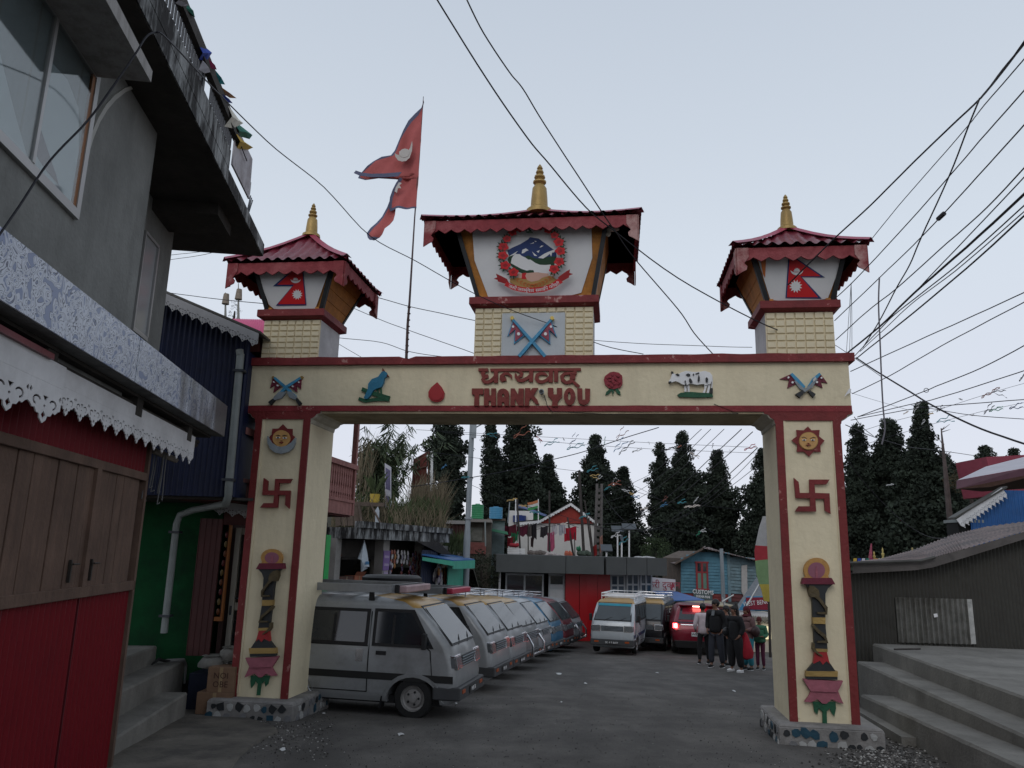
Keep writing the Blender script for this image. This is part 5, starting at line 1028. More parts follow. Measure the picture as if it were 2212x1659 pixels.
# dead trunk on the right
p0 = at(2055, 1150, 30); p1 = at(2033, 925, 30); m = MB(); m.tube([p0 + Vector((0, 0, -1.5)), p0.lerp(p1, .4), p0.lerp(p1, .75), p1], [.13, .10, .06, .02], 7)
random.seed(2)
for i in range(12): a = p0.lerp(p1, rnd(.55, .98)); m.tube([a, a + Vector((rnd(-.4, .4), 0, rnd(.1, .4)))], [.02, .006], 4)
tag(m.build('dead_trunk', mat('dead_bark', (.09, .07, .065), .95, .3, 4)), 'bare dead tree trunk leaning on the right, in front of the conifers', 'tree trunk')
# hillside behind the shops
m = MB(); n = 26; r_ = 14
ht = [(700, 1090), (760, 1085), (800, 1062), (850, 1085), (900, 1098), (950, 1110), (985, 1150), (1010, 1200), (1040, 1240)]
def hv(u):
    for (a, b), (c, d) in zip(ht[:-1], ht[1:]):
        if u <= c: return b + (d - b) * (u - a) / (c - a)
    return ht[-1][1]
vs = []
for j in range(r_ + 1):
    f = j / r_
    for i in range(n + 1):
        u = 700 + 340 * i / n; Y = 22.5 + 7 * f + (u - 700) * .008; zt = at(u, hv(u), 26).z; z0 = .9; z = z0 + (zt - z0) * min(1, f * 1.6) ** .7 if zt > z0 else zt - .4; vs.append((at(u, 1100, Y).x - (0 if i else 3), Y, z + .15 * noise.noise(Vector((u * .02, f * 3, 0)))))
m.add(vs, [(j * (n + 1) + i, j * (n + 1) + i + 1, (j + 1) * (n + 1) + i + 1, (j + 1) * (n + 1) + i) for j in range(r_) for i in range(n)])
x0 = at(700, 1100, 22.5).x; m.box(x0 - 3, 23.6, -1.5, at(960, 1100, 22.5).x, 24, .95)
tag(m.build('hillside', EARTH), kind='structure')
def blades(name, mats_, areas, label, kind='stuff'):
    V = []; Fc = []; MI = []
    for (u0, u1, vb0, vb1, Y, n, hp, w, mi, lean) in areas:
        for _ in range(n):
            u = rnd(u0, u1); b = at(u, rnd(vb0, vb1), Y + rnd(-.6, .6)); h = hp * rnd(.5, 1) * Y / FPX; dx = rnd(-1, 1) * lean * h + .05 * h; dy = rnd(-.3, .3) * h
            i = len(V); a = b; c = b + Vector((dx * .35, dy * .4, h * .6)); t = b + Vector((dx, dy, h)); ww = w * Y / FPX
            V += [a + Vector((-ww, 0, 0)), a + Vector((ww, 0, 0)), c + Vector((ww * .8, 0, 0)), c + Vector((-ww * .8, 0, 0)), t]; Fc += [[i, i + 1, i + 2, i + 3], [i + 3, i + 2, i + 4]]; MI += [mi, mi]
    m = MB(); m.v = V; m.f = Fc; m.mi = MI; o = m.build(name, mats_); tag(o, kind=kind); return o
random.seed(12)
GR = mat('green_grass', (.05, .07, .028), .9, .4, 3)
blades('tall_grass', [DRY, GR, BAMB], [(885, 960, 1100, 1145, 24.5, 420, 100, .7, 0, .35), (770, 800, 1020, 1075, 25, 160, 110, .7, 0, .25), (840, 960, 1095, 1150, 24, 520, 40, .9, 1, .7), (850, 965, 1120, 1155, 23.6, 300, 45, .7, 0, .8), (715, 850, 1090, 1150, 24, 520, 34, .8, 0, .8), (715, 850, 1070, 1150, 24.3, 420, 34, .9, 1, .8), (960, 1010, 1165, 1200, 25, 260, 26, .9, 1, .8)], None)
# bamboo thicket
tb_ = thing('bamboo_clump', 'feathery green bamboo thicket arching beside the balcony house', 'bamboo', tuple(at(812, 1085, 25.5)))
V = []; Fc = []; m = MB(); rs = random.Random(8)
for i in range(34):
    u0 = rs.uniform(775, 850); p = at(u0, 1090, 25.5 + rs.uniform(-.8, .8)); hh = rs.uniform(90, 185) * 25.5 / FPX; dx = rs.uniform(-.25, .55) * hh * (.5 + (u0 - 775) / 80)
    pts = [p + Vector((dx * (f ** 2), rs.uniform(-.05, .05), hh * (f - .12 * f * f * abs(dx) / hh * 2))) for f in [j / 9 for j in range(10)]]
    m.tube(pts, [.02 * (1 - j / 11) for j in range(10)], 4)
    for j in range(2, 10):
        for _ in range(11):
            c = pts[j] + Vector((rs.uniform(-.12, .12), rs.uniform(-.12, .12), rs.uniform(-.1, .1))); a = rs.uniform(0, 6.28); L = rs.uniform(.22, .5); d = Vector((cos(a) * .7, sin(a) * .5, -rs.uniform(.3, 1))).normalized() * L; s_ = Vector((-d.y, d.x, .2)).normalized() * .022
            k_ = len(V); V += [c - s_, c + s_, c + d * .6 + s_, c + d, c + d * .6 - s_]; Fc.append([k_, k_ + 1, k_ + 2, k_ + 3, k_ + 4])
m.build('culm', mat('bamboo_stem', (.12, .12, .05), .7, .3, 3), tb_); mm = MB(); mm.v = V; mm.f = Fc; mm.mi = [0] * len(Fc); mm.build('foliage', BAMB, tb_)
# red billboard seen from behind
F = FRONT(26.3); P = lambda u, v, y=0: F.px(u, v, y)
bbd = thing('billboard', 'maroon metal back of a tall leaning billboard in the dry grass', 'billboard', tuple(F.w(P(900, 1110)[0], 0, .8)))
m = MB(F); L = [P(893, 992), P(922, 976), P(921, 1115), P(884, 1125)]; m.prism(L, 0, .06); m.build('panel', mat('rust_panel', (.10, .018, .012), .7, .25, 3, .1, dirt=.3), bbd)
for u, w in ((924, 3), (930, 5)): m = MB(F); a = P(u, 975); b = P(u + 1, 1118); m.hexa([(b[0], 0, b[1] - .5), (b[0] + w * .0158, 0, b[1] - .5), (b[0] + w * .0158, .08, b[1] - .5), (b[0], .08, b[1] - .5)], [(a[0], 0, a[1]), (a[0] + w * .0158, 0, a[1]), (a[0] + w * .0158, .08, a[1]), (a[0], .08, a[1])]); m.build('frame', WHITEP if w == 5 else BROWNW, bbd)
for v in (1010, 1045, 1080): a = P(888, v + 6); b = P(922, v - 2); MB(F).tube([(a[0], -.03, a[1]), (b[0], -.03, b[1])], .03, 5).build('rail', BROWNW, bbd)
F = FRONT(24); m = MB(F); m.prism([F.px(*q) for q in [(831, 1000), (845, 1009), (845, 1102), (832, 1096)]], 0, .03); bn = m.build('banner', mat('banner_grey', (.42, .42, .47), .6, .08, 4)); tag(bn, 'narrow upright violet and grey banner standing in the grass by the bamboo', 'banner')
m = MB(F); m.prism([F.px(*q) for q in [(833, 1010), (843, 1016), (843, 1060), (833, 1056)]], -.006, -.001); m.prism([F.px(*q) for q in [(833, 1070), (843, 1074), (843, 1094), (834, 1090)]], -.006, -.001); m.build('print', mat('banner_violet', (.10, .09, .17), .6, .4, 20), bn)
c = at(809, 1086, 23.6); t = thing('plant_pot', 'yellow plant pot with a spiky green plant on the broken wall above the shops', 'plant pot', tuple(c)); m = MB(); m.lathe(tuple(c + Vector((0, 0, 0))), [(.13, 0), (.15, .06), (.14, .1), (.155, .2), (.155, .26), (.12, .26)], 10); m.build('pot', mat('yellow_pot', (.42, .30, .04), .6), t, smooth=True)
V = []; Fc = []
for i in range(26): a = rnd(0, 6.28); L = rnd(.4, .85); d = Vector((cos(a) * .38, sin(a) * .38, 1)) * L; i0 = len(V); c1 = c + Vector((0, 0, .22)); V += [c1 + Vector((-.012, 0, 0)), c1 + Vector((.012, 0, 0)), c1 + d * .6, c1 + d + Vector((d.x * .5, 0, -.1))]; Fc += [[i0, i0 + 1, i0 + 2], [i0, i0 + 2, i0 + 3]]
mm = MB(); mm.v = V; mm.f = Fc; mm.mi = [0] * len(Fc); mm.build('leaves', GR, t)
# broken timber shed on the wall
F = FRONT(23.4); sh2 = thing('timber_shed', 'collapsing grey timber shed on the wall above the shop canopy', 'shed', tuple(F.w(F.px(770, 1125)[0], 0, .9)))
def bx(fr, u0, v0, u1, v1, y0=0, y1=.06): a = fr.px(u0, v1, y0); b = fr.px(u1, v0, y0); return (a[0], y0, a[1], b[0], y1, b[1])
OLDW = mat('old_timber', (.10, .075, .06), .9, .3, 4, .2)
m = MB(F); m.box(*bx(F, 700, 1086, 830, 1091)); m.build('roof_edge', OLDW, sh2)
for u in (722, 736, 749, 762): m = MB(F); m.prism([F.px(u, 1092), F.px(u + 11, 1090), F.px(u + 14, 1135), F.px(u + 2, 1136)], .02, .05); m.build('plank', OLDW, sh2)
m = MB(F); m.tube([(F.px(775, 1088)[0], 0, F.px(775, 1088)[1]), (F.px(783, 1135)[0], -.1, F.px(783, 1135)[1])], .04, 5); m.tube([(F.px(800, 1088)[0], 0, F.px(800, 1088)[1]), (F.px(826, 1135)[0], -.1, F.px(826, 1135)[1])], .03, 5); m.build('prop', OLDW, sh2)
MB(F).prism([F.px(811, 1103), F.px(817, 1094), F.px(820, 1103), F.px(819, 1136), F.px(811, 1135)], -.05, -.03).build('pale_board', mat('pale_board', (.38, .42, .46), .7), sh2)
# grey lamp pole
pb_, pt_ = at(1003, 1300, 23.5), at(1023, 850, 23.5); t = thing('lamp_pole', 'tall grey steel lamp pole, slightly leaning, beside the turquoise booth', 'pole', (pb_.x, 23.5, gz(23.5)))
PG = mat('pole_grey', (.26, .29, .31), .5, .1, 4, metal=.3, dirt=.2); m = MB(); m.tube([pb_ + Vector((0, 0, -1)), pb_.lerp(pt_, .3), pb_.lerp(pt_, .34), pt_], [.12, .105, .085, .075], 10); m.build('shaft', PG, t, smooth=True)
a = at(1012, 1122, 23.5); MB().tube([a, a + Vector((.0, 0, .03))], .13, 8).build('collar', PG, t); a = at(1021, 930, 23.5); MB().box(a.x - .02, 23.35, a.z - .25, a.x + .12, 23.42, a.z + .25).build('junction_box', PG, t)
MB().tube([a + Vector((.1, 0, .1)), a + Vector((.35, 0, .25)), a + Vector((.5, -.1, .5))], .02, 5).build('bracket', PG, t)
# maroon shed, tanks, clutter uphill
F = FRONT(29); s3 = thing('maroon_shed', 'plain maroon tin shed with pale eaves behind the lamp pole', 'shed', tuple(F.w(F.px(985, 1200)[0], 0, .5)))
m = MB(F); corr(m, F.px(962, 1160)[0], -1.4, F.px(1008, 1160)[0], F.px(985, 1130)[1], 0, .14, .02, 4); m.box(*bx(F, 962, 1131, 1008, 1260, .04, 2.5)); m.build('wall', mat('maroon_sheet', (.055, .02, .018), .7, .2, 3), s3); MB(F).box(*bx(F, 958, 1125, 1012, 1131, -.1, 2.6)).build('roof', mat('pale_eave', (.3, .28, .27), .8), s3)
s4 = thing('brick_shack', 'half built shack of brick and old sheets below the green water tank', 'shack', tuple(F.w(F.px(1035, 1200)[0], 0, .3)))
MB(F).box(*bx(F, 1010, 1128, 1062, 1290, .3, 2.5)).build('wall', mat('shack_wall', (.10, .085, .07), .9, .3, 3, .2), s4); MB(F).box(*bx(F, 1008, 1122, 1062, 1127, -.1, 2.6)).build('roof', mat('shack_roof', (.26, .24, .22), .8, .2, 3), s4)
MB(F).box(*bx(F, 1014, 1140, 1042, 1168, .26, .3)).build('window', mat('shack_window', (.14, .14, .12), .7, .3, 6), s4); MB(F).box(*bx(F, 1010, 1172, 1050, 1196, .2, .3)).build('brick_panel', mat('brick_pink', (.2, .07, .06), .85, .3, 8, .3), s4)
MB(F).tube([(F.px(1048, 1126)[0], -.1, F.px(1048, 1126)[1]), (F.px(1049, 1180)[0], -.1, F.px(1049, 1180)[1])], .03, 5).build('pipe', PVC, s4)
def tank(u, vt, vb, w, Y, col, name, label):
    c = at(u, vb, Y); r = w * Y / FPX / 2; h = (vb - vt) * Y / FPX; m = MB(); pr_ = []
    for i in range(7): z = h * .86 * i / 6; pr_ += [(r, z), (r * 1.03, z + h * .03), (r, z + h * .06)]
    pr_ += [(r * .9, h * .93), (r * .4, h * .96), (r * .4, h), (0, h)]; m.lathe(tuple(c), pr_, 16); o = m.build('water_tank', mat(name, col, .45, .08, 3), None, smooth=True); tag(o, label, 'water tank'); return c, r
tank(1031, 1089, 1121, 26, 29.5, (.03, .22, .09), 'tank_green', 'green plastic water tank on a shack roof beside the lamp pole')
tank(1071, 1095, 1121, 28, 31, (.06, .24, .40), 'tank_blue', 'light blue plastic water tank on a pale hut roof')
F = FRONT(31); s5 = thing('pale_hut', 'small pale boarded hut with green lower roof under the light blue tank', 'hut', tuple(F.w(F.px(1070, 1190)[0], 0, .2)))
MB(F).box(*bx(F, 1056, 1124, 1090, 1300, .1, 2.0)).build('wall', mat('hut_wall', (.17, .22, .22), .8, .2, 6), s5); MB(F).box(*bx(F, 1052, 1120, 1092, 1124, -.1, 2.2)).build('roof', OLDW, s5)
m = MB(F); m.prism([F.px(1058, 1142), F.px(1096, 1150), F.px(1098, 1156), F.px(1060, 1148)], -1.0, -.1); m.build('awning', mat('awning_green', (.06, .22, .13), .6), s5)
# ---- white house with red gable
F = FRONT(34); wh = thing('white_house', 'white house with a red gable and scalloped white bargeboards behind the washing lines', 'house', tuple(F.w(F.px(1200, 1200)[0], 1.5, -1.43)))
WW = mat('white_wash', (.62, .60, .57), .85, .1, 2, .1, dirt=.25, dcol=(.3, .27, .25)); MB(F).prism([F.px(1124, 1300), F.px(1124, 1131), F.px(1200, 1129), F.px(1284, 1134), F.px(1284, 1300)], .1, 3).build('wall', WW, wh)
MB(F).box(*bx(F, 1094, 1104, 1152, 1300, .6, 3)).build('annexe', WW, wh)
MB(F).prism([F.px(1150, 1130), F.px(1165, 1127), F.px(1233, 1094), F.px(1284, 1131)], .02, .1).build('gable', mat('gable_red', (.27, .03, .02), .7, .15, 4), wh)
def barge(pts, th_, fr, y, mt, name, parent, sc_=6):
    m = MB(fr); 
    for a, b in zip(pts[:-1], pts[1:]):
        n = max(1, int(sqrt((b[0] - a[0]) ** 2 + (b[1] - a[1]) ** 2) / sc_)); top = []; bot = []
        for i in range(n * 2 + 1): f = i / (2 * n); u = a[0] + (b[0] - a[0]) * f; v = a[1] + (b[1] - a[1]) * f; top.append(fr.px(u, v, y)); bot.append(fr.px(u, v + th_ + (th_ * .45 if i % 2 else 0), y))
        m.prism(top + bot[::-1], y, y + .05)
    return m.build(name, mt, parent)
barge([(1122, 1128), (1165, 1124), (1233, 1086)], 5, F, -.15, WHITEP, 'bargeboard', wh); barge([(1233, 1086), (1292, 1130)], 5, F, -.16, WHITEP, 'bargeboard', wh)
m = MB(F); V = [F.px(1122, 1126), F.px(1165, 1122), F.px(1233, 1084), F.px(1293, 1128)]; m.add([(x, y, z) for y in (-.2, 3) for x, z in V], [(0, 1, 5, 4), (1, 2, 6, 5), (2, 3, 7, 6)]); m.build('roof', TIN, wh)
F2 = FRONT(36); gs = MB(F2).prism([F2.px(1131, 1101), F2.px(1181, 1118), F2.px(1181, 1140), F2.px(1133, 1140)], 0, 1.5).build('green_shed', mat('shed_green', (.03, .18, .06), .7)); tag(gs, 'small bright green tin shed behind the white house', 'shed')
MB(F2).prism([F2.px(1119, 1077 + 17), F2.px(1121, 1090), F2.px(1184, 1114), F2.px(1184, 1119)], -.3, 1.6).build('roof', mat('shed_roof_blue', (.10, .14, .28), .5), gs)
tank(1122, 1101 + 12, 1128, 28, 34.5, (.01, .03, .15), 'tank_navy', 'low navy water tank lying on the white annexe roof')
# washing lines
random.seed(14); F = FRONT(31.5)
wl = [('maroon', (.10, .012, .025), 1103, 1135, 24, 22), ('maroon', (.09, .012, .03), 1128, 1136, 24, 20), ('green', (.02, .16, .07), 1112, 1150, 15, 22), ('grey', (.10, .085, .08), 1143, 1136, 10, 22), ('black', (.02, .017, .02), 1153, 1132, 12, 32), ('crimson', (.2, .01, .02), 1104, 1160, 15, 22), ('brown', (.06, .03, .03), 1150, 1160, 7, 20), ('charcoal', (.035, .03, .035), 1176, 1137, 16, 22), ('pink', (.42, .09, .17), 1190, 1150, 14, 38), ('white', (.5, .48, .5), 1197, 1134, 12, 20), ('pale grey', (.42, .42, .46), 1214, 1131, 14, 20), ('bright red', (.36, .012, .03), 1232, 1139, 26, 28), ('tan', (.35, .26, .2), 1077, 1137, 12, 14), ('red', (.25, .02, .02), 1284, 1178, 9, 26), ('peach', (.35, .2, .16), 1298, 1158, 6, 34)]
for i, (nm_, c, u, v, w, h) in enumerate(wl):
    m = MB(F); n = 5; vs = []
    for j in range(n + 1):
        for yy in (0, 1):
            uu = u - w / 2 + w * j / n; vv = v + (h + rnd(-4, 4)) * yy + 2 * sin(j); p = F.px(uu + (rnd(-2, 2) if yy else 0), vv); vs.append((p[0], .06 * sin(j * 2.3) + .05 * yy, p[1]))
    vs2 = [(a, b + .02, c_) for a, b, c_ in vs]; m.add(vs + vs2, [(2 * j, 2 * j + 2, 2 * j + 3, 2 * j + 1) for j in range(n)] + [(2 * n + 2 + 2 * j + 1, 2 * n + 2 + 2 * j + 3, 2 * n + 2 + 2 * j + 2, 2 * n + 2 + 2 * j) for j in range(n)])
    if nm_ == 'maroon': lab = 'maroon cloth on the washing line above the grey building, %s of the two' % ('left' if i == 0 else 'right')
    else: lab = nm_ + ' garment hanging on the washing line above the grey building'
    tag(m.build('laundry', mat('laundry_%d' % i, c, .9, .15, 8)), lab, 'laundry', 'washing above the grey building')
POLE = mat('dark_pole', (.045, .038, .035), .85, .3, 4)
def stick(u0, v0, u1, v1, Y, r, label, m_=None, name='pole', cat='pole', group=None, ext=0):
    a, b = at(u0, v0, Y), at(u1, v1, Y); d = (a - b).normalized(); o = MB().tube([a + d * ext, b], [r, r * .8], 6).build(name, m_ or POLE); tag(o, label, cat, group); return o
for i, (u0, v0, u1, v1, r, lab) in enumerate([(1125, 1212, 1117, 1078, .05, 'dark wooden clothes pole at the left end of the white house'), (1187, 1212, 1187, 1060, .05, 'dark wooden clothes pole in front of the white house door side'), (1262, 1212, 1251, 1018, .07, 'tallest dark pole beside the red gable'), (1281, 1212, 1263, 1080, .04, 'thin leaning pole right of the tallest dark pole'), (1283, 1210, 1272, 1118, .035, 'short thin pole near the right corner of the white house'), (1240, 1210, 1226, 1118, .05, 'crooked short pole under the red gable'), (1141, 1205, 1141, 1130, .03, 'slender stake by the left bargeboard'), (1242, 1208, 1241, 1150, .025, 'low stake under the red gable')]):
    stick(u0, v0, u1, v1, 31.5, r, lab, ext=.8)
m = MB(); [m.tube([at(1095 + 5, 1137, 31.5), at(1130, 1139, 31.5), at(1160, 1132, 31.5), at(1187, 1137, 31.5), at(1225, 1130, 31.5), at(1250, 1140, 31.5)], .008, 4)]; tag(m.build('washing_line', WIREM), 'long sagging washing line in front of the white house', 'washing line')
fp = stick(1163, 1128, 1163, 1078, 33, .025, 'small flagpole with a tricolour flag above the white annexe', WHITEP, 'flagpole', 'flagpole')
F = FRONT(33)
for k, c in enumerate([(.42, .15, .06), (.5, .5, .48), (.05, .25, .08)]): m = MB(F); a = 1083 + k * 6; m.prism([F.px(1162, a - 3), F.px(1150, a + 1), F.px(1139, a + 3), F.px(1141, a + 8), F.px(1152, a + 6), F.px(1162, a + 3)], -.01, .01); m.build('flag_band', mat('tri%d' % k, c, .8), fp)
stick(1114, 1128, 1114, 1076, 33, .03, 'white pole rising from the annexe roof, left of the tricolour', WHITEP)
stick(1097, 1130, 1101, 1085, 33, .03, 'grey ragged prayer pole left of the white pole', GREYM)
# small clutter on the flat roof
F = FRONT(30.5); m = MB(F)
for k in range(7): m.box(*bx(F, 1096, 1185 + k * 4, 1134, 1187 + k * 4, 0, .05))
rk = m.build('slatted_rack', WHITEP); tag(rk, 'white slatted rack lying above the grey building on the left', 'rack')
for i, (u, v, w, h, c, nm_) in enumerate([(1110, 1178, 18, 9, (.3, .02, .03), 'red bundled cloth heap on top of the slatted rack'), (1160, 1195, 34, 12, (.12, .10, .09), 'dark heap of household clutter by the white house wall'), (1188, 1199, 40, 8, (.34, .3, .29), 'pale pile of sheets in front of the white house'), (1228, 1198, 14, 14, (.45, .12, .07), 'orange plastic basin heap above the grey building'), (1262, 1196, 26, 12, (.06, .08, .06), 'dark pile of pots under the tallest pole'), (1250, 1185, 8, 9, (.03, .2, .1), 'small green bucket hung under the gable pole'), (1388, 1205, 44, 5, (.4, .4, .4), 'pale tarpaulin edge on the right end of the grey roof')]):
    m = MB(F); 
    for k in range(5): p = F.px(u + (k - 2) * w / 5, v + rnd(-2, 2)); m.ell((p[0], 0, p[1]), (w * .0045, .15, h * .0095), 7, 5)
    tag(m.build('clutter', mat('clut%d' % i, c, .8, .3, 9)), nm_, 'clutter')
def panel_on_pole(u, v, w, label, Y=31, vb=1206, two=0):
    t = thing('solar_light', label, 'solar panel', tuple(at(u, vb, Y))); MB().tube([at(u, vb, Y), at(u, v, Y)], .035, 6).build('post', WHITEP, t); a = at(u, v, Y); k = w * Y / FPX / 2
    MB().hexa([a + Vector((-k, -.15, .02)), a + Vector((k, -.15, .02)), a + Vector((k, .15, .25)), a + Vector((-k, .15, .25))], [a + Vector((-k, -.15, .05)), a + Vector((k, -.15, .05)), a + Vector((k, .15, .28)), a + Vector((-k, .15, .28))]).build('panel', mat('solar', (.06, .07, .08), .3), t)
panel_on_pole(1310, 1192, 24, 'squat square solar lamp standing on the grey roof', 30, 1207); panel_on_pole(1334, 1150, 26, 'left of the paired white solar lamp posts', 33); panel_on_pole(1359, 1145, 30, 'right of the paired white solar lamp posts', 33); panel_on_pole(1343, 1170, 6, 'short third post between the paired white solar lamps', 33.2)
# ---- grey and red modern building
XG = 28.0; GFm = Fr(at(1083, 1240, 27.5).x, 27.5, 2.5); gpx = lambda u, v, y=0: GFm.px(u, v, y)
gbd = thing('red_grey_building', 'flat roofed modern building with grey fascia, red panels and white framed glazing', 'building', tuple(GFm.w(3, 1, gz(27.5))), 2.5)
GREYF = mat('grey_fascia', (.065, .07, .07), .7, .1, 2, .05); REDPN = mat('gloss_red_panel', (.36, .008, .012), .35, .08, 2, dirt=.1)
z0 = gpx(1200, 1237)[1]; z1 = gpx(1200, 1200)[1]; ub = [1060, 1133 + 28, 1296, 1388, 1450]; xc = gpx(1300, 1200)[0]
xs_ = [gpx(u, 1210)[0] for u in (1070, 1216, 1296)]
for a, b in zip(xs_[:-1], xs_[1:]): MB(GFm).box(a + .01, -.9, z0, b - .01, 2.5, z1).build('fascia_panel', GREYF, gbd)
G2 = Fr(*GFm.w(xc, -.9, 0).xy, -9 + 20); L2 = G2.px(1441, 1215)[0]
for k in range(3): MB(G2).box(L2 * k / 3 + .01, 0, z0 + .0, L2 * (k + 1) / 3 - .01, 2.5, z1).build('fascia_panel', GREYF, gbd)
zg = gz(28) - .3
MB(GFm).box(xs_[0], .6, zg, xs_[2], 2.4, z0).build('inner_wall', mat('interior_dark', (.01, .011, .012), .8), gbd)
AL = mat('white_aluminium', (.42, .44, .46), .4, .05, 4)
def frame_(fr, u0, v0, u1, v1, y, nv=1, nh=(), name='window', pane=GLASSD, w=.06, par=None):
    a = fr.px(u0, v1, y); b = fr.px(u1, v0, y); m = MB(fr); x0, zz0, x1, zz1 = a[0], a[1], b[0], b[1]
    m.box(x0, y, zz0, x0 + w, y + .06, zz1).box(x1 - w, y, zz0, x1, y + .06, zz1).box(x0 + w, y, zz1 - w, x1 - w, y + .06, zz1).box(x0 + w, y, zz0, x1 - w, y + .06, zz0 + w)
    for k in range(1, nv): xx = x0 + (x1 - x0) * k / nv; m.box(xx - w / 2, y + .002, zz0 + w, xx + w / 2, y + .058, zz1 - w)
    for f in nh: zz = zz0 + (zz1 - zz0) * f; m.box(x0 + w, y + .004, zz - w / 2, x1 - w, y + .056, zz + w / 2)
    o = m.build(name, AL, par or gbd); hs = [0] + list(nh) + [1]
    for k in range(nv):
        for p_, q_ in zip(hs[:-1], hs[1:]): MB(fr).box(x0 + (x1 - x0) * k / nv + w / 2, y + .02, zz0 + (zz1 - zz0) * p_ + w / 2, x0 + (x1 - x0) * (k + 1) / nv - w / 2, y + .03, zz0 + (zz1 - zz0) * q_ - w / 2).build('pane', pane, o)
    return o
frame_(GFm, 1088, 1240, 1175, 1400, 0, 2); d_ = frame_(GFm, 1183, 1240, 1220, 1400, 0, 1, (.80,), 'door')
a = GFm.px(1187, 1262, 0); b = GFm.px(1217, 1400, 0); MB(GFm).box(a[0], .008, b[1] + .1, b[0], .02, a[1]).build('door_leaf', mat('door_white', (.50, .51, .52), .5), d_)
MB(GFm).tube([(GFm.px(1079, 1240)[0], -.3, z0), (GFm.px(1079, 1240)[0], -.3, zg)], .04, 8).build('post', WHITEP, gbd)
xr0 = GFm.px(1221, 1250)[0]; xr1 = GFm.px(1268, 1250)[0]; xm = (xr0 * .36 + xr1 * .64)
MB(GFm).box(xr0, -.1, zg, xm - .008, .5, z0 - .001).build('red_panel', REDPN, gbd); MB(GFm).box(xm + .008, -.1, zg, xr1, .5, z0 - .001).build('red_panel', REDPN, gbd)
G3 = Fr(*GFm.w(xr1, -.1, 0).xy, 14); l3 = G3.px(1318, 1260)[0]
MB(G3).box(.0, .0, zg, l3 * .45 - .005, .4, z0 - .002).build('red_panel', REDPN, gbd); MB(G3).box(l3 * .45 + .005, 0, zg, l3, .4, z0 - .002).build('red_panel', REDPN, gbd)
BLG = mat('blue_reflecting_glass', (.05, .075, .11), .06, .2, 1, spec=1.0)
for u0, u1, vt in ((1319, 1351, 1241), (1354, 1381, 1239), (1384, 1409, 1238)): frame_(G3, u0, vt, u1, 1375, .02, 2, (.82,), 'window', BLG)
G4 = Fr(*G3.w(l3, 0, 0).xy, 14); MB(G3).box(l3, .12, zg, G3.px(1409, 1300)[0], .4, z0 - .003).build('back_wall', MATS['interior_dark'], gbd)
# the word on the end glazing
g = textgeo('QUARDIAN'[:2].replace('A', 'U') if 0 else 'QU', .3, .004); p_ = G3.px(1396, 1330, 0); m = MB(G3); addxz(m, g, p_[0], -.0, p_[1]); m.build('lettering', mat('glass_letter', (.35, .37, .4), .5), gbd)
# ---- sign and blue awning
F = FRONT(30); sg = thing('shop_sign', 'white lightbox sign with red Nepali lettering above the blue awning', 'sign', tuple(F.w(F.px(1430, 1265)[0], 0, F.px(1430, 1275)[1])))
m = MB(F); a, b = F.px(1408, 1277), F.px(1459, 1248); m.prism([F.px(1407, 1247), F.px(1459, 1252), F.px(1459, 1277), F.px(1408, 1277)], 0, .1); m.build('box', mat('sign_white', (.55, .53, .56), .6, .05), sg)
g = textgeo('वेकरी दुकान', .34, .004); m = MB(F); p_ = F.px(1429, 1270); addxz(m, g, p_[0], -.012, p_[1], 0, .95); m.build('lettering', mat('sign_red', (.32, .04, .07), .6), sg)
m = MB(F); m.prism([F.px(1453, 1257), F.px(1457, 1266), F.px(1452, 1272), F.px(1457, 1275), F.px(1448, 1274), F.px(1450, 1264)], -.01, -.004); m.build('emblem', MATS['sign_red'], sg)
aw = MB().hexa([at(1408, 1278, 29.5), at(1462, 1280, 29.5), at(1522, 1297, 26.5), at(1440, 1299, 26.5)], [at(1408, 1276, 29.5), at(1462, 1278, 29.5), at(1522, 1295.5, 26.5), at(1440, 1297.5, 26.5)]).build('awning', mat('tarpaulin_blue', (.015, .09, .30), .55, .12, 2, .1)); tag(aw, 'sloping blue tarpaulin awning beside the grey building', 'awning')
for u, v in ((1441, 1299), (1520, 1297)): stick(u, v + 85, u, v, 26.6, .025, '%s prop holding up the blue awning' % ('left' if u < 1500 else 'right'), TIN, 'prop', 'prop')
# tin hut under customs house
F = FRONT(30.5); th2 = thing('striped_tin_hut', 'hut of pale upright corrugated sheets with dark openings under the customs house', 'hut', tuple(F.w(F.px(1520, 1340)[0], 0, -1.5)))
m = MB(F); a = F.px(1487, 1380); b = F.px(1560, 1306)
n = int((b[0] - a[0]) / .09)
MB(F).box(a[0] - .6, .06, -1.6, b[0] + 1.5, 2, b[1]).build('wall', mat('hut_dark', (.03, .028, .025), .9), th2)
for k in range(n):
    if n * .62 < k < n * .86: continue
    x = a[0] + (b[0] - a[0]) * k / n; MB(F).box(x, 0, -1.5, x + .045, .05, b[1]).build('strip', TIN, th2)
m = MB(F); m.hexa([F.w(0, 0, 0)] * 0 or [(a[0] - .3, -.7, b[1] + .0), (b[0] + .2, -.7, b[1] - .1), (b[0] + .2, 1, b[1] - .02), (a[0] - .3, 1, b[1] + .06)], [(a[0] - .3, -.7, b[1] + .05), (b[0] + .2, -.7, b[1] - .05), (b[0] + .2, 1, b[1] + .03), (a[0] - .3, 1, b[1] + .11)]); m.build('roof', DARKTIN, th2)
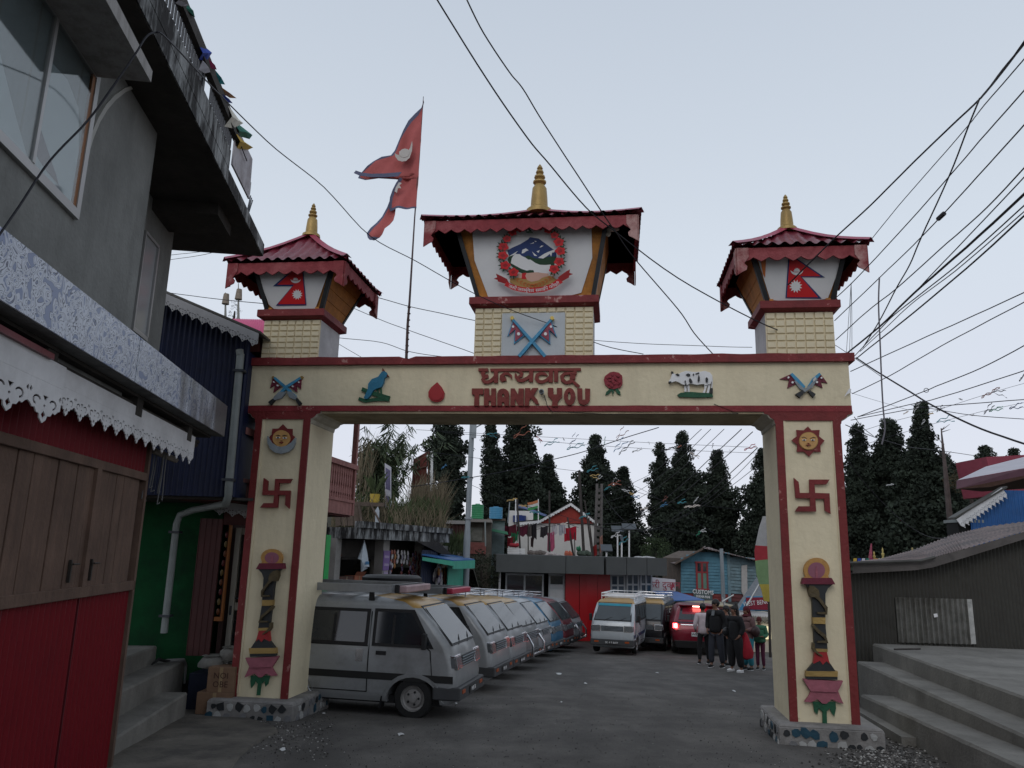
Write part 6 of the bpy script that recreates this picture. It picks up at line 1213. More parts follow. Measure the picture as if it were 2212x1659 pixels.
# ---- customs house
F = FRONT(33); ch = thing('customs_house', 'weathered blue and red timber house carrying the CUSTOMS sign and a rusty tin roof', 'house', tuple(F.w(F.px(1530, 1300)[0], 1, -1.43)))
BB = mat('sky_blue_board', (.09, .22, .29), .75, .2, 3, .2, dirt=.4, dcol=(.05, .12, .15)); BB2 = mat('faded_blue_board', (.16, .24, .27), .8, .2, 3, .2, dirt=.5, dcol=(.08, .1, .1)); RB = mat('red_board', (.20, .03, .025), .75, .2, 3, .2, dirt=.4, dcol=(.1, .03, .03)); RB2 = mat('dull_red_board', (.12, .035, .035), .8, .2, 3)
uL, uM, uR = 1471, 1575, 1633
def toprow(u): return 1189 + max(0, (1520 - u)) * .36 if u < 1520 else 1189 + (u - 1520) * .0
MB(F).prism([F.px(1472, 1345), F.px(1472, 1206), F.px(1510, 1190), F.px(1575, 1200), F.px(1640, 1214), F.px(1640, 1345)], .04, 4).build('core', OLDW, ch)
def boards(u0, u1, v0, v1, nb, m_, y=0, skew=0, yaw=0):
    for k in range(nb):
        va, vb = v0 + (v1 - v0) * k / nb, v0 + (v1 - v0) * (k + 1) / nb
        ua = u0 + (max(0, (1206 - va)) * 2.2 if v0 < 1206 and u0 < 1500 else 0)
        if u1 - ua < 8: continue
        a = F.px(ua, vb, y); b = F.px(u1, va, y); m = MB(F); z_ = rnd(-.012, .012)
        m.hexa([(a[0], -.055, a[1] + z_), (b[0], -.055, a[1] - skew + z_), (b[0], .035, a[1] - skew), (a[0], .035, a[1])], [(a[0], -.012, b[1] - .012 + z_), (b[0], -.012, b[1] - skew - .012 + z_), (b[0], .035, b[1] - skew), (a[0], .035, b[1])]); m.build('board', m_, ch)
boards(uL, uM, 1194, 1281, 13, BB); boards(uM + .5, uR, 1203, 1281, 11, BB2, skew=.05); boards(uL - 3, uM, 1281, 1306, 4, RB); boards(uM + .5, uR, 1282, 1312, 4, RB2, skew=.05)
m = MB(F); m.box(*bx(F, uM - 1, 1199, uM + 1.5, 1306, -.07, 0)); m.build('corner_trim', BB2, ch)
m = MB(F); rp = [F.px(1452, 1217), F.px(1512, 1184), F.px(1595, 1196), F.px(1646, 1216)]; 
m.add([(rp[0][0], -.5, rp[0][1]), (rp[1][0], -.5, rp[1][1]), (rp[1][0] + 1.4, 4, rp[1][1] + .1), (rp[0][0] + .6, 4, rp[0][1]), (rp[3][0] + .2, -.5, rp[3][1] - .02), (rp[3][0] + .5, 4, rp[3][1] + .1)], [(0, 1, 2, 3), (1, 4, 5, 2)]); 
rf_ = m.build('roof', ROOFT, ch)
m = MB(F)
for k in range(16):
    f = k / 15; xa = rp[1][0] + (rp[3][0] - rp[1][0]) * f; za = rp[1][1] + (rp[3][1] - rp[1][1]) * f; m.tube([(xa, -.52, za + .015), (xa + 1.2 - .7 * f, 3.9, za + .12)], .03, 4)
m.build('roof_ridge', ROOFT, rf_)
m = MB(F); m.hexa([(rp[0][0], -.55, rp[0][1] - .05), (rp[1][0], -.55, rp[1][1] - .06), (rp[1][0], -.5, rp[1][1] - .06), (rp[0][0], -.5, rp[0][1] - .05)], [(rp[0][0], -.55, rp[0][1] + .03), (rp[1][0], -.55, rp[1][1] + .02), (rp[1][0], -.5, rp[1][1] + .02), (rp[0][0], -.5, rp[0][1] + .03)]); m.build('eave_board', OLDW, ch)
wd = MB(F); a = F.px(1504, 1271, -.08); b = F.px(1529, 1217, -.08)
wd.box(a[0], -.1, a[1], a[0] + .07, -.05, b[1]).box(b[0] - .07, -.1, a[1], b[0], -.05, b[1]).box((a[0] + b[0]) / 2 - .04, -.1, a[1], (a[0] + b[0]) / 2 + .04, -.05, b[1]).box(a[0] - .03, -.11, b[1], b[0] + .03, -.05, b[1] + .07).box(a[0] - .03, -.11, a[1] - .06, b[0] + .03, -.05, a[1]); zz = b[1] - (b[1] - a[1]) * .36; wd.box(a[0] + .07, -.098, zz - .03, (a[0] + b[0]) / 2 - .04, -.06, zz + .03).box((a[0] + b[0]) / 2 + .04, -.098, zz - .03, b[0] - .07, -.06, zz + .03)
wd = wd.build('window', mat('window_red', (.26, .03, .035), .6, .1, 5), ch)
MB(F).box(a[0] + .07, -.075, zz + .03, b[0] - .07, -.07, b[1]).build('pane', GLASSD, wd); xm_ = (a[0] + b[0]) / 2
for x0_, x1_ in ((a[0] + .07, xm_ - .04), (xm_ + .04, b[0] - .07)): MB(F).box(x0_, -.08, a[1], x1_, -.07, zz - .03).build('shutter', mat('shutter_green', (.12, .22, .17), .7, .1, 5), wd)
a = F.px(1498, 1293, -.12); b = F.px(1538, 1273, -.12); sn = MB(F).prism([(a[0], b[1] - .02), (b[0], b[1] - .06), (b[0], a[1] - .05), (a[0], a[1])], -.16, -.12).build('sign_board', mat('sign_grey', (.09, .12, .12), .7, .1, 4), ch)
for s_, sz_, dz, sxx in (('CUSTOMS', .235, .225, .82), ('SUKHIA PANI', .13, .075, .74)): g = textgeo(s_, sz_, .004, .004); m = MB(F); addxz(m, g, (a[0] + b[0]) / 2, -.168, a[1] + dz - .03, -.05, sxx); m.build('lettering', PRINTW, sn)
pl = MB(F).prism([F.px(1600, 1222), F.px(1612, 1220), F.px(1613, 1280), F.px(1606, 1290), F.px(1600, 1278)], -.12, -.09).build('hanging_cloth', mat('pale_cloth', (.42, .40, .38), .9, .1, 6)); tag(pl, 'dirty white cloth hanging on the faded end wall of the customs house', 'cloth')
stick(1568, 1420, 1558, 1185, 31, .09, 'grey pole standing in front of the customs house', PG, 'street_pole', 'pole')
F5 = FRONT(33.5); gb_ = MB(F5).prism([F5.px(1628, 1212), F5.px(1645, 1214), F5.px(1648, 1245), F5.px(1630, 1245)], 0, 1).build('green_bin', mat('bin_green', (.01, .24, .05), .5, .2, 5)); tag(gb_, 'vivid green plastic tank between customs house and right gate pillar', 'tank')
rf2 = MB().hexa([at(1572, 1340, 27), at(1615, 1345, 27), at(1660, 1275, 30), at(1640, 1243, 31)], [at(1572, 1336, 27), at(1615, 1341, 27), at(1660, 1271, 30), at(1640, 1239, 31)]).build('lean_to_roof', mat('grey_roof_sheet', (.13, .14, .15), .5, .25, 4, .1, metal=.3)); tag(rf2, 'steep grey corrugated lean to roof sheet beside the customs house', 'roof sheet')
tl = thing('timber_lean_to', 'weathered teal timber wall under the steep grey roof sheet', 'shed', tuple(at(1590, 1400, 28.5))); MB().box(at(1565, 1330, 28.5).x, 28.5, -1.6, at(1625, 1330, 28.5).x, 30, at(1565, 1330, 28.5).z).build('wall', mat('teal_board', (.07, .11, .11), .8, .3, 3), tl)
# ---- ticket kiosk at the right, partly behind the pillar
F = FRONT(25); kk_ = thing('kiosk', 'cream kiosk with lit window, scalloped white eave and red and blue signboard', 'kiosk', tuple(F.w(F.px(1640, 1380)[0], 0, gz(25))))
MB(F).box(*bx(F, 1600, 1330, 1690, 1450, .3, 2)).build('wall', mat('kiosk_cream', (.5, .46, .38), .8, .1, 3), kk_); barge([(1596, 1318), (1690, 1326)], 8, F, 0, WHITEP, 'eave_board', kk_, 5)
MB(F).box(*bx(F, 1628, 1354, 1668, 1380, .2, .29)).build('window', mat('lit_window', (.8, .75, .5), .5, 0, emit=(1, .85, .5), es=.75), kk_)
sb = MB(F).prism([F.px(1596, 1318, -.1), F.px(1614, 1288, -.1), F.px(1668, 1288, -.1), F.px(1668, 1320, -.1)], -.1, -.05).build('signboard', mat('sign_blue', (.05, .22, .38), .5), kk_)
MB(F).prism([F.px(1611, 1291, -.12), F.px(1668, 1290, -.12), F.px(1668, 1318, -.12), F.px(1613, 1316, -.12)], -.13, -.105).build('sign_face', mat('sign_dark_red', (.22, .01, .03), .5), sb)
g = textgeo('WEST BENGAL', .19, .004); m = MB(F); p_ = F.px(1640, 1306, -.14); addxz(m, g, p_[0], -.137, p_[1], .12, .8); m.build('lettering', PRINTW, sb)
g = textgeo('WEST BENGAL', .15, .004); m = MB(F); p_ = F.px(1642, 1347, .28); addxz(m, g, p_[0], .28, p_[1], 0, .8); m.build('lettering', mat('kiosk_letter', (.05, .05, .05), .8), kk_)
for i, (a, b) in enumerate([((1608, 1318), (1640, 1262)), ((1560, 1300), (1585, 1285)), ((1575, 1345), (1560, 1290))]): stick(a[0], a[1], b[0], b[1], 24.5, .03, ['bright metal strut rising right beside the kiosk sign', 'short bright strut above the group of people', 'leaning bright tent strut behind the tall man'][i], TIN, 'strut', 'strut')
# tall prayer banner by the pillar
t = thing('prayer_banner', 'tall curving prayer banner in white, red, green and yellow beside the right gate pillar', 'banner', tuple(at(1655, 1400, 18)))
F = FRONT(18); seg = [((1648, 1115), (1640, 1140), (1632, 1178), (1660, 1180), (1660, 1115), 'grey'), ((1632, 1178), (1630, 1190), (1631, 1211), (1660, 1208), (1660, 1180), 'red'), ((1631, 1211), (1634, 1240), (1640, 1262), (1662, 1262), (1660, 1208), 'green'), ((1640, 1262), (1645, 1275), (1650, 1298), (1662, 1300), (1662, 1262), 'yellow')]
bcol = {'grey': (.34, .34, .34), 'red': (.32, .03, .04), 'green': (.17, .27, .13), 'yellow': (.42, .33, .06)}
for a, b, c_, d, e_, col in seg: MB(F).prism([F.px(*q) for q in (a, b, c_, d, e_)], -.01, .01).build('cloth_band', mat('banner_' + col + '_cloth', bcol[col], .85, .12, 6, .2), t)
MB().tube([at(1664, 1420, 18.02), at(1656, 1090, 18.02)], .03, 6).build('pole', POLE, t)
# ============================================================ RIGHT SIDE
GN = Fr(0, 0, -7.8)
RS = Fr(3.30, 0, 82.2)        # right steps: local x runs away from the camera, local y to the LEFT, so build with negative y
rst = thing('terrace_steps', 'broad stained concrete steps and terrace on the right, rising away from the road', 'steps', tuple(RS.w(9, -.6, -.5)), 82.2)
def tread(c, zn, zf, x0, x1, ybk, label=None, seed=0):
    y0 = -(c - 3.30) * cos(radians(7.8)); n = 26; m = MB(RS); vs = []
    for k in range(n + 1):
        x = x0 + (x1 - x0) * k / n; z = zn + (zf - zn) * k / n; w_ = .014 * noise.noise(Vector((x * 2.1, seed, 0))); ch_ = .03 * max(0, noise.noise(Vector((x * 1.7, seed + 9, 0))) - .25)
        vs += [(x, y0 + w_, -1.2), (x, y0 + w_, z - .025 - ch_), (x, y0 - .02 - ch_, z), (x, y0 - ybk, z)]
    m.add(vs, [(4 * k + j, 4 * k + j + 1, 4 * k + 5 + j, 4 * k + 4 + j) for k in range(n) for j in range(3)] + [(0, 1, 2, 3), (4 * n, 4 * n + 3, 4 * n + 2, 4 * n + 1)]); m.add([(x0, y0 - ybk, -1.2), (x1, y0 - ybk, -1.2), (x1, y0 - ybk, zf), (x0, y0 - ybk, zn)], [(0, 1, 2, 3)])
    return m.build('step', STEPC, rst)
tread(3.30, -.05, -.27, 5.2, 11.1, 1.2, seed=1); tread(3.71, -.02, -.02, 4.5, 12.6, 1.2, seed=2); tread(4.10, .2, .2, 3, 13.1, 10, seed=3)
m = MB(RS); y0 = .14; m.hexa([(9.15, y0, -1.0), (11.1, y0, -1.0), (11.1, -.3, -1.0), (9.15, -.3, -1.0)], [(9.2, y0, -.40), (11.1, y0 - .01, -.44), (11.1, -.3, -.44), (9.1, -.3, -.40)]); m.build('low_step', STEPC, rst)
# dark tin building behind terrace
F = Fr(*at(1846, 1380, 13.3).xy, -2); dk = thing('dark_tin_hall', 'long low hall of dark corrugated sheets with a weathered sloping tin roof on the right', 'building', tuple(F.w(2, 1, .2)), -2)
ev = [(1842, 1239), (1975, 1232), (2014, 1226), (2080, 1206), (2212, 1165), (2290, 1140)]; e3 = [F.px(u, v) for u, v in ev]
def evz(x):
    for (a, b), (c_, d) in zip(e3[:-1], e3[1:]):
        if x <= c_: return b + (d - b) * (x - a) / (c_ - a)
    return e3[-1][1]
m = MB(F); corr(m, -.6, -.9, e3[-1][0], 0, .0, .062, .012, 4, top=lambda x: evz(x) + .05); m.box(-.6, .012, -.9, e3[-1][0], .2, .9); m.build('wall', mat('dark_wall_tin', (.062, .06, .052), .65, .3, 2, .05, metal=.1, dirt=.5, dcol=(.025, .022, .02)), dk)
a = F.px(1941, 1396, -.02); b = F.px(2088, 1294, -.02); m = MB(F); corr(m, a[0], .19, b[0], b[1], -.03, .085, .02, 8); m.build('patch_sheet', mat('bright_tin', (.20, .20, .185), .4, .35, 5, .05, metal=.6, dirt=.7, dcol=(.09, .085, .075)), dk)
m = MB(F); m.box(b[0] - .01, -.05, .2, b[0] + .07, -.03, b[1]); m.build('patch_edge', mat('flaking_edge', (.4, .4, .38), .8, .3, 9, .3), dk)
MB(F).prism([F.px(2016, 1326, -.045), F.px(2024, 1325, -.045), F.px(2026, 1332, -.045), F.px(2018, 1334, -.045)], -.05, -.045).build('sticker', WHITEP, dk)
m = MB(F); tops = [(1842, 1218), (1985, 1213), (2016, 1205), (2080, 1187), (2212, 1149), (2290, 1127)]; T3 = [F.px(u, v, -.25) for u, v in tops]; B3 = [F.px(u, v, -.25) for u, v in ev]
m.add([(x, -.25, z) for x, z in T3] + [(x, -.25, z) for x, z in B3] + [(x, .0, z) for x, z in B3], [(i, i + 1, 7 + i, 6 + i) for i in range(5)] + [(6 + i, 7 + i, 13 + i, 12 + i) for i in range(5)]); m.build('fascia', mat('grimy_fascia', (.10, .09, .085), .85, .35, 4, .3, dirt=.5, dcol=(.03, .025, .02)), dk)
R3 = [(1835, 1215, 14.3), (1900, 1208, 15.5), (1972, 1188, 17), (2060, 1154, 18), (2130, 1138, 18.5), (2290, 1116, 19)]
m = MB(); n = 60; vs = []
def ip3(L, f):
    i = min(int(f * (len(L) - 1)), len(L) - 2); g = f * (len(L) - 1) - i; return L[i].lerp(L[i + 1], g)
TT = [F.w(x, -.25, z) for x, z in T3]; RR = [at(u, v, Y) for u, v, Y in R3]
for k in range(n * 4 + 1): f = k / (n * 4); a_ = ip3(TT, f); b_ = ip3(RR, f); w_ = Vector((0, 0, .014 * sin(k * pi / 2 + .4))); vs += [a_ + w_, b_ + w_]
m.add(vs, [(2 * k, 2 * k + 2, 2 * k + 3, 2 * k + 1) for k in range(n * 4)]); m.build('roof', ROOFT, dk)
m = MB(); m.tube([F.w(T3[0][0] - .1, -.3, T3[0][1] + .01), F.w(T3[1][0], -.3, T3[1][1] + .01), F.w(T3[2][0], -.3, T3[2][1] + .01)], .03, 6); m.build('gutter', DARKTIN, dk)
# blue house with fretwork
F = FRONT(22); bh = thing('blue_tin_gable', 'bright blue corrugated gable wall edged with white fretwork at the right edge', 'house', tuple(F.w(F.px(2160, 1130)[0], 0, .5)))
m = MB(F); x0, x1 = F.px(2100, 1120)[0], F.px(2300, 1120)[0]; g1 = F.px(2064, 1126); g2 = F.px(2162, 1058); sl_ = (g2[1] - g1[1]) / (g2[0] - g1[0])
corr(m, x0, -.5, x1, 3, .1, .11, .015, 5, top=lambda x: min(g1[1] + (x - g1[0]) * sl_, F.px(2170, 1058)[1])); m.build('wall', mat('royal_blue_tin', (.012, .085, .26), .5, .2, 3, .06), bh)
L_ = sqrt((g2[0] - g1[0]) ** 2 + (g2[1] - g1[1]) ** 2); n = 12; vs_, fs_ = LG; m = MB(F.M @ Matrix.Translation((g1[0], -.1, g1[1])) @ Matrix.Rotation(-math.atan(sl_), 4, 'Y')); w_ = L_ / n
for i in range(n): m.add([(w_ * i + px * w_ * .998, -pz * .4, -.27 + py * .27) for px, py, pz in vs_], fs_)
m.box(0, -.01, .0, L_, .01, .06); m.build('fretwork_board', LACE, bh)
m = MB(F); m.hexa([(g1[0] - .1, -.15, g1[1] + .05), (g2[0] + .1, -.15, g2[1] + .05), (g2[0] + .1, .2, g2[1] + .05), (g1[0] - .1, .2, g1[1] + .05)], [(g1[0] - .1, -.15, g1[1] + .1), (g2[0] + .1, -.15, g2[1] + .1), (g2[0] + .1, .2, g2[1] + .1), (g1[0] - .1, .2, g1[1] + .1)]); m.build('roof', DARKTIN, bh)
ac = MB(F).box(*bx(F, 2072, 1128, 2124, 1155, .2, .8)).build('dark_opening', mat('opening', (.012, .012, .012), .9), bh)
MB(F).box(*bx(F, 2072, 1123, 2126, 1128, .1, .9)).build('shelf', PVC, bh)
mr = thing('maroon_roof_house', 'house with a low curved maroon fascia roof and pale sheeting above the blue gable', 'house', tuple(at(2160, 1060, 24)))
V = [at(2068, 1038, 23), at(2068, 1056, 23), at(2140, 1052, 22.4), at(2300, 1010, 21.5), at(2300, 994, 21.5), at(2212, 1012, 22)]
m = MB(); m.add([tuple(p) for p in V] + [tuple(p + Vector((0, .05, 0))) for p in V], [(0, 1, 2, 3, 4, 5), (11, 10, 9, 8, 7, 6)] + [(i, (i + 1) % 6, 6 + (i + 1) % 6, 6 + i) for i in range(6)]); m.build('fascia', mat('maroon_fascia', (.12, .055, .075), .6, .12, 3, dirt=.2), mr)
m = MB(); m.add([tuple(V[0] + Vector((0, 0, .01))), tuple(V[5] + Vector((0, 0, .01))), tuple(V[4] + Vector((0, 0, .01))), tuple(at(2300, 966, 26)), tuple(at(2212, 987, 26)), tuple(at(2129, 1008, 25))], [(0, 1, 2, 3, 4, 5)]); m.build('roof', mat('pale_roof_sheet', (.40, .38, .42), .5, .1, 2), mr)
m = MB(); m.add([tuple(V[1]), tuple(V[2]), tuple(V[3]), tuple(at(2300, 1050, 25)), tuple(at(2120, 1062, 25))], [(4, 3, 2, 1, 0)]); m.build('soffit', BROWNW, mr)
rh = thing('red_tin_roof', 'pinkish red tin roof and wall peeping above the maroon roof', 'roof', tuple(at(2170, 1000, 28))); m = MB(FRONT(28)); F = FRONT(28)
m.prism([F.px(2131, 987), F.px(2300, 978), F.px(2300, 1070), F.px(2150, 1070)], 0, 2); m.build('wall', mat('pink_red_tin', (.25, .035, .06), .55, .15, 4, .1), rh)
# tiny flags and spires beyond the hall roof
for i, (u, vb, vt, w, c) in enumerate([(1880, 1222, 1174, 9, (.3, .06, .1)), (1890, 1222, 1190, 5, (.4, .3, .1)), (1909, 1222, 1182, 6, (.42, .34, .12)), (1972, 1200, 1182, 6, (.4, .32, .14))]):
    F = FRONT(24); p = F.px(u, vb); q = F.px(u, vt); h = q[1] - p[1]; m = MB(F)
    if i == 0: m.prism([(p[0] - .09, p[1]), (p[0] + .07, p[1]), (q[0] + .05, q[1]), (q[0] + .02, q[1])], 0, .02)
    else: m.lathe((p[0], 0, p[1]), [(.05, 0), (.06, h * .15), (.03, h * .2), (.055, h * .4), (.025, h * .45), (.05, h * .65), (.02, h * .7), (.03, h * .85), (.0, h)], 8)
    tag(m.build('spire' if i else 'pennant', mat('spire%d' % i, c, .6, .4, 20)), ['faded pink pennant behind the hall roof beside the right pillar', 'small banded spire next to the pink pennant', 'taller banded yellow and black spire right of the pennant', 'banded spire farther right over the hall roof'][i], 'pennant' if i == 0 else 'spire')
random.seed(5); F = FRONT(23)
for i in range(9):
    u = 1844 + i * 9; c = ['yellow', 'blue', 'white', 'green', 'red', 'orange', 'ivory', 'teal', 'grey'][i]; m = MB(F); m.prism([F.px(u, 1206), F.px(u + 7, 1206), F.px(u + 6.5, 1217), F.px(u - .5, 1216)], 0, .01); tag(m.build('bunting_flag', clothm(c)), 'small %s prayer flag in the low string over the hall gutter' % c, 'flag', 'low bunting over the hall roof')
# pink roof and prayer poles above the blue house
m = MB(); V = [at(478, 689, 16), at(572, 691, 16), at(572, 740, 14.5), at(530, 725, 14.5)]; n = 22; vs = []
for k in range(n * 2 + 1): f = k / (2 * n); a_ = V[0].lerp(V[1], f); b_ = V[3].lerp(V[2], f); w_ = Vector((0, 0, .02 * (k % 2))); vs += [a_ + w_, b_ + w_]
m.add(vs, [(2 * k, 2 * k + 2, 2 * k + 3, 2 * k + 1) for k in range(2 * n)]); tag(m.build('pink_roof', mat('pink_tin', (.55, .08, .20), .5, .1, 3)), 'bright pink corrugated roof showing left of the left turret', 'roof')
for i, (u, vt, vb, r) in enumerate([(487, 632, 690, .06), (515, 612, 690, .05)]):
    t = thing('prayer_pole', ['short prayer pole wrapped in pale cloth above the pink roof', 'taller spired prayer pole above the pink roof'][i], 'pole', tuple(at(u, vb, 22))); MB().tube([at(u, vb, 22), at(u, vt, 22)], [.04, .012], 6).build('shaft', mat('pole_pale', (.25, .25, .23), .8), t)
    a = at(u, (vt + vb) / 2 - 4, 22); MB().tube([a, a + Vector((0, 0, .32))], [.11, .08], 7).build('wrapping', mat('old_cloth', (.24, .2, .16), .9, .3, 9), t)
# ============================================================ VEHICLES
def paint(name, rgb, rough=.35, dirt=.25): return mat(name, rgb, rough, .12, 1.4, .03, metal=.25, dirt=dirt, dcol=(.16, .16, .155), coat=.3)
PL = paint('van_silver', (.28, .29, .295), .38, .55); TIRE = mat('tyre', (.012, .012, .012), .85, .2, 8, .2); RIM = mat('steel_rim', (.30, .29, .28), .5, .2, 6, metal=.5)
LENS = mat('headlamp_glass', (.16, .17, .18), .12, .1, 5, metal=.4); AMBER = mat('amber_lens', (.35, .07, .015), .3); PLATE = mat('number_plate', (.03, .03, .03), .6); REDL = mat('red_lens', (.25, .01, .015), .25)
WS = mat('windscreen_glass', (.05, .06, .065), .1, .15, 1, spec=.6); YEL = paint('taxi_yellow', (.38, .22, .05), .5)
LV = [(.22, -.08, -3.12, .66, .10), (.32, -.01, -3.17, .695, .10), (.55, 0, -3.20, .705, .10), (.78, -.02, -3.20, .705, .12), (.93, -.06, -3.19, .70, .13), (1.02, -.09, -3.18, .695, .14), (1.12, -.16, -3.17, .685, .14), (1.32, -.32, -3.14, .66, .13), (1.54, -.51, -3.09, .625, .13), (1.62, -.64, -3.03, .575, .14), (1.67, -.95, -3.02, .48, .15), (1.69, -1.25, -2.75, .30, .1)]
def ring(z, xf, xr, hw, rc, n=4):
    P = []
    for cx_, cy_, a0 in ((xf - rc, hw - rc, 0), (xr + rc, hw - rc, pi / 2), (xr + rc, -hw + rc, pi), (xf - rc, -hw + rc, 1.5 * pi)):
        for i in range(n + 1): a = a0 + pi / 2 * i / n; P.append((cx_ + rc * cos(a), cy_ + rc * sin(a), z))
    # insert a mid point on each long side so panels bend
    return P
def body_mesh(lv, wheels, rad, name='body', mats=None, zroof=1.5, xroof=None):
    m = MB(); R = [ring(*l) for l in lv]; n = len(R[0]); 
    for r in R: m.v += [Vector(p) for p in r]
    for i in range(len(R) - 1):
        for k in range(n): m.f.append([i * n + k, i * n + (k + 1) % n, (i + 1) * n + (k + 1) % n, (i + 1) * n + k]); m.mi.append(0)
    m.f.append(list(range(n))[::-1]); m.mi.append(0); m.f.append([(len(R) - 1) * n + k for k in range(n)]); m.mi.append(0)
    o = m.build('tmp_body', mats or [PL], None, smooth=True)
    for wx in wheels:
        c = MB(); c.lathe((wx, -.9, rad - .04), [(rad + .07, 0), (rad + .07, 1.8)], 22, 0, 'y'); c = c.build('cut', [BLACK]); bo = o.modifiers.new('b', 'BOOLEAN'); bo.operation = 'DIFFERENCE'; bo.object = c; bo.solver = 'EXACT'
    me = evalmesh(o); cuts = [x.object for x in o.modifiers]; bpy.data.objects.remove(o); [bpy.data.objects.remove(c) for c in cuts]
    if xroof is not None:      # yellow front part of the roof
        for p in me.polygons:
            if p.center.z > zroof and p.center.x > xroof: p.material_index = 1
    return me
def lvat(lv, z):
    for a, b in zip(lv[:-1], lv[1:]):
        if z <= b[0]: f = (z - a[0]) / (b[0] - a[0]); return [a[i] + (b[i] - a[i]) * f for i in range(5)]
    return lv[-1]
def sidepatch(m, lv, pts, s, off, mi=0, th=.004):
    """outline (x,z) laid on the side skin at side s"""
    P = [(x, s * (lvat(lv, z)[3] + off), z) for x, z in pts]; Q = [(x, s * (lvat(lv, z)[3] + off - th), z) for x, z in pts]; n = len(P)
    m.add(P + Q, [tuple(range(n)) if s < 0 else tuple(range(n))[::-1], tuple(range(n, 2 * n))[::-1] if s < 0 else tuple(range(n, 2 * n))] + [(i, (i + 1) % n, n + (i + 1) % n, n + i) for i in range(n)], mi)
def frontpatch(m, lv, pts, off, mi=0, th=.004):
    P = [(lvat(lv, z)[1] + off, y, z) for y, z in pts]; Q = [(lvat(lv, z)[1] + off - th, y, z) for y, z in pts]; n = len(P)
    m.add(P + Q, [tuple(range(n)), tuple(range(n, 2 * n))[::-1]] + [(i, (i + 1) % n, n + (i + 1) % n, n + i) for i in range(n)], mi)
def grow(pts, d):
    cx_ = sum(p[0] for p in pts) / len(pts); cz_ = sum(p[1] for p in pts) / len(pts)
    return [(x + d * (1 if x > cx_ else -1), z + d * (1 if z > cz_ else -1)) for x, z in pts]
VBODY = body_mesh(LV, (-.57, -2.36), .29, mats=[PL, YEL], zroof=1.575, xroof=-1.25)
def wheel_meshes(r, w):
    a = MB().lathe((0, -w / 2, 0), [(r * .62, 0), (r * .93, .0), (r, .03), (r, w - .03), (r * .93, w), (r * .62, w)], 24, 0, 'y', False).build('t', TIRE, None, smooth=True)
    b = MB(); b.lathe((0, -w / 2 + .012, 0), [(r * .66, -.004), (r * .62, .0), (r * .58, .035), (r * .45, .05), (r * .42, .015), (r * .22, .01), (r * .2, -.01), (0.001, -.012)], 20, 0, 'y', False)
    for k in range(5): c, s_ = cos(k * 2 * pi / 5), sin(k * 2 * pi / 5); b.lathe((r * .3 * c, -w / 2 + .012, r * .3 * s_), [(.018, 0), (.018, .03)], 6, 1, 'y')
    b = b.build('t', [RIM, BLACK], None, smooth=True); r_ = (a.data, b.data); bpy.data.objects.remove(a); bpy.data.objects.remove(b); return r_
VW = wheel_meshes(.29, .155)
def add_wheels(t, M_, xs, ys, r, meshes, kx_=1):
    for x in xs:
        for s in (-1, 1):
            ww = inst(meshes[0], 'wheel', t, M_ @ Matrix.Translation((x, s * ys, r)) @ (Matrix.Rotation(pi, 4, 'Z') if s > 0 else Matrix.Identity(4)) @ Matrix.Diagonal((kx_, 1, 1, 1)))
            inst(meshes[1], 'rim', ww, OW[ww.name])
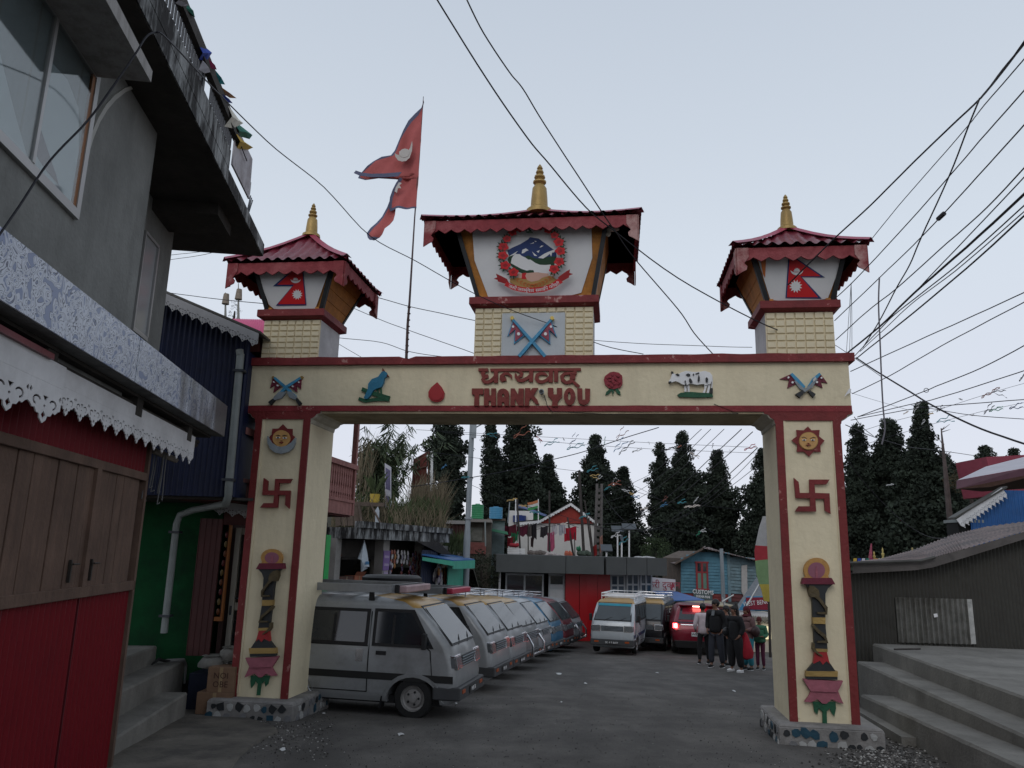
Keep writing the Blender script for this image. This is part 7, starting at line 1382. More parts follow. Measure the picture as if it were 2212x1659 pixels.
def van(label, px, py, heading, col=None, roofcol=None, stripe=None, rack='tube', tint=0, grp='taxi vans parked in a row', plate='WB 76', bull=False, lamp=None, detail=True, z=None, redside=False, sunstrip=None):
    z = gz(py) if z is None else z
    t = thing('taxi_van', label, 'van', (px, py, z), heading, grp); OW[t.name] = OW[t.name] @ Matrix.Diagonal((.98, .87, .87, 1)); t.matrix_local = OW[t.name]; M_ = OW[t.name]; c = col or PL; L = lambda: MB(M_)
    b = inst(VBODY, 'body', t, M_)
    for i, mm in enumerate((c, roofcol or c)): b.material_slots[i].link = 'OBJECT'; b.material_slots[i].material = mm
    # glass: dark surround patch, then the pane
    m = L(); frontpatch(m, LV, [(-.61, 1.03), (.61, 1.03), (.555, 1.57), (-.555, 1.57)], .014, th=.012); ws = m.build('windscreen', BLACK, t)
    m = L(); frontpatch(m, LV, [(-.575, 1.06), (.575, 1.06), (.525, 1.545), (-.525, 1.545)], .019); m.build('pane', WS, ws)
    if sunstrip: m = L(); frontpatch(m, LV, [(-.54, 1.47), (.54, 1.47), (.527, 1.542), (-.527, 1.542)], .0225); m.build('sun_strip', sunstrip, ws)
    for k in (-.28, .2): x0 = lvat(LV, 1.06)[1]; L().tube([(x0 + .03, k, 1.02), (lvat(LV, 1.1)[1] + .03, k + .12, 1.09), (lvat(LV, 1.2)[1] + .025, k + .34, 1.16)], .009, 5).build('wiper', BLACK, ws)
    wins = [[(-.36, 1.03), (-1.12, 1.03), (-1.12, 1.47), (-.66, 1.47)], [(-1.27, 1.03), (-2.12, 1.03), (-2.12, 1.46), (-1.27, 1.46)], [(-2.25, 1.04), (-2.98, 1.04), (-2.9, 1.45), (-2.25, 1.45)]]
    for s in (-1, 1):
        for k, w in enumerate(wins):
            m = L(); sidepatch(m, LV, grow(w, .045), s, .012, th=.012); fr__ = m.build('window', BLACK, t); m = L(); sidepatch(m, LV, w, s, .016); m.build('pane', GLASSD, fr__)
            if k < 2: xm = -.86 if k == 0 else -1.7; m = L(); sidepatch(m, LV, [(xm, 1.02), (xm - .035, 1.02), (xm - .035, 1.43), (xm, 1.43)], s, .0195); m.build('divider', BLACK, fr__)
        if stripe: m = L(); sidepatch(m, LV, [(-.04, .52), (-3.15, .52), (-3.15, .62), (-.04, .62)], s, .0035); m.build('stripe', stripe, t)
        SEAM = mat('panel_gap', (.01, .01, .01), .9)
        for sm in ([(-1.205, .34), (-1.205, 1.47)], [(-.30, .36), (-.36, .95), (-.42, 1.0)], [(-2.18, .34), (-2.18, 1.46)], [(-1.205, .345), (-2.18, .345)], [(-1.22, .98), (-2.18, .98)]):
            sm = [tuple(Vector(a_).lerp(Vector(b_), q / 7)) for a_, b_ in zip(sm[:-1], sm[1:]) for q in range(7)] + [sm[-1]]; m = L(); P = stroke(sm, .014); sidepatch(m, LV, P, s, .004, th=.006); m.build('panel_gap', SEAM, t)
        # arch flare
        for wx in (-.57, -2.36):
            arc = [(wx + (.36 + e) * cos(a), .235 + (.345 + e) * sin(a)) for e, rg in ((.0, range(13)), (.055, range(12, -1, -1))) for a in [pi * i / 12 for i in rg]]
            arc = [(x, max(z_, .24)) for x, z_ in arc]; m = L(); sidepatch(m, LV, arc, s, .012, th=.016); m.build('wheel_arch', c, t)
        m = L(); hx = -1.03; sidepatch(m, LV, [(hx + .07, .865), (hx - .07, .865), (hx - .07, .92), (hx + .07, .92)], s, .012, th=.01); m.build('handle', BLACK, t)
        m = L(); hx = -1.33; sidepatch(m, LV, [(hx + .05, .76), (hx - .05, .76), (hx - .05, .93), (hx + .05, .93)], s, .006, 0); m.build('handle', CHROME, t)
        mi_ = L(); mx0 = -.40; yy = s * (.70 + .09); mi_.box(mx0 - .05, yy - .045, .98, mx0 + .01, yy + .045, 1.2); mi_.tube([(mx0 - .02, s * .68, .99), (mx0 - .02, yy, 1.0)], .014, 5); mi_.build('mirror', BLACK, t, bevel=.01)
        # headlamp
        y0, y1 = sorted((s * .37, s * .67)); h = L(); fx = lvat(LV, .78)[1]; h.hexa([(fx - .08, y0, .70), (fx + .022, y0, .70), (fx + .022, y1 - (.03 if s > 0 else 0), .70), (fx - .08, y1, .70)] if s > 0 else [(fx - .08, y0, .70), (fx + .022, y0 + .03, .70), (fx + .022, y1, .70), (fx - .08, y1, .70)], [(fx - .1, y0, .90), (fx - .012, y0, .90), (fx - .012, y1, .90), (fx - .1, y1, .90)]); hl = h.build('headlight', CHROME, t, bevel=.006)
        ya, yb = (y0 + .02, y1 - .02); L().hexa([(fx + .02, ya, .72), (fx + .030, ya, .72), (fx + .030, yb, .72), (fx + .02, yb, .72)], [(fx - .012, ya, .885), (fx + .002, ya, .885), (fx + .002, yb, .885), (fx - .012, yb, .885)]).build('lens', LENS, hl, bevel=.004)
        L().box(fx - .06, (y1 - .012) if s > 0 else (y0 - .014), .73, fx - .005, (y1 + .014) if s > 0 else (y0 + .012), .87).build('side_lens', LENS, hl)
        a, b_ = sorted((s * .42, s * .56)); L().box(.05, a, .375, .066, b_, .425).build('indicator', AMBER, t)
    fx = .0
    m = L(); m.box(-.03, -.355, .715, fx - .012, .355, .875); gr = m.build('grille', mat('grille_dark', (.03, .031, .033), .5), t)
    for k in range(4): L().box(-.03, -.35, .735 + k * .037, fx + .004, .35, .748 + k * .037).build('slat', GREYM, gr)
    m = L(); m.hexa([(-.30, -.72, .29), (.06, -.69, .29), (.06, .69, .29), (-.30, .72, .29)], [(-.30, -.72, .47), (.055, -.69, .47), (.055, .69, .47), (-.30, .72, .47)]); m.build('bumper', mat('bumper_grey', (.045, .047, .05), .6, .2, 4, dirt=.2), t, bevel=.015)
    p_ = L().box(.062, -.19, .33, .074, .19, .43).build('number_plate', PLATE, t)
    if plate:
        g = textgeo(plate, .085, .002); mt_ = MB(M_ @ Matrix.Translation((.0755, 0, .352)) @ Matrix.Rotation(pi / 2, 4, 'Z')); addxz(mt_, g, 0, 0, 0); mt_.build('lettering', PRINTW, p_)
    m = L(); m.box(-3.0, -.6, .19, -.2, .6, .3); m.build('underbody', BLACK, t)
    if detail: 
        for s in (-1, 1): L().hexa([(-1.02, s * .66, .12), (-1.04, s * .66, .12), (-1.04, s * .5, .12), (-1.02, s * .5, .12)], [(-.98, s * .69, .32), (-1.0, s * .69, .32), (-1.0, s * .5, .32), (-.98, s * .5, .32)]).build('mud_flap', BLACK, t)
    add_wheels(t, M_, (-.57, -2.36), .62, .29, VW, .888)
    # roof rack
    sk_ = .06
    if rack == 'box':
        m = L()
        for s in (-1, 1): m.box(-3.0, s * .60 - .025, 1.745, -.95, s * .60 + .025, 1.86)
        m.box(-.97, -.6, 1.745, -.92, .6, 1.86).box(-3.0, -.6, 1.745, -2.95, .6, 1.86)
        for k in range(7): m.box(-2.9 + k * .32, -.6, 1.76, -2.83 + k * .32, .6, 1.785)
        rk_ = m.build('roof_rack', mat('rack_alloy', (.30, .31, .32), .45, .1, 4, metal=.4, dirt=.4), t)
        for s in (-1, 1):
            for x in (-1.25, -2.7): L().hexa([(x - .05, s * .56, 1.53), (x + .05, s * .56, 1.53), (x + .05, s * .53, 1.53), (x - .05, s * .53, 1.53)], [(x - .03, s * .60, 1.75), (x + .03, s * .60, 1.75), (x + .03, s * .57, 1.75), (x - .03, s * .57, 1.75)]).build('rack_foot', BLACK, rk_)
        if lamp: L().box(-.92, -.58, 1.745, -.76, .58, 1.85).build('rack_nose', lamp, rk_, bevel=.015); L().box(-.925, -.61, 1.74, -.86, .61, 1.865).build('rack_cap', BLACK, rk_, bevel=.01)
    elif rack == 'tube' or rack == 'white':
        mt_ = CHROME if rack == 'tube' else WHITEP; m = L()
        for zz in (1.74, 1.83):
            m.tube([(-1.0, -.55, zz), (-1.0, .55, zz), (-2.95, .55, zz), (-2.95, -.55, zz), (-1.0, -.55, zz)], .014 if rack == 'tube' else .022, 6)
        for k in range(8): x = -1.1 - k * .25; m.tube([(x, -.55, 1.74), (x, .55, 1.74)], .010, 5)
        for x in (-1.0, -1.6, -2.3, -2.95):
            for s in (-1, 1): m.tube([(x, s * .55, 1.6), (x, s * .55, 1.83)], .012, 5)
        m.build('roof_rack', mt_, t)
    if bull: L().tube([(-.05, -.45, .3), (.14, -.5, .36), (.13, -.52, .62), (.02, -.48, .80), (-.02, -.44, .84)], .026, 8).tube([(.14, -.5, .4), (.14, .5, .4)], .024, 8).tube([(-.05, .45, .3), (.14, .5, .36), (.13, .52, .62), (.02, .48, .80)], .026, 8).build('bull_bar', CHROME, t, smooth=True)
    return t
def place(ratio_u, Y, v=1400):   # world x of a pixel column at depth
    return at(ratio_u, v, Y).x
# row of parked vans: heading angle = direction the nose points (0 = +x); noses at these columns
DS = mat('stripe_black', (.012, .012, .012), .6)
vans = [(1014, 10.75, -12.5, dict(label='nearest silver van of the row, dusty, with black side stripe and long roof rack', col=PL, roofcol=YEL, stripe=DS, rack='box', lamp=mat('rack_pale_pink', (.36, .25, .26), .6, .2, 6))),
        (1083, 13.7, -15, dict(label='second van of the row, silver with a yellow roof and red tipped rack', col=paint('van_silver_light', (.32, .33, .34), .36, .25), roofcol=YEL, rack='box', lamp=mat('rack_red_nose', (.40, .03, .07), .4))),
        (1122, 15.6, -16, dict(label='third van of the row, silver, yellow roofed, numbered plate', col=MATS['van_silver_light'], roofcol=YEL, rack='tube', plate='WA 4407')),
        (1150, 17.4, -17, dict(label='fourth van of the row, grey silver with chrome bull bar', col=paint('van_grey', (.2, .21, .215), .4), roofcol=MATS['taxi_yellow'], rack='tube', bull=True)),
        (1179, 19.4, -17, dict(label='fifth van of the row, all silver roof', col=paint('van_silver_cool', (.27, .29, .31), .38), rack='tube')),
        (1206, 21.3, -18, dict(label='sixth van of the row, bright blue body', col=paint('van_blue', (.02, .13, .24), .4), rack='tube')),
        (1230, 23.1, -18, dict(label='seventh van of the row, dark red body', col=paint('van_maroon', (.16, .015, .025), .4), rack='tube')),
        (1250, 24.9, -18, dict(label='last van of the row, white front with bull bar beside the red panels', col=paint('van_white', (.38, .39, .40), .4), rack=None, bull=True))]
for u, Y, hd, kw in vans: lab = kw.pop('label'); van(lab, place(u, Y, 1420), Y, hd, **kw)
# white van facing the camera
WV = paint('van_pale_grey', (.42, .45, .47), .35, .15)
vx = place(1322, 22.3, 1400); van('pale grey taxi van with white rack and blue sun strip facing the camera', vx, 22.3, -90 - 21 + 3, col=WV, roofcol=YEL, rack='white', grp=None, plate='SK 4 9 8009', stripe=mat('stripe_navy', (.02, .04, .10), .5), sunstrip=mat('strip_teal', (.02, .22, .30), .4))
bv = van('black and orange taxi van half hidden behind the pale grey van', place(1388, 24.4, 1400), 24.2, -90 - 20, col=paint('van_black', (.008, .009, .012), .3, .1), roofcol=YEL, rack='tube', grp=None, plate=None, stripe=mat('stripe_white', (.4, .4, .4), .5))
Mb = OW[bv.name]; m = MB(Mb)
for s in (-1, 1): sidepatch(m, LV, [(-.95, .26), (-3.15, .26), (-3.15, .50), (-.95, .50)], s, .006)
m.build('orange_skirt', mat('skirt_orange', (.36, .08, .03), .5), bv)
# dark jeep behind the red car with white lettering on its window band
jt = thing('taxi_jeep', 'maroon jeep with cream roof and white lettering behind the red car', 'jeep', (place(1500, 27, 1400), 26.3, -1.43)); F = FRONT(26.3)
MB(F).prism([F.px(1434, 1440), F.px(1434, 1345), F.px(1441, 1318), F.px(1446, 1311), F.px(1590, 1311), F.px(1592, 1440)], 0, 2.4).build('body', paint('jeep_maroon', (.12, .02, .03), .35), jt, bevel=.04)
MB(F).prism([F.px(1446, 1311.5), F.px(1452, 1307), F.px(1586, 1307), F.px(1590, 1311.5)], -.02, 2.4).build('roof', paint('jeep_cream', (.45, .36, .22), .4), jt, bevel=.02)
MB(F).prism([F.px(1442, 1336), F.px(1448, 1316), F.px(1586, 1316), F.px(1586, 1336)], -.012, -.002).build('window', GLASSD, jt)
g = textgeo('EM CHWK', .26, .004, .008); m = MB(F); p_ = F.px(1437, 1326, -.05); g = (g[0], g[1]); addxz(m, g, F.px(1470, 1326, -.03)[0], -.03, F.px(1470, 1325, -.03)[1], -.03, .9); m.build('lettering', PRINTW, jt)
# red hatchback seen from behind
RC = paint('car_red', (.20, .01, .025), .3, .1)
LC = [(.28, 0, -3.9, .74, .18), (.40, .05, -3.95, .83, .22), (.62, .09, -3.95, .86, .24), (.80, .06, -3.93, .865, .24), (.95, .0, -3.85, .85, .24), (1.02, -.06, -2.75, .80, .22), (1.2, -.22, -2.5, .74, .2), (1.38, -.38, -2.3, .67, .2), (1.46, -.55, -2.1, .58, .2), (1.49, -.8, -1.9, .4, .2)]
CB = body_mesh(LC, (-.78, -3.2), .31, mats=[RC]); CWm = wheel_meshes(.31, .19)
cx_ = place(1510, 23.1, 1400); ct = thing('red_car', 'dark red hatchback with brake lights on, seen from behind', 'car', (cx_, 22.9, gz(23)), -90 - 8); OW[ct.name] = OW[ct.name] @ Matrix.Scale(.91, 4); ct.matrix_local = OW[ct.name]; Mc = OW[ct.name]; inst(CB, 'body', ct, Mc)
add_wheels(ct, Mc, (-.78, -3.2), .74, .31, CWm); L = lambda: MB(Mc)
m = L(); frontpatch(m, LC, [(-.66, 1.06), (.66, 1.06), (.56, 1.39), (-.56, 1.39)], .006); rw = m.build('rear_window', GLASSD, ct); m = L(); frontpatch(m, LC, [(.02, 1.10), (.18, 1.08), (.34, 1.10), (.40, 1.18), (.34, 1.27), (.18, 1.29), (.02, 1.27), (-.04, 1.18)], .012); m.build('sticker', mat('sticker_yellow', (.4, .2, .04), .6), rw)
m = L(); frontpatch(m, LC, [(-.80, .90), (.80, .90), (.78, 1.0), (-.78, 1.0)], .008); m.build('dark_panel', mat('car_dark_panel', (.015, .015, .03), .3), ct)
m = L(); frontpatch(m, LC, [(-.62, .905), (.62, .905), (.62, .928), (-.62, .928)], .016, th=.01); m.build('chrome_strip', CHROME, ct)
m = MB(Mc @ Matrix.Translation((.075, 0, .965)) @ Matrix.Rotation(pi / 2, 4, 'Z')); m.lathe((0, 0, 0), [(.062, 0), (.062, .012)], 20, 0, 'y'); m.prism(stroke([(-.03, -.03), (-.012, .0), (-.02, .03)], .012), -.006, 0, 1); m.prism(stroke([(.03, .03), (.012, .0), (.02, -.03)], .012), -.006, 0, 1); m.prism(stroke([(-.015, 0), (.015, 0)], .01), -.0065, 0, 1)
m.build('badge', [CHROME, BLACK], ct)
GLOW = mat('brake_light', (.9, .02, .02), .3, 0, emit=(1, .05, .06), es=14); GLOWC = mat('brake_light_core', (.9, .4, .3), .3, 0, emit=(1, .45, .35), es=9)
for s in (-1, 1):
    ya, yb = sorted((s * .80, s * .60)); m = L(); m.hexa([(-.22, s * .875, .74), (.06, s * .80, .74), (.085, s * .60, .76), (-.1, s * .6, .74)], [(-.24, s * .86, .98), (.0, s * .80, .99), (.03, s * .60, .93), (-.1, s * .6, .98)]); tl_ = m.build('tail_light', REDL, ct)
    m = L(); m.hexa([(-.02, s * .845, .80), (.085, s * .76, .80), (.09, s * .70, .80), (.0, s * .70, .80)], [(-.05, s * .845, .95), (.045, s * .76, .95), (.05, s * .70, .95), (-.02, s * .70, .95)]); m.build('brake_lamp', GLOW, tl_, bevel=.01)
    m = L(); m.hexa([(.06, s * .80, .83), (.098, s * .765, .83), (.1, s * .72, .83), (.07, s * .72, .83)], [(.04, s * .80, .93), (.07, s * .765, .93), (.073, s * .72, .93), (.04, s * .72, .93)]); m.build('bulb', GLOWC, tl_, bevel=.008)
m = L(); m.box(-.42, -.18, 1.44, -.30, .18, 1.475); m.box(-.75, -.6, 1.47, -.30, .6, 1.495, 1); m.build('high_brake_light', [GLOWC, RC], ct)
p_ = L().box(.085, -.28, .58, .105, .28, .70).build('number_plate', mat('white_plate', (.55, .55, .55), .5), ct)
g = textgeo('WB74BB28A', .105, .002, .002); m = MB(Mc @ Matrix.Translation((.107, 0, .605)) @ Matrix.Rotation(pi / 2, 4, 'Z')); addxz(m, g, 0, 0, 0, 0, .95); m.build('lettering', BLACK, p_)
m = L(); m.hexa([(-.5, -.80, .22), (.04, -.74, .22), (.04, .74, .22), (-.5, .80, .22)], [(-.5, -.85, .44), (.10, -.80, .44), (.10, .80, .44), (-.5, .85, .44)]); m.build('bumper_skirt', mat('bumper_black', (.015, .015, .016), .6), ct, bevel=.01)
L().box(-3.6, -.7, .2, -.3, .7, .32).build('underbody', BLACK, ct)
# spare tyre and bundle on van roofs
sp = MB().lathe(tuple(at(846, 1266, 15.0)), [(.40, 0), (.52, .01), (.56, .06), (.56, .16), (.50, .20), (.3, .20)], 22).build('black_bundle', BLACK, None, smooth=True); tag(sp, 'flat round black bundle on a roof behind the nearest van', 'bundle')
# ============================================================ PEOPLE
def skin(J, E_, R, name, m_, parent, root=0, sub=1):
    me = bpy.data.meshes.new(name); me.from_pydata([tuple(j) for j in J], E_, []); o = bpy.data.objects.new(name, me); COL.objects.link(o)
    sm = o.modifiers.new('s', 'SKIN'); sm.use_smooth_shade = True; sd_ = me.skin_vertices[0].data
    for i, r in enumerate(R): sd_[i].radius = r if isinstance(r, tuple) else (r, r)
    sd_[root].use_root = True
    ss = o.modifiers.new('u', 'SUBSURF'); ss.levels = sub; ss.render_levels = sub
    m2 = evalmesh(o); bpy.data.objects.remove(o); m2.materials.clear(); m2.materials.append(m_); m2.name = name
    w = OW[parent.name]; q = bpy.data.objects.new(name, m2); return finish(q, parent)
SKN = mat('skin_brown', (.20, .10, .065), .6, .08, 5)
def cl(n, c): return mat('cloth_' + n, c, .9, .18, 9, .25, bsc=18)
def person(label, u, v, Y, H, yaw, top, legs, hair, shoe, arms='down', stance=.11, step=0, topl=.0, hairlong=0, scarf=None, head_yaw=0, legr=1.0, coat=0.0):
    base = at(u, v, Y); base.z = gz(Y); s = H * .87 / 1.7; t = thing('person', label, 'person', (base.x, Y, base.z), yaw)
    # local: facing -y, height z
    z = lambda h: h * s; hy = radians(head_yaw)
    J = []; R = []; E_ = []
    def j(x, y, h, r, p=None):
        J.append(Vector((x * s, y * s, z(h)))); R.append((r * s, r * s) if not isinstance(r, tuple) else (r[0] * s, r[1] * s)); i = len(J) - 1
        if p is not None: E_.append((p, i))
        return i
    pel = j(0, 0, .95, (.125, .10)); wa = j(0, 0, 1.10, (.115, .09), pel); ch_ = j(0, .0, 1.30, (.14, .10), wa); nb = j(0, 0, 1.44, (.07, .06), ch_); nk = j(0, -.01, 1.50, .048, nb); h1 = j(0, -.02, 1.565, (.062, .07), nk); h2 = j(0, -.015, 1.63, (.072, .085), h1); j(0, -.005, 1.675, (.05, .06), h2)
    nose = j(-.085 * sin(hy) * -1, -.02 - .085 * cos(hy), 1.59, .014, h1)
    A = {}
    for sd, sg in ((0, -1), (1, 1)):
        hp = j(sg * .085, 0, .90, .085, pel); kn = j(sg * stance * .9, -.02 + sg * step * .5, .49, .058, hp); an = j(sg * stance, .02 + sg * step, .09, .040, kn); j(sg * stance, -.10 + sg * step, .035, .036, an)
        sh = j(sg * .165, 0, 1.40, .055, nb)
        if arms == 'down': el, wr, dr = (sg * .23, .02, 1.12), (sg * .225, -.05, .87), (0, 0, -1)
        elif arms == 'front': el, wr, dr = (sg * .24, .0, 1.12), (sg * .10, -.20, 1.06), (-sg * .6, -.6, 0)
        elif arms == 'bag': el, wr, dr = (sg * .23, .02, 1.12), ((sg * .24, -.08, .86) if sg < 0 else (sg * .14, -.22, 1.10)), ((0, 0, -1) if sg < 0 else (-1, -.3, .1))
        else: el, wr, dr = (sg * .25, .06, 1.14), (sg * .215, -.07, .94), (-sg * .3, -.5, -.6)
        e1 = j(*el, .040, sh); w1 = j(*wr, .027, e1); D = Vector(dr).normalized(); pm = j(wr[0] + D.x * .05, wr[1] + D.y * .05, wr[2] + D.z * .05, .028, w1); A[sg] = (sh, e1, w1, Vector(wr) + D * .08)
        perp = Vector((0, 1, 0)) if abs(D.y) < .7 else Vector((0, 0, 1))
        for k in range(4): f0 = Vector(wr) + D * .06 + perp * (k - 1.5) * .018; f1 = f0 + D * (.075 - abs(k - 1.3) * .01) + Vector((-sg * .012, 0, 0)); a_ = j(*f0, .011, pm); j(*(f0.lerp(f1, .55)), .0095, a_); j(*(f1 + Vector((-sg * .014, 0, 0))), .008, len(J) - 1)
        th_ = Vector(wr) + D * .03 - perp * .035; a_ = j(*th_, .011, w1); j(*(th_ + D * .045 - perp * .012), .009, a_)
    b = skin(J, E_, R, 'body', SKN, t)
    # trousers
    JL = [Vector((0, 0, .96 * s))]; RL = [(.15 * s, .115 * s)]; EL = []
    for sg in (-1, 1):
        n0 = len(JL); JL += [Vector((sg * .09, .0, .84)) * s, Vector((sg * stance * .9, -.02 + sg * step * .5, .49)) * s, Vector((sg * stance, .02 + sg * step, .11)) * s]; RL += [.098 * s * legr, .072 * s * legr, .060 * s * legr]; EL += [(0, n0), (n0, n0 + 1), (n0 + 1, n0 + 2)]
    skin(JL, EL, RL, 'trousers', legs, t)
    # top
    lo = .88 - topl; JT = [Vector((0, 0, 1.12)) * s, Vector((0, 0, lo)) * s, Vector((0, 0, 1.32)) * s, Vector((0, 0, 1.43)) * s, Vector((0, 0, 1.47)) * s]; RT = [((.155 + coat) * s, (.12 + coat) * s), ((.165 + coat) * s, (.128 + coat) * s), ((.17 + coat * .6) * s, (.125 + coat * .5) * s), (.10 * s, .085 * s), (.062 * s, .062 * s)]; ET = [(0, 1), (0, 2), (2, 3), (3, 4)]
    for sg in (-1, 1):
        n0 = len(JT); i_s, i_e, i_w, _ = A[sg]; wv = J[i_e].lerp(J[i_w], .9); JT += [J[i_s] + Vector((0, 0, -.015 * s)), J[i_e], wv]; RT += [(.078 + coat * .5) * s, (.060 + coat * .4) * s, (.046 + coat * .3) * s]; ET += [(3, n0), (n0, n0 + 1), (n0 + 1, n0 + 2)]
    skin(JT, ET, RT, 'jacket', top, t)
    Mh = OW[t.name] @ Matrix.Translation((0, -.012 * s, 1.62 * s)) @ Matrix.Rotation(hy, 4, 'Z')
    m = MB(Mh); m.ell((0, .022 * s, .022 * s), (.094 * s, .108 * s, .105 * s), 12, 8)
    if hairlong: m.ell((0, .07 * s, -.10 * s), (.10 * s, .065 * s, .17 * s + hairlong * s * .5), 10, 8)
    o = m.build('hair' if not scarf else 'headscarf', hair, t, smooth=True)
    for vtx in o.data.vertices: vtx.co += Vector((noise.noise(vtx.co * 18), noise.noise(vtx.co * 18 + Vector((3, 0, 0))), 0)) * .012
    m = MB(Mh)
    for sg in (-1, 1): m.ell((sg * .03 * s, -.082 * s, -.005 * s), (.012 * s, .008 * s, .006 * s), 6, 4)
    m.build('eyes', BLACK, t); MB(Mh).box(-.022 * s, -.088 * s, -.062 * s, .022 * s, -.075 * s, -.054 * s).build('mouth', mat('lips', (.16, .05, .04), .6), t)
    for sg in (-1, 1): MB(Mh).ell((sg * .078 * s, .0, -.01 * s), (.012 * s, .02 * s, .03 * s), 6, 5).build('ear', SKN, t)
    for sg in (-1, 1): m = MB(OW[t.name]); x = sg * stance * s; y = (.02 + sg * step) * s; m.ell((x, y - .055 * s, .045 * s), (.048 * s, .135 * s, .045 * s), 10, 6); m.ell((x, y - .055 * s, .015 * s), (.052 * s, .14 * s, .018 * s), 10, 4, 1); m.build('shoe', shoe, t, smooth=True)
    if scarf: MB(Mh).lathe((0, .0, -.17 * s), [(.10 * s, 0), (.12 * s, .03 * s), (.085 * s, .07 * s)], 12).build('scarf_wrap', scarf, t, smooth=True)
    return t, A, J, s
BLK = cl('black_wool', (.012, .012, .014)); HAIR = mat('black_hair', (.010, .008, .008), .5, .3, 20)
SHB = [cl('shoe_black', (.015, .015, .015)), WHITEP]; SHW = [WHITEP, WHITEP]
p1 = person('person in a pale pink fleece and dark trousers seen from behind beside the red car', 1521, 1433, 19.9, 1.62, 178, cl('pale_pink_fleece', (.56, .48, .51)), BLK, HAIR, SHB, stance=.14, step=.05, arms='pocket', topl=.06, coat=.025)
p2 = person('tall man in black jacket and jeans looking left', 1549, 1441, 18.9, 1.74, -40, BLK, cl('dark_denim', (.035, .038, .05)), HAIR, SHB, stance=.13, step=.06, arms='pocket', head_yaw=-45, legr=1.3, coat=.045)
m = MB(OW[p2[0].name]); m.hexa([(-.035, -.14, 1.18), (.035, -.14, 1.18), (.035, -.10, 1.29), (-.035, -.10, 1.29)], [(-.035, -.155, 1.18), (.035, -.155, 1.18), (.035, -.115, 1.29), (-.035, -.115, 1.29)]); m.build('shirt', cl('grey_check_shirt', (.14, .15, .16)), p2[0])
p3 = person('woman in loose black clothes and white shoes with long black hair', 1591, 1451, 17.9, 1.60, -60, BLK, BLK, HAIR, SHW, stance=.14, step=.03, arms='pocket', hairlong=.3, topl=.16, legr=1.6, coat=.045, head_yaw=-20)
MB(OW[p3[0].name]).ell((-.18, -.08, .84), (.06, .12, .10), 10, 7).tube([(-.18, -.06, .94), (-.10, -.04, 1.22), (.05, 0, 1.25)], .012, 5).build('handbag', mat('black_leather', (.02, .02, .022), .35), p3[0], smooth=True)
p4 = person('woman in dusty pink coat and maroon headscarf carrying a shoulder bag', 1617, 1447, 18.5, 1.58, -55, cl('dusty_pink_coat', (.17, .10, .10)), cl('turquoise_cloth', (.03, .22, .28)), cl('maroon_scarf', (.09, .012, .02)), SHB, stance=.10, arms='bag', topl=.3, scarf=MATS['cloth_maroon_scarf'], hairlong=.1, coat=.05, legr=1.3)
MB(OW[p4[0].name]).ell((.22, .02, .86), (.08, .14, .13), 10, 7).tube([(.2, 0, .96), (.14, -.02, 1.24)], .014, 5).build('shoulder_bag', mat('brown_leather', (.035, .015, .015), .45), p4[0], smooth=True)
bg_ = thing('shopping_bag', 'bright red plastic bag hanging from the hand of the woman in pink', 'bag', tuple(at(1610, 1400, 17.9))); c = at(1610, 1396, 17.9); k = 17.9 / FPX
MB().lathe((c.x, 17.9, c.z - 26 * k), [(.05, 0), (15 * k, 4 * k), (17 * k, 14 * k), (11 * k, 34 * k), (5 * k, 50 * k), (.01, 54 * k)], 10).build('bag_body', cl('red_plastic', (.32, .012, .025)), bg_, smooth=True)
p5 = person('child in green puffer jacket and plum trousers next to the right gate pillar', 1644, 1447, 18.7, 1.32, -30, cl('green_puffer', (.05, .17, .10)), cl('plum_trousers', (.10, .02, .05)), cl('maroon_cap', (.10, .02, .02)), SHB, stance=.10, arms='bag', coat=.06)
p6 = person('person in dark clothes standing just behind the tall man', 1572, 1437, 19.6, 1.58, -70, cl('charcoal_coat', (.02, .02, .022)), cl('charcoal_legs', (.022, .022, .026)), HAIR, SHB, stance=.12, arms='down', coat=.02)
# shopkeepers behind the counter
SFY = lambda x, y, o: SF.w(*(lambda q: (q[0], o, q[1]))(sp_(x, y, o)))
for i, (x, y, o, hy_, lab, c) in enumerate([(1005, 890, 1.25, 40, 'seated shopkeeper in dark jacket with pale collar, left of the two faces in the shop', (.02, .02, .025)), (1250, 890, .55, -60, 'person in black jacket facing left beside the snack bags', (.012, .012, .012)), (1080, 930, 1.5, 30, 'dim figure sitting behind the left shopkeeper', (.02, .015, .015))]):
    P_ = SFY(x, y, o); t, A_, J_, s_ = person(lab, 800, 1300, P_.y, 1.6, -40 + hy_, cl('shop_coat%d' % i, c), BLK, HAIR, SHB, arms='down', head_yaw=0)
    hz = gz(P_.y); w = Matrix.Translation((P_.x, P_.y, hz + (P_.z - .06) - (hz + 1.32))) @ Matrix.Rotation(radians(-40 + hy_), 4, 'Z'); t.matrix_world = w
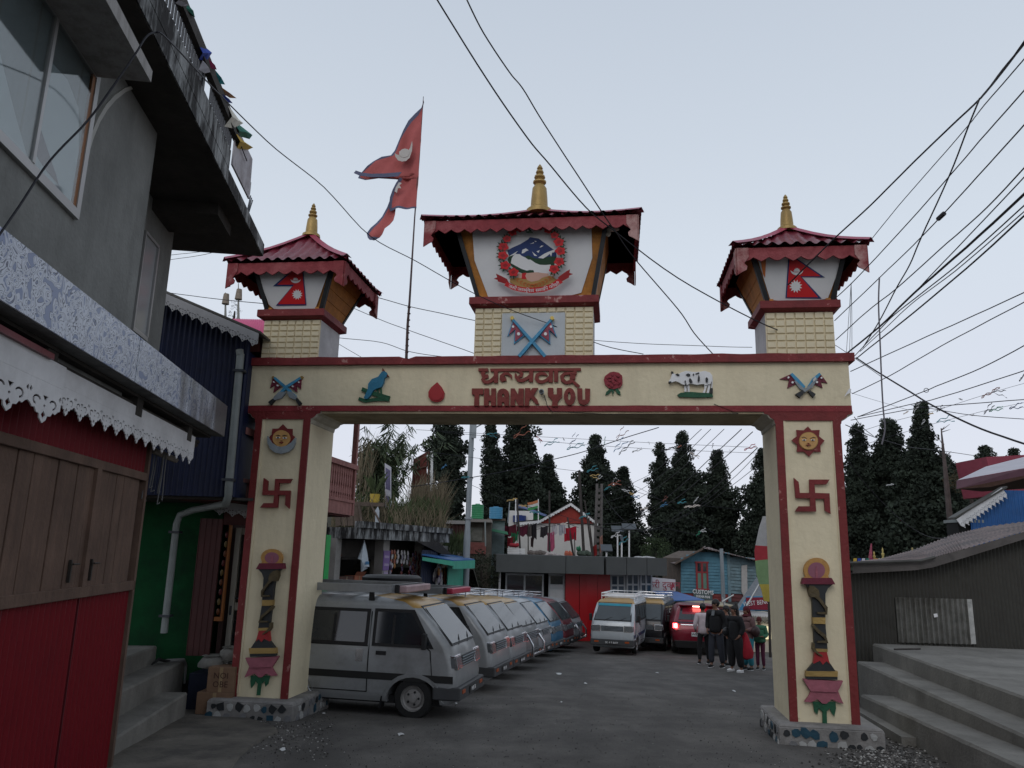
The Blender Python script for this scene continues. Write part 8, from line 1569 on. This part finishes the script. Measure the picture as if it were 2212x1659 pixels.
# ============================================================ FLAG ON THE BEAM
KF = ZC(1350, 330, 400, 990); F = Fr(GF.w(3.66, .8, 0).x, GF.w(2.0, .75, 0).y, -7.8); ff = lambda x, y, o=0: (lambda p: (p[0], o, p[1]))(F.px(*KF(x, y), o))
ft = thing('national_flag', 'weathered crimson double pennant flag with blue border flying left from a thin pole', 'flag', tuple(Vector(F.w(F.px(877, 772)[0], 0, ZT))))
pts = [F.px(877, 775), F.px(880, 700), F.px(884, 650), F.px(895, 470), F.px(905, 340), F.px(914, 207)]
MB(F).tube([(x, .02, z) for x, z in pts], [.022, .02, .017, .011, .009, .005], 7).build('flagpole', mat('bamboo_pole', (.09, .06, .06), .7, .3, 6, .2), ft)
m = MB(F)
for k in range(9): f = k / 9; z = pts[0][1] + (pts[2][1] - pts[0][1]) * f * 1.0; x = pts[0][0] + (pts[2][0] - pts[0][0]) * f; m.tube([(x, .02, z), (x, .02, z + .012)], .027, 7)
m.build('node_rings', MATS['bamboo_pole'], ft)
FLR = mat('flag_crimson', (.42, .105, .10), .85, .12, 3, .15); FLB = mat('flag_border', (.11, .12, .19), .85, .15, 4); FLW = mat('flag_white', (.50, .47, .44), .85, .1, 4)
def flaggrid(rows, name, blue_left=26, blue_bottom=0, par=ft, ph=0):
    m = MB(F); n = 12; R_ = []
    for (yl, xl, yr, xr) in rows:
        r = []; L = max(1, sqrt((xr - xl) ** 2 + (yr - yl) ** 2)); fb = min(.9, blue_left / L)
        fr_ = [0, fb] + [fb + (1 - fb) * (k + 1) / (n - 1) for k in range(n - 1)]
        for f in fr_:
            x = xl + (xr - xl) * f; y = yl + (yr - yl) * f; o = .07 * sin((833 - x) * .013 + y * .006 + ph) * min(1, (1 - f) * 1.6) + .02 * sin(x * .05 + y * .02); p = ff(x, y); r.append((p[0], o, p[2]))
        R_.append(r)
    W_ = len(R_[0]); vs = [v for r in R_ for v in r]; fs = []; mi = []
    for j in range(len(R_) - 1):
        for i in range(W_ - 1): fs.append((j * W_ + i, j * W_ + i + 1, (j + 1) * W_ + i + 1, (j + 1) * W_ + i)); mi.append(1 if i == 0 or (blue_bottom and j >= len(R_) - 1 - blue_bottom) else 0)
    nv = len(vs); vs2 = [(a, b + .004, c) for a, b, c in vs]; b0 = len(m.v); m.add(vs, []); m.add(vs2, [])
    for f_, q_ in zip(fs, mi): m.f.append([b0 + i for i in f_]); m.mi.append(q_); m.f.append([b0 + nv + i for i in f_[::-1]]); m.mi.append(q_)
    return m.build(name, [FLR, FLB], par, smooth='all')
hx = lambda y: 833 - (y - 160) * 68 / 1070
up_e = [(165, 829), (220, 800), (300, 750), (400, 698), (490, 650), (560, 590), (640, 535), (690, 500), (740, 430), (790, 350), (830, 290), (880, 190), (912, 170)]
flaggrid([(y, x, min(y * 1.0 + (833 - x) * .02, 930) if 0 else y, hx(y)) for y, x in up_e] + [(945, 250, 905, hx(905)), (955, 400, 912, hx(912)), (944, 585, 935, hx(935))], 'upper_pennant')
m = MB(F); b = [(185, 890), (250, 912), (340, 922), (450, 920), (560, 912), (635, 905), (600, 948), (450, 957), (330, 955), (220, 940), (165, 915)]; m.prism([(ff(x, y)[0], ff(x, y)[2]) for x, y in b], -.085, -.08); m.build('lower_hem', FLB, ft)
flaggrid([(930, 600, 930, hx(930)), (1000, 572, 1000, hx(1000)), (1080, 545, 1080, hx(1080)), (1150, 520, 1140, hx(1140)), (1215, 505, 1200, hx(1200)), (1245, 500, 1222, hx(1222)), (1270, 510, 1236, hx(1240))], 'lower_pennant', 26, 1, ph=.4)
flaggrid([(1080, 545, 1110, 600), (1150, 520, 1210, 560), (1220, 470, 1300, 555), (1300, 410, 1360, 540), (1370, 365, 1395, 500), (1440, 320, 1430, 450), (1500, 287, 1490, 425), (1540, 295, 1525, 400), (1568, 320, 1560, 350)], 'folded_tail', 22, 1, ph=1.2)
m = MB(F); P = lambda L, o: m.prism([(ff(x, y)[0], ff(x, y)[2]) for x, y in L], -.1 - o, -.095 - o)
P([(738, 605), (742, 640), (738, 700), (715, 770), (680, 802), (640, 808), (600, 795), (575, 760), (570, 725), (590, 740), (640, 745), (690, 720), (720, 670)], 0); P([(612, 715), (640, 690), (670, 682), (700, 690), (720, 715), (700, 760), (650, 770), (615, 750)], .006); m.build('moon', FLW, ft); m = MB(F)
P([(610, 1010), (640, 1018), (615, 1040), (635, 1070), (600, 1068), (590, 1115), (568, 1100), (580, 1060)], 0); m.build('sun', FLW, ft)
# ============================================================ CABLES
cab_n = [0]
def cable(pts, Ys, r, label, m_=WIREM, name='overhead_cable'):
    n = len(pts)
    if not isinstance(Ys, (list, tuple)): Ys = [Ys, Ys]
    P = []
    for i, (u, v) in enumerate(pts):
        f = i / (n - 1); P.append(at(u, v, Ys[i] if len(Ys) == n else Ys[0] + (Ys[-1] - Ys[0]) * f))
    # smooth subdivision
    Q = []
    for i in range(n - 1):
        p0, p1, p2, p3 = P[max(i - 1, 0)], P[i], P[i + 1], P[min(i + 2, n - 1)]
        for k in range(5): t = k / 5; Q.append(.5 * ((2 * p1) + (p2 - p0) * t + (2 * p0 - 5 * p1 + 4 * p2 - p3) * t * t + (3 * p1 - p0 - 3 * p2 + p3) * t ** 3))
    Q.append(P[-1]); Q = [q + Vector((0, 0, .004 * noise.noise(q * 3))) for q in Q]
    o = MB().tube(Q, r, 5).build(name, m_); tag(o, label, 'cable'); return o
def Z_(zf, L): return [zf(*p) for p in L]
WA = ZC(3300, 100, 780, 924); WB = ZC(3280, 900, 800, 762); W3 = ZC(650, 950, 1300, 1270); W4 = ZC(1700, 1680, 1350, 1270); Wa = ZC(0, 0, 1100)
cable(Z_(WA, [(-190, 1225), (0, 1035), (200, 850), (380, 670), (555, 500), (718, 345), (820, 215), (960, 45)]), [8.9, 4.5], .0085, 'thick uppermost cable of the right fan, crossing the right turret roof')
cable(Z_(WA, [(718, 345), (820, 222), (960, 30)]), [5.6, 4.5], .009, 'heavy twisted cable at the upper right corner above the fork')
cable(Z_(WA, [(195, 1022), (330, 855), (500, 660), (660, 475), (735, 380), (960, 120)]), [10.5, 5], .0055, 'second cable of the right fan, starting behind the right eave corner')
cable(Z_(WA, [(20, 1300), (110, 1218), (330, 985), (570, 715), (750, 505), (960, 270)]), [10, 5], .006, 'third cable of the right fan, with three looped drop wires')
cable(Z_(WA, [(30, 1395), (245, 1190), (400, 1040), (535, 900), (750, 665), (960, 430)]), [10, 5], .006, 'fourth cable of the right fan, carrying the small dark splice')
tag(MB().tube([at(*WA(518, 916), 7.4), at(*WA(548, 888), 7.3)], .024, 8).build('cable_splice', WIREM), 'small dark splice sleeve on the fourth cable of the right fan', 'splice')
cable(Z_(WA, [(35, 1487), (180, 1355), (320, 1245), (560, 1030), (750, 860), (960, 635)]), [9.9, 5], .006, 'fifth cable of the right fan, anchored at the turret tiles')
cable(Z_(WA, [(80, 1555), (200, 1460), (340, 1330), (600, 1060), (960, 680)]), [10, 5], .005, 'thin cable of the right fan just above the heavy one')
cable(Z_(WA, [(80, 1555), (240, 1425), (400, 1270), (650, 1050), (960, 765)]), [10, 5], .011, 'heaviest cable of the right fan rising from the beam corner')
cable(Z_(WA, [(125, 1560), (240, 1440), (330, 1352), (600, 1140), (960, 820)]), [10, 5], .0055, 'thin cable just under the heaviest one of the right fan')
cable(Z_(WA, [(130, 1575), (250, 1480), (350, 1400), (650, 1150), (960, 868)]), [10, 5], .0075, 'lowest cable of the tight right hand bundle')
cable(Z_(WA, [(150, 1540), (260, 1440), (400, 1310), (600, 1160), (960, 850)]), [10, 5], .0045, 'thin stray cable inside the tight right hand bundle')
cable(Z_(WA, [(715, 345), (665, 470), (570, 715), (440, 1000), (385, 1130), (320, 1245), (240, 1400), (165, 1520)]), [5.6, 10], .0075, 'steep cable slanting down across the right fan from the fork')
cable(Z_(WA, [(105, 1635), (400, 1500), (700, 1365), (960, 1245)]), [10, 7], .006, 'cable running gently right from the beam end, upper of two')
cable(Z_(WB, [(110, 637), (250, 570), (450, 455), (600, 375), (790, 275)]), [10, 7], .0055, 'cable running gently right from the beam end, lower of two')
cable(Z_(WB, [(213, 195), (210, 300), (216, 450), (222, 600), (228, 700), (234, 770), (222, 830)]), 8.5, .009, 'grey cable hanging down loosely right of the gate', mat('grey_cable', (.14, .13, .15), .6))
for k, (dx, lab) in enumerate([(-12, 'left'), (0, 'middle'), (9, 'right')]): cable(Z_(WB, [(106, 216), (104 + dx * .5, 330), (100 + dx, 480)]), 9.2, .003, '%s wire of the three thin drops beside the right turret' % lab)
cable(Z_(WB, [(125, 500), (200, 550), (330, 630), (430, 690), (600, 770), (790, 835)]), [9.6, 6], .009, 'thick cable sagging down right in front of the conifers')
cable(Z_(WB, [(130, 725), (250, 680), (390, 625), (450, 600), (600, 540), (790, 440)]), [10, 7], .0055, 'wavy cable with a small coil right of the gate')
tag(MB().tube([at(*WB(391 + 9 * cos(a), 624 + 8 * sin(a)), 8.8) for a in [i * .63 for i in range(11)]], .004, 5).build('wire_coil', WIREM), 'small coil of wire on the wavy cable right of the gate', 'coil')
cable(Z_(WB, [(130, 725), (300, 685), (450, 650), (790, 540)]), [10, 7], .005, 'straight cable under the wavy one right of the gate')
cable(Z_(WB, [(105, 737), (240, 712), (380, 690), (620, 670), (790, 658)]), [10, 8], .005, 'nearly level cable touching the tip of the cone shaped conifer')
cable(Z_(WB, [(335, 680), (395, 690), (560, 718), (790, 735)]), [14, 12], .006, 'level cable falling slightly right behind the cone shaped conifer tip')
cable(Z_(WB, [(118, 725), (150, 765), (190, 797)]), [10, 12], .005, 'short slack loop below the right beam end'); cable(Z_(WB, [(85, 755), (190, 800), (320, 838), (420, 850), (575, 872)]), [10, 16], .006, 'low cable crossing the dark conifers right of the gate')
cable(Z_(WB, [(80, 870), (170, 990), (300, 1120), (400, 1180), (470, 1185)]), [10, 14], .006, 'cable drooping in a long curve over the conifers to the dead trunk')
cable([(1640, 783), (1680, 790), (1738, 810), (1843, 850), (1960, 885)], [9.9, 14], .003, 'hair thin wire running right from the beam near the knife relief')
cable(Z_(WA, [(0, 1500), (40, 1515), (130, 1575), (250, 1659)]), [9.8, 10.2], .004, 'thin wire slipping around the beam end corner')
# left and top cables
cable(Z_(Wa, [(-60, 1960), (150, 1659), (400, 1290), (700, 970), (900, 700), (1080, 440), (1170, 300), (1240, 262), (1330, 300), (1600, 590), (1850, 850), (2212, 1195)]) + [(700, 405), (800, 510), (900, 565), (1000, 622), (1100, 668), (1200, 705), (1300, 745), (1390, 765)], [3.2, 3.3, 3.4, 3.5, 3.55, 3.6, 3.65, 3.7, 3.8, 4.6, 5.6, 6.6, 7.6, 8.4, 8.9, 9.2, 9.4, 9.5, 9.6, 9.7], .0055, 'long black cable looping over the left building and past the centre turret')
cable(Z_(KM, []) + [(935, -18), (945, 0), (1051, 170), (1137, 295), (1188, 356), (1265, 447), (1325, 497), (1464, 600), (1620, 686), (1700, 722), (1725, 740)], [5.5, 9.7], .0075, 'left one of two cables falling steeply across the top of the picture')
cable([(1003, -18), (1009, 0), (1045, 72), (1099, 154), (1129, 191), (1177, 270), (1293, 447), (1326, 495), (1372, 560), (1464, 667), (1500, 720), (1540, 765)], [5.5, 9.7], .007, 'right one of two cables falling steeply across the top of the picture')
tag(MB().ell(tuple(at(1322, 495, 9.3)), (.10, .03, .035), 8, 5).ell(tuple(at(1314, 504, 9.3)), (.035, .02, .05), 8, 5).build('tied_cloth', clothm('ivory')), 'scrap of white cloth tied where the two steep cables cross the centre turret eave', 'cloth')
for i, (L, y0, y1, r, lab) in enumerate([([(835, 230), (950, 262), (1110, 298), (1215, 320)], 11.5, 11.5, .006, 'upper cable between left turret and centre turret'), ([(720, 262), (850, 318), (950, 355), (1210, 447)], 12, 11, .005, 'middle sloping cable between left turret and centre turret'), ([(685, 387), (850, 405), (955, 440), (1110, 463)], 12, 11, .005, 'low slack cable behind the flagpole foot'), ([(683, 410), (770, 462)], 11.5, 11, .004, 'short cable dropping behind the beam by the left turret'), ([(0, 208), (200, 235), (405, 255)], 13, 11, .006, 'cable from the left building to the left turret base'), ([(28, 65), (150, 52), (230, 42), (300, 50)], 14, 12, .005, 'upper strand of the pair left of the left turret roof'), ([(28, 83), (150, 65), (230, 45), (265, 42)], 14, 12, .005, 'lower strand of the pair left of the left turret roof'), ([(265, 42), (275, 15), (285, -5)], 12, 11, .004, 'short wire rising from the strand knot to the left roof slab')]):
    cable(Z_(W3, L), [y0, y1], r, lab)
cable([(1283, 735), (1380, 742), (1480, 746), (1560, 749), (1625, 750)], [12, 12], .005, 'level cable between centre turret and right turret')
# cables and poles behind the arch
up_t = thing('utility_pole', 'lattice concrete utility pole with line wires behind the arch, between the pointed conifers', 'pole', tuple(at(1286, 1210, 33)))
a, b = at(1288, 1300, 33), at(1295, 1045, 33)
for dx in (-.12, .12): MB().tube([a + Vector((dx * 1.3, 0, -1)), b + Vector((dx * .8, 0, 0))], [.075, .06], 5).build('leg', mat('pole_concrete', (.11, .10, .095), .85, .2, 4), up_t)
m = MB()
for k in range(12): p = a.lerp(b, .35 + k * .054); m.box(p.x - .13, 32.98, p.z - .08, p.x + .13, 33.02, p.z + .08)
tag(m.build('rungs', MATS['pole_concrete'], up_t), kind='stuff')
wl_ = [([(1030, 28), (930, 120), (850, 190), (760, 235), (650, 285)], 'first'), ([(1065, 28), (950, 140), (860, 215), (780, 265), (650, 310)], 'second'), ([(1115, 28), (980, 155), (880, 235), (790, 290), (720, 320), (650, 332)], 'third'), ([(1180, 28), (1050, 150), (960, 235), (850, 320), (740, 375), (650, 385)], 'fourth'), ([(1222, 38), (1100, 150), (960, 270), (880, 320), (800, 365), (720, 405), (650, 395)], 'fifth'),
       ([(1240, 98), (1120, 210), (1020, 300), (940, 350), (860, 400), (700, 405)], 'sixth'), ([(1240, 120), (1140, 220), (1000, 330), (880, 385), (740, 410)], 'seventh'), ([(1240, 165), (1150, 235), (1030, 320), (900, 385), (820, 410)], 'eighth')]
for i, (L, o_) in enumerate(wl_): cable(Z_(W4, L), [16, 33], .010 if i in (3, 4, 5) else .007, '%s wire from the left of the fan between lattice pole and beam' % o_)
cable(Z_(W4, [(-60, 245), (145, 213), (310, 183), (440, 150), (580, 115), (730, 65), (870, 22)]), [24, 20], .012, 'thick line rising right across the tall conifers under the beam')
cable(Z_(W4, [(640, 240), (700, 330), (760, 385), (860, 440)]), [33, 30], .008, 'guy wire slanting right from the lattice pole'); cable(Z_(W4, [(560, 370), (450, 395), (380, 412)]), [31, 33], .008, 'guy line from the tallest dark pole leftwards')
cable(Z_(W4, [(620, 180), (800, 250), (980, 360), (1080, 420)]), [28, 26], .006, 'thin line crossing down right over the tallest full conifer')
# ribbon strings
random.seed(31)
rc = {'teal': (.04, .17, .20), 'orange': (.24, .08, .05), 'navy': (.03, .05, .12), 'brown': (.16, .06, .045), 'white': (.42, .42, .42), 'black': (.02, .02, .025), 'red': (.28, .02, .04), 'yellow': (.38, .26, .10), 'ivory': (.45, .40, .36), 'green': (.02, .16, .09), 'blue': (.04, .13, .24)}
def scrap(par, zf, x, y, Y, c, L, ang, w=3):
    m = MB(); u, v = zf(x, y); k = Y / FPX; c0 = at(u, v, Y); n = 9
    for q in range(2):
        pts = []; a_ = ang + q * rnd(-.5, .5); x_, z_ = 0, 0
        for j in range(n + 1):
            pts.append((c0 + Vector((x_, rnd(-.02, .02), z_)), w * k * (.5 + .5 * abs(sin(j * 1.1 + q)))))
            st = L * k / n; x_ += cos(a_ + .55 * sin(j * 1.3 + q * 2)) * st; z_ += sin(a_ + .55 * sin(j * 1.3 + q * 2)) * st
        vs = []
        for p, hw in pts: vs += [p + Vector((0, 0, hw / 2)), p - Vector((0, .01, hw / 2))]
        m.add(vs, [(2 * j, 2 * j + 2, 2 * j + 3, 2 * j + 1) for j in range(n)])
    return m.build('ribbon', mat('ribbon_' + c, rc[c], .8, .35, 6), par)
strings = [('highest thin ribbon string under the beam, red scrap at its right end', W4, [(-40, 30), (100, 38), (300, 50), (600, 66), (850, 80), (1240, 97)], 20, [(225, 48, 'teal', 40, .1), (325, 62, 'orange', 70, .35), (420, 62, 'brown', 20, -.8), (710, 68, 'brown', 60, .6), (835, 85, 'white', 12, 1.6), (1070, 100, 'black', 20, 1.2), (1190, 108, 'red', 50, .3), (940, 97, 'orange', 16, .5), (510, 60, 'black', 14, -1)]),
           ('second ribbon string with the long blue and black streamers', W4, [(60, 40), (180, 50), (400, 70), (600, 87), (850, 103), (1240, 118)], 19, [(440, 92, 'teal', 60, .5), (535, 95, 'navy', 60, .9), (525, 105, 'teal', 70, .2), (700, 115, 'blue', 70, .95), (665, 95, 'green', 40, 1.4), (720, 125, 'black', 80, .75), (770, 115, 'white', 40, .25), (985, 117, 'ivory', 40, -.4), (880, 112, 'black', 50, .3), (1135, 105, 'white', 16, -1.2), (410, 55, 'red', 30, -.7)]),
           ('sagging ribbon string with yellow and white scraps in front of the conifers', W4, [(-20, 110), (175, 135), (300, 150), (480, 175), (600, 190), (750, 250), (900, 300), (1100, 322), (1210, 333)], 22, [(130, 210, 'teal', 30, .1), (55, 178, 'blue', 26, .8), (600, 190, 'teal', 46, .3), (612, 203, 'yellow', 36, .1), (635, 222, 'white', 30, .6), (680, 240, 'orange', 50, .35), (665, 258, 'teal', 30, .7), (730, 254, 'white', 32, -.2), (765, 280, 'blue', 34, 0), (758, 266, 'yellow', 20, -.3), (940, 307, 'teal', 34, .15), (965, 322, 'ivory', 60, .1), (1000, 305, 'white', 30, .8), (875, 320, 'blue', 30, .6), (885, 300, 'brown', 26, .7), (560, 190, 'black', 12, .5), (830, 262, 'black', 14, 1)]),
           ('lowest ribbon string above the white house roofs', W4, [(150, 230), (310, 298), (500, 350), (720, 420), (900, 400), (1030, 430)], 26, [(300, 298, 'yellow', 40, .2), (345, 315, 'yellow', 30, 0), (570, 365, 'teal', 46, .4), (500, 385, 'ivory', 30, .2), (720, 462, 'teal', 44, .5), (690, 435, 'white', 40, .2), (1010, 430, 'green', 26, .7), (1025, 412, 'white', 24, .5), (800, 330, 'ivory', 30, .1), (790, 345, 'black', 30, .5), (385, 340, 'teal', 40, 0), (455, 355, 'white', 14, .6)]),
           ('ribbon string right of the gate with the large brown tangle', WB, [(95, 795), (250, 745), (430, 700), (600, 645), (700, 615), (790, 590)], 16, [(600, 655, 'brown', 90, .5), (640, 632, 'black', 60, .1), (345, 708, 'white', 50, .9), (305, 715, 'ivory', 24, .5), (400, 715, 'yellow', 18, .3), (430, 708, 'black', 40, .8), (515, 656, 'white', 14, -.3), (745, 590, 'black', 40, .9), (373, 755, 'white', 26, .8)]),
           ('lower ribbon string right of the gate with green and navy scraps', WB, [(95, 850), (250, 800), (440, 745), (620, 700), (790, 665)], 15, [(610, 715, 'black', 60, .6), (630, 705, 'green', 60, .15), (705, 695, 'navy', 60, .08), (430, 745, 'teal', 70, .4), (560, 720, 'white', 14, .3), (240, 985, 'white', 30, .1)])]
for lab, zf, L, Y, sc_ in strings:
    t = thing('ribbon_string', lab, 'streamers', tuple(at(*zf(*L[0]), Y)), 0, 'ribbon strings over the square')
    P = [at(*zf(*p), Y + i * .2) for i, p in enumerate(L)]; MB().tube(P, .0045 * Y / 18, 4).build('cord', WIREM, t)
    for x, y, c, ln, an in sc_: scrap(t, zf, x, y, Y, c, ln * (.62 if zf is W4 else .6), an, 2.3)
# torn paper at the right beam end
m = MB(); p = [at(*K3(x, y), 9.0) for x, y in [(1998, 308), (2012, 315), (2010, 340), (1985, 350), (1960, 372), (1975, 345)]]; m.add([tuple(q) for q in p] + [tuple(q + Vector((0, .004, 0))) for q in p], [(0, 1, 2, 3, 4, 5), (11, 10, 9, 8, 7, 6)]); tag(m.build('torn_paper', PRINTW), 'torn white paper curling off the right end of the beam', 'paper')
# ============================================================ LITTER AND GRIT
random.seed(77)
lit = [(866, 1586, 14, 'white paper scrap on the road in front of the nearest van'), (1420, 1440 + 14, 10, 'flat white scrap on the road below the pale grey van'), (1265, 1475, 10, 'white wrapper lying mid road, left of centre'), (1208, 1455, 12, 'thin white strip on the road beside the third van'), (1212, 1457 + 60, 7, 'tiny pale scrap in the middle of the road'), (1585, 1492, 8, 'white crumpled cup near the feet of the standing people'), (760, 1505, 9, 'pale scrap under the nearest van'), (700, 1543, 7, 'small wrapper by the left plinth corner'), (985, 1520, 6, 'small pale chip right of the nearest van wheel'), (610, 1618, 14, 'small heap of white bits on the road at lower left')]
for u, v, w, lab in lit:
    p = G(u, v, .012); k = p.y / FPX * w; m = MB(); q = [(p.x + k * cos(a) * rnd(.3, .6), p.y + k * sin(a) * rnd(.5, 1.0), gz(p.y) + rough(p.x, p.y) + .006 + rnd(0, .02)) for a in [i * pi / 3 for i in range(6)]]; c = (p.x, p.y, gz(p.y) + rough(p.x, p.y) + .03)
    m.add(q + [c], [(i, (i + 1) % 6, 6) for i in range(6)]); tag(m.build('litter', mat('litter_white', (.55, .55, .54), .8, .15, 9)), lab, 'litter')
V = []; Fc = []; MI = []
def grit(x, y, s_, mi):
    z = gz(y) + rough(x, y) + s_ * .3 + .004; i = len(V); a = rnd(0, 6); c, d = cos(a) * s_, sin(a) * s_; h = s_ * rnd(.4, .9)
    V.extend([Vector((x + c, y + d, z)), Vector((x - d, y + c * .8, z)), Vector((x - c, y - d, z)), Vector((x + d, y - c * .8, z)), Vector((x, y, z + h)), Vector((x, y, z - h))])
    for q in range(4): Fc.append([i + q, i + (q + 1) % 4, i + 4]); Fc.append([i + (q + 1) % 4, i + q, i + 5]); MI.extend([mi, mi])
for _ in range(1500):
    v = 1440 + 240 * random.random() ** .8; u = rnd(560, 1720); p = G(u, v); grit(p.x, p.y, rnd(.003, .009), random.choice([0, 0, 0, 0, 1, 1] * 4 + [2]))
for _ in range(1500): p = G(1905 + random.gauss(10, 60), 1640 + random.gauss(0, 22)); grit(p.x, p.y, rnd(.004, .02), random.choice([0, 0, 1, 1, 0, 2]))
for _ in range(900): p = G(rnd(440, 720), 1560 + random.gauss(20, 30)); grit(p.x, p.y, rnd(.004, .014), random.choice([0, 1, 0, 1, 2]))
m = MB(); m.v = V; m.f = Fc; m.mi = MI; tag(m.build('gravel', [mat('grit_dark', (.05, .047, .043), .9, .3, 5), mat('grit_grey', (.14, .13, .12), .9, .3, 5), mat('grit_pale', (.34, .33, .31), .9, .2, 5)]), kind='stuff')
# stick on the terrace
p = [at(u, v, 12.0) for u, v in [(1932, 1406), (1950, 1408), (1975, 1407), (2000, 1410)]]; m = MB(); m.tube([Vector((q.x, 12.0 + i * .05, .215)) for i, q in enumerate(p)], .012, 5); tag(m.build('stick', POLE), 'thin dark stick lying on the right terrace before the bright tin patch', 'stick')
# hanging bulbs / wire bundle under the left canopy
m = MB(FL); random.seed(6)
for k in range(7): x = 7.15 + rnd(0, .35); y = .2 + rnd(0, .15); L_ = rnd(.25, .5); m.tube([(x, y, 2.33), (x + rnd(-.03, .03), y, 2.33 - L_ * .5), (x + rnd(-.05, .05), y, 2.33 - L_), (x + rnd(-.05, .05) + .03, y, 2.35 - L_)], .006, 5)
tag(m.build('wire_bundle', mat('old_wire', (.10, .10, .10), .7)), 'tangle of old wires hanging at the end of the white fretwork canopy', 'wires')
m = MB(FL); m.tube([(7.22, .30, 2.33), (7.75, .24, 2.30)], .03, 6); tag(m.build('hanging_rod', mat('rod_wood', (.14, .12, .10), .8)), 'short rough rod under the far end of the fretwork canopy', 'rod')
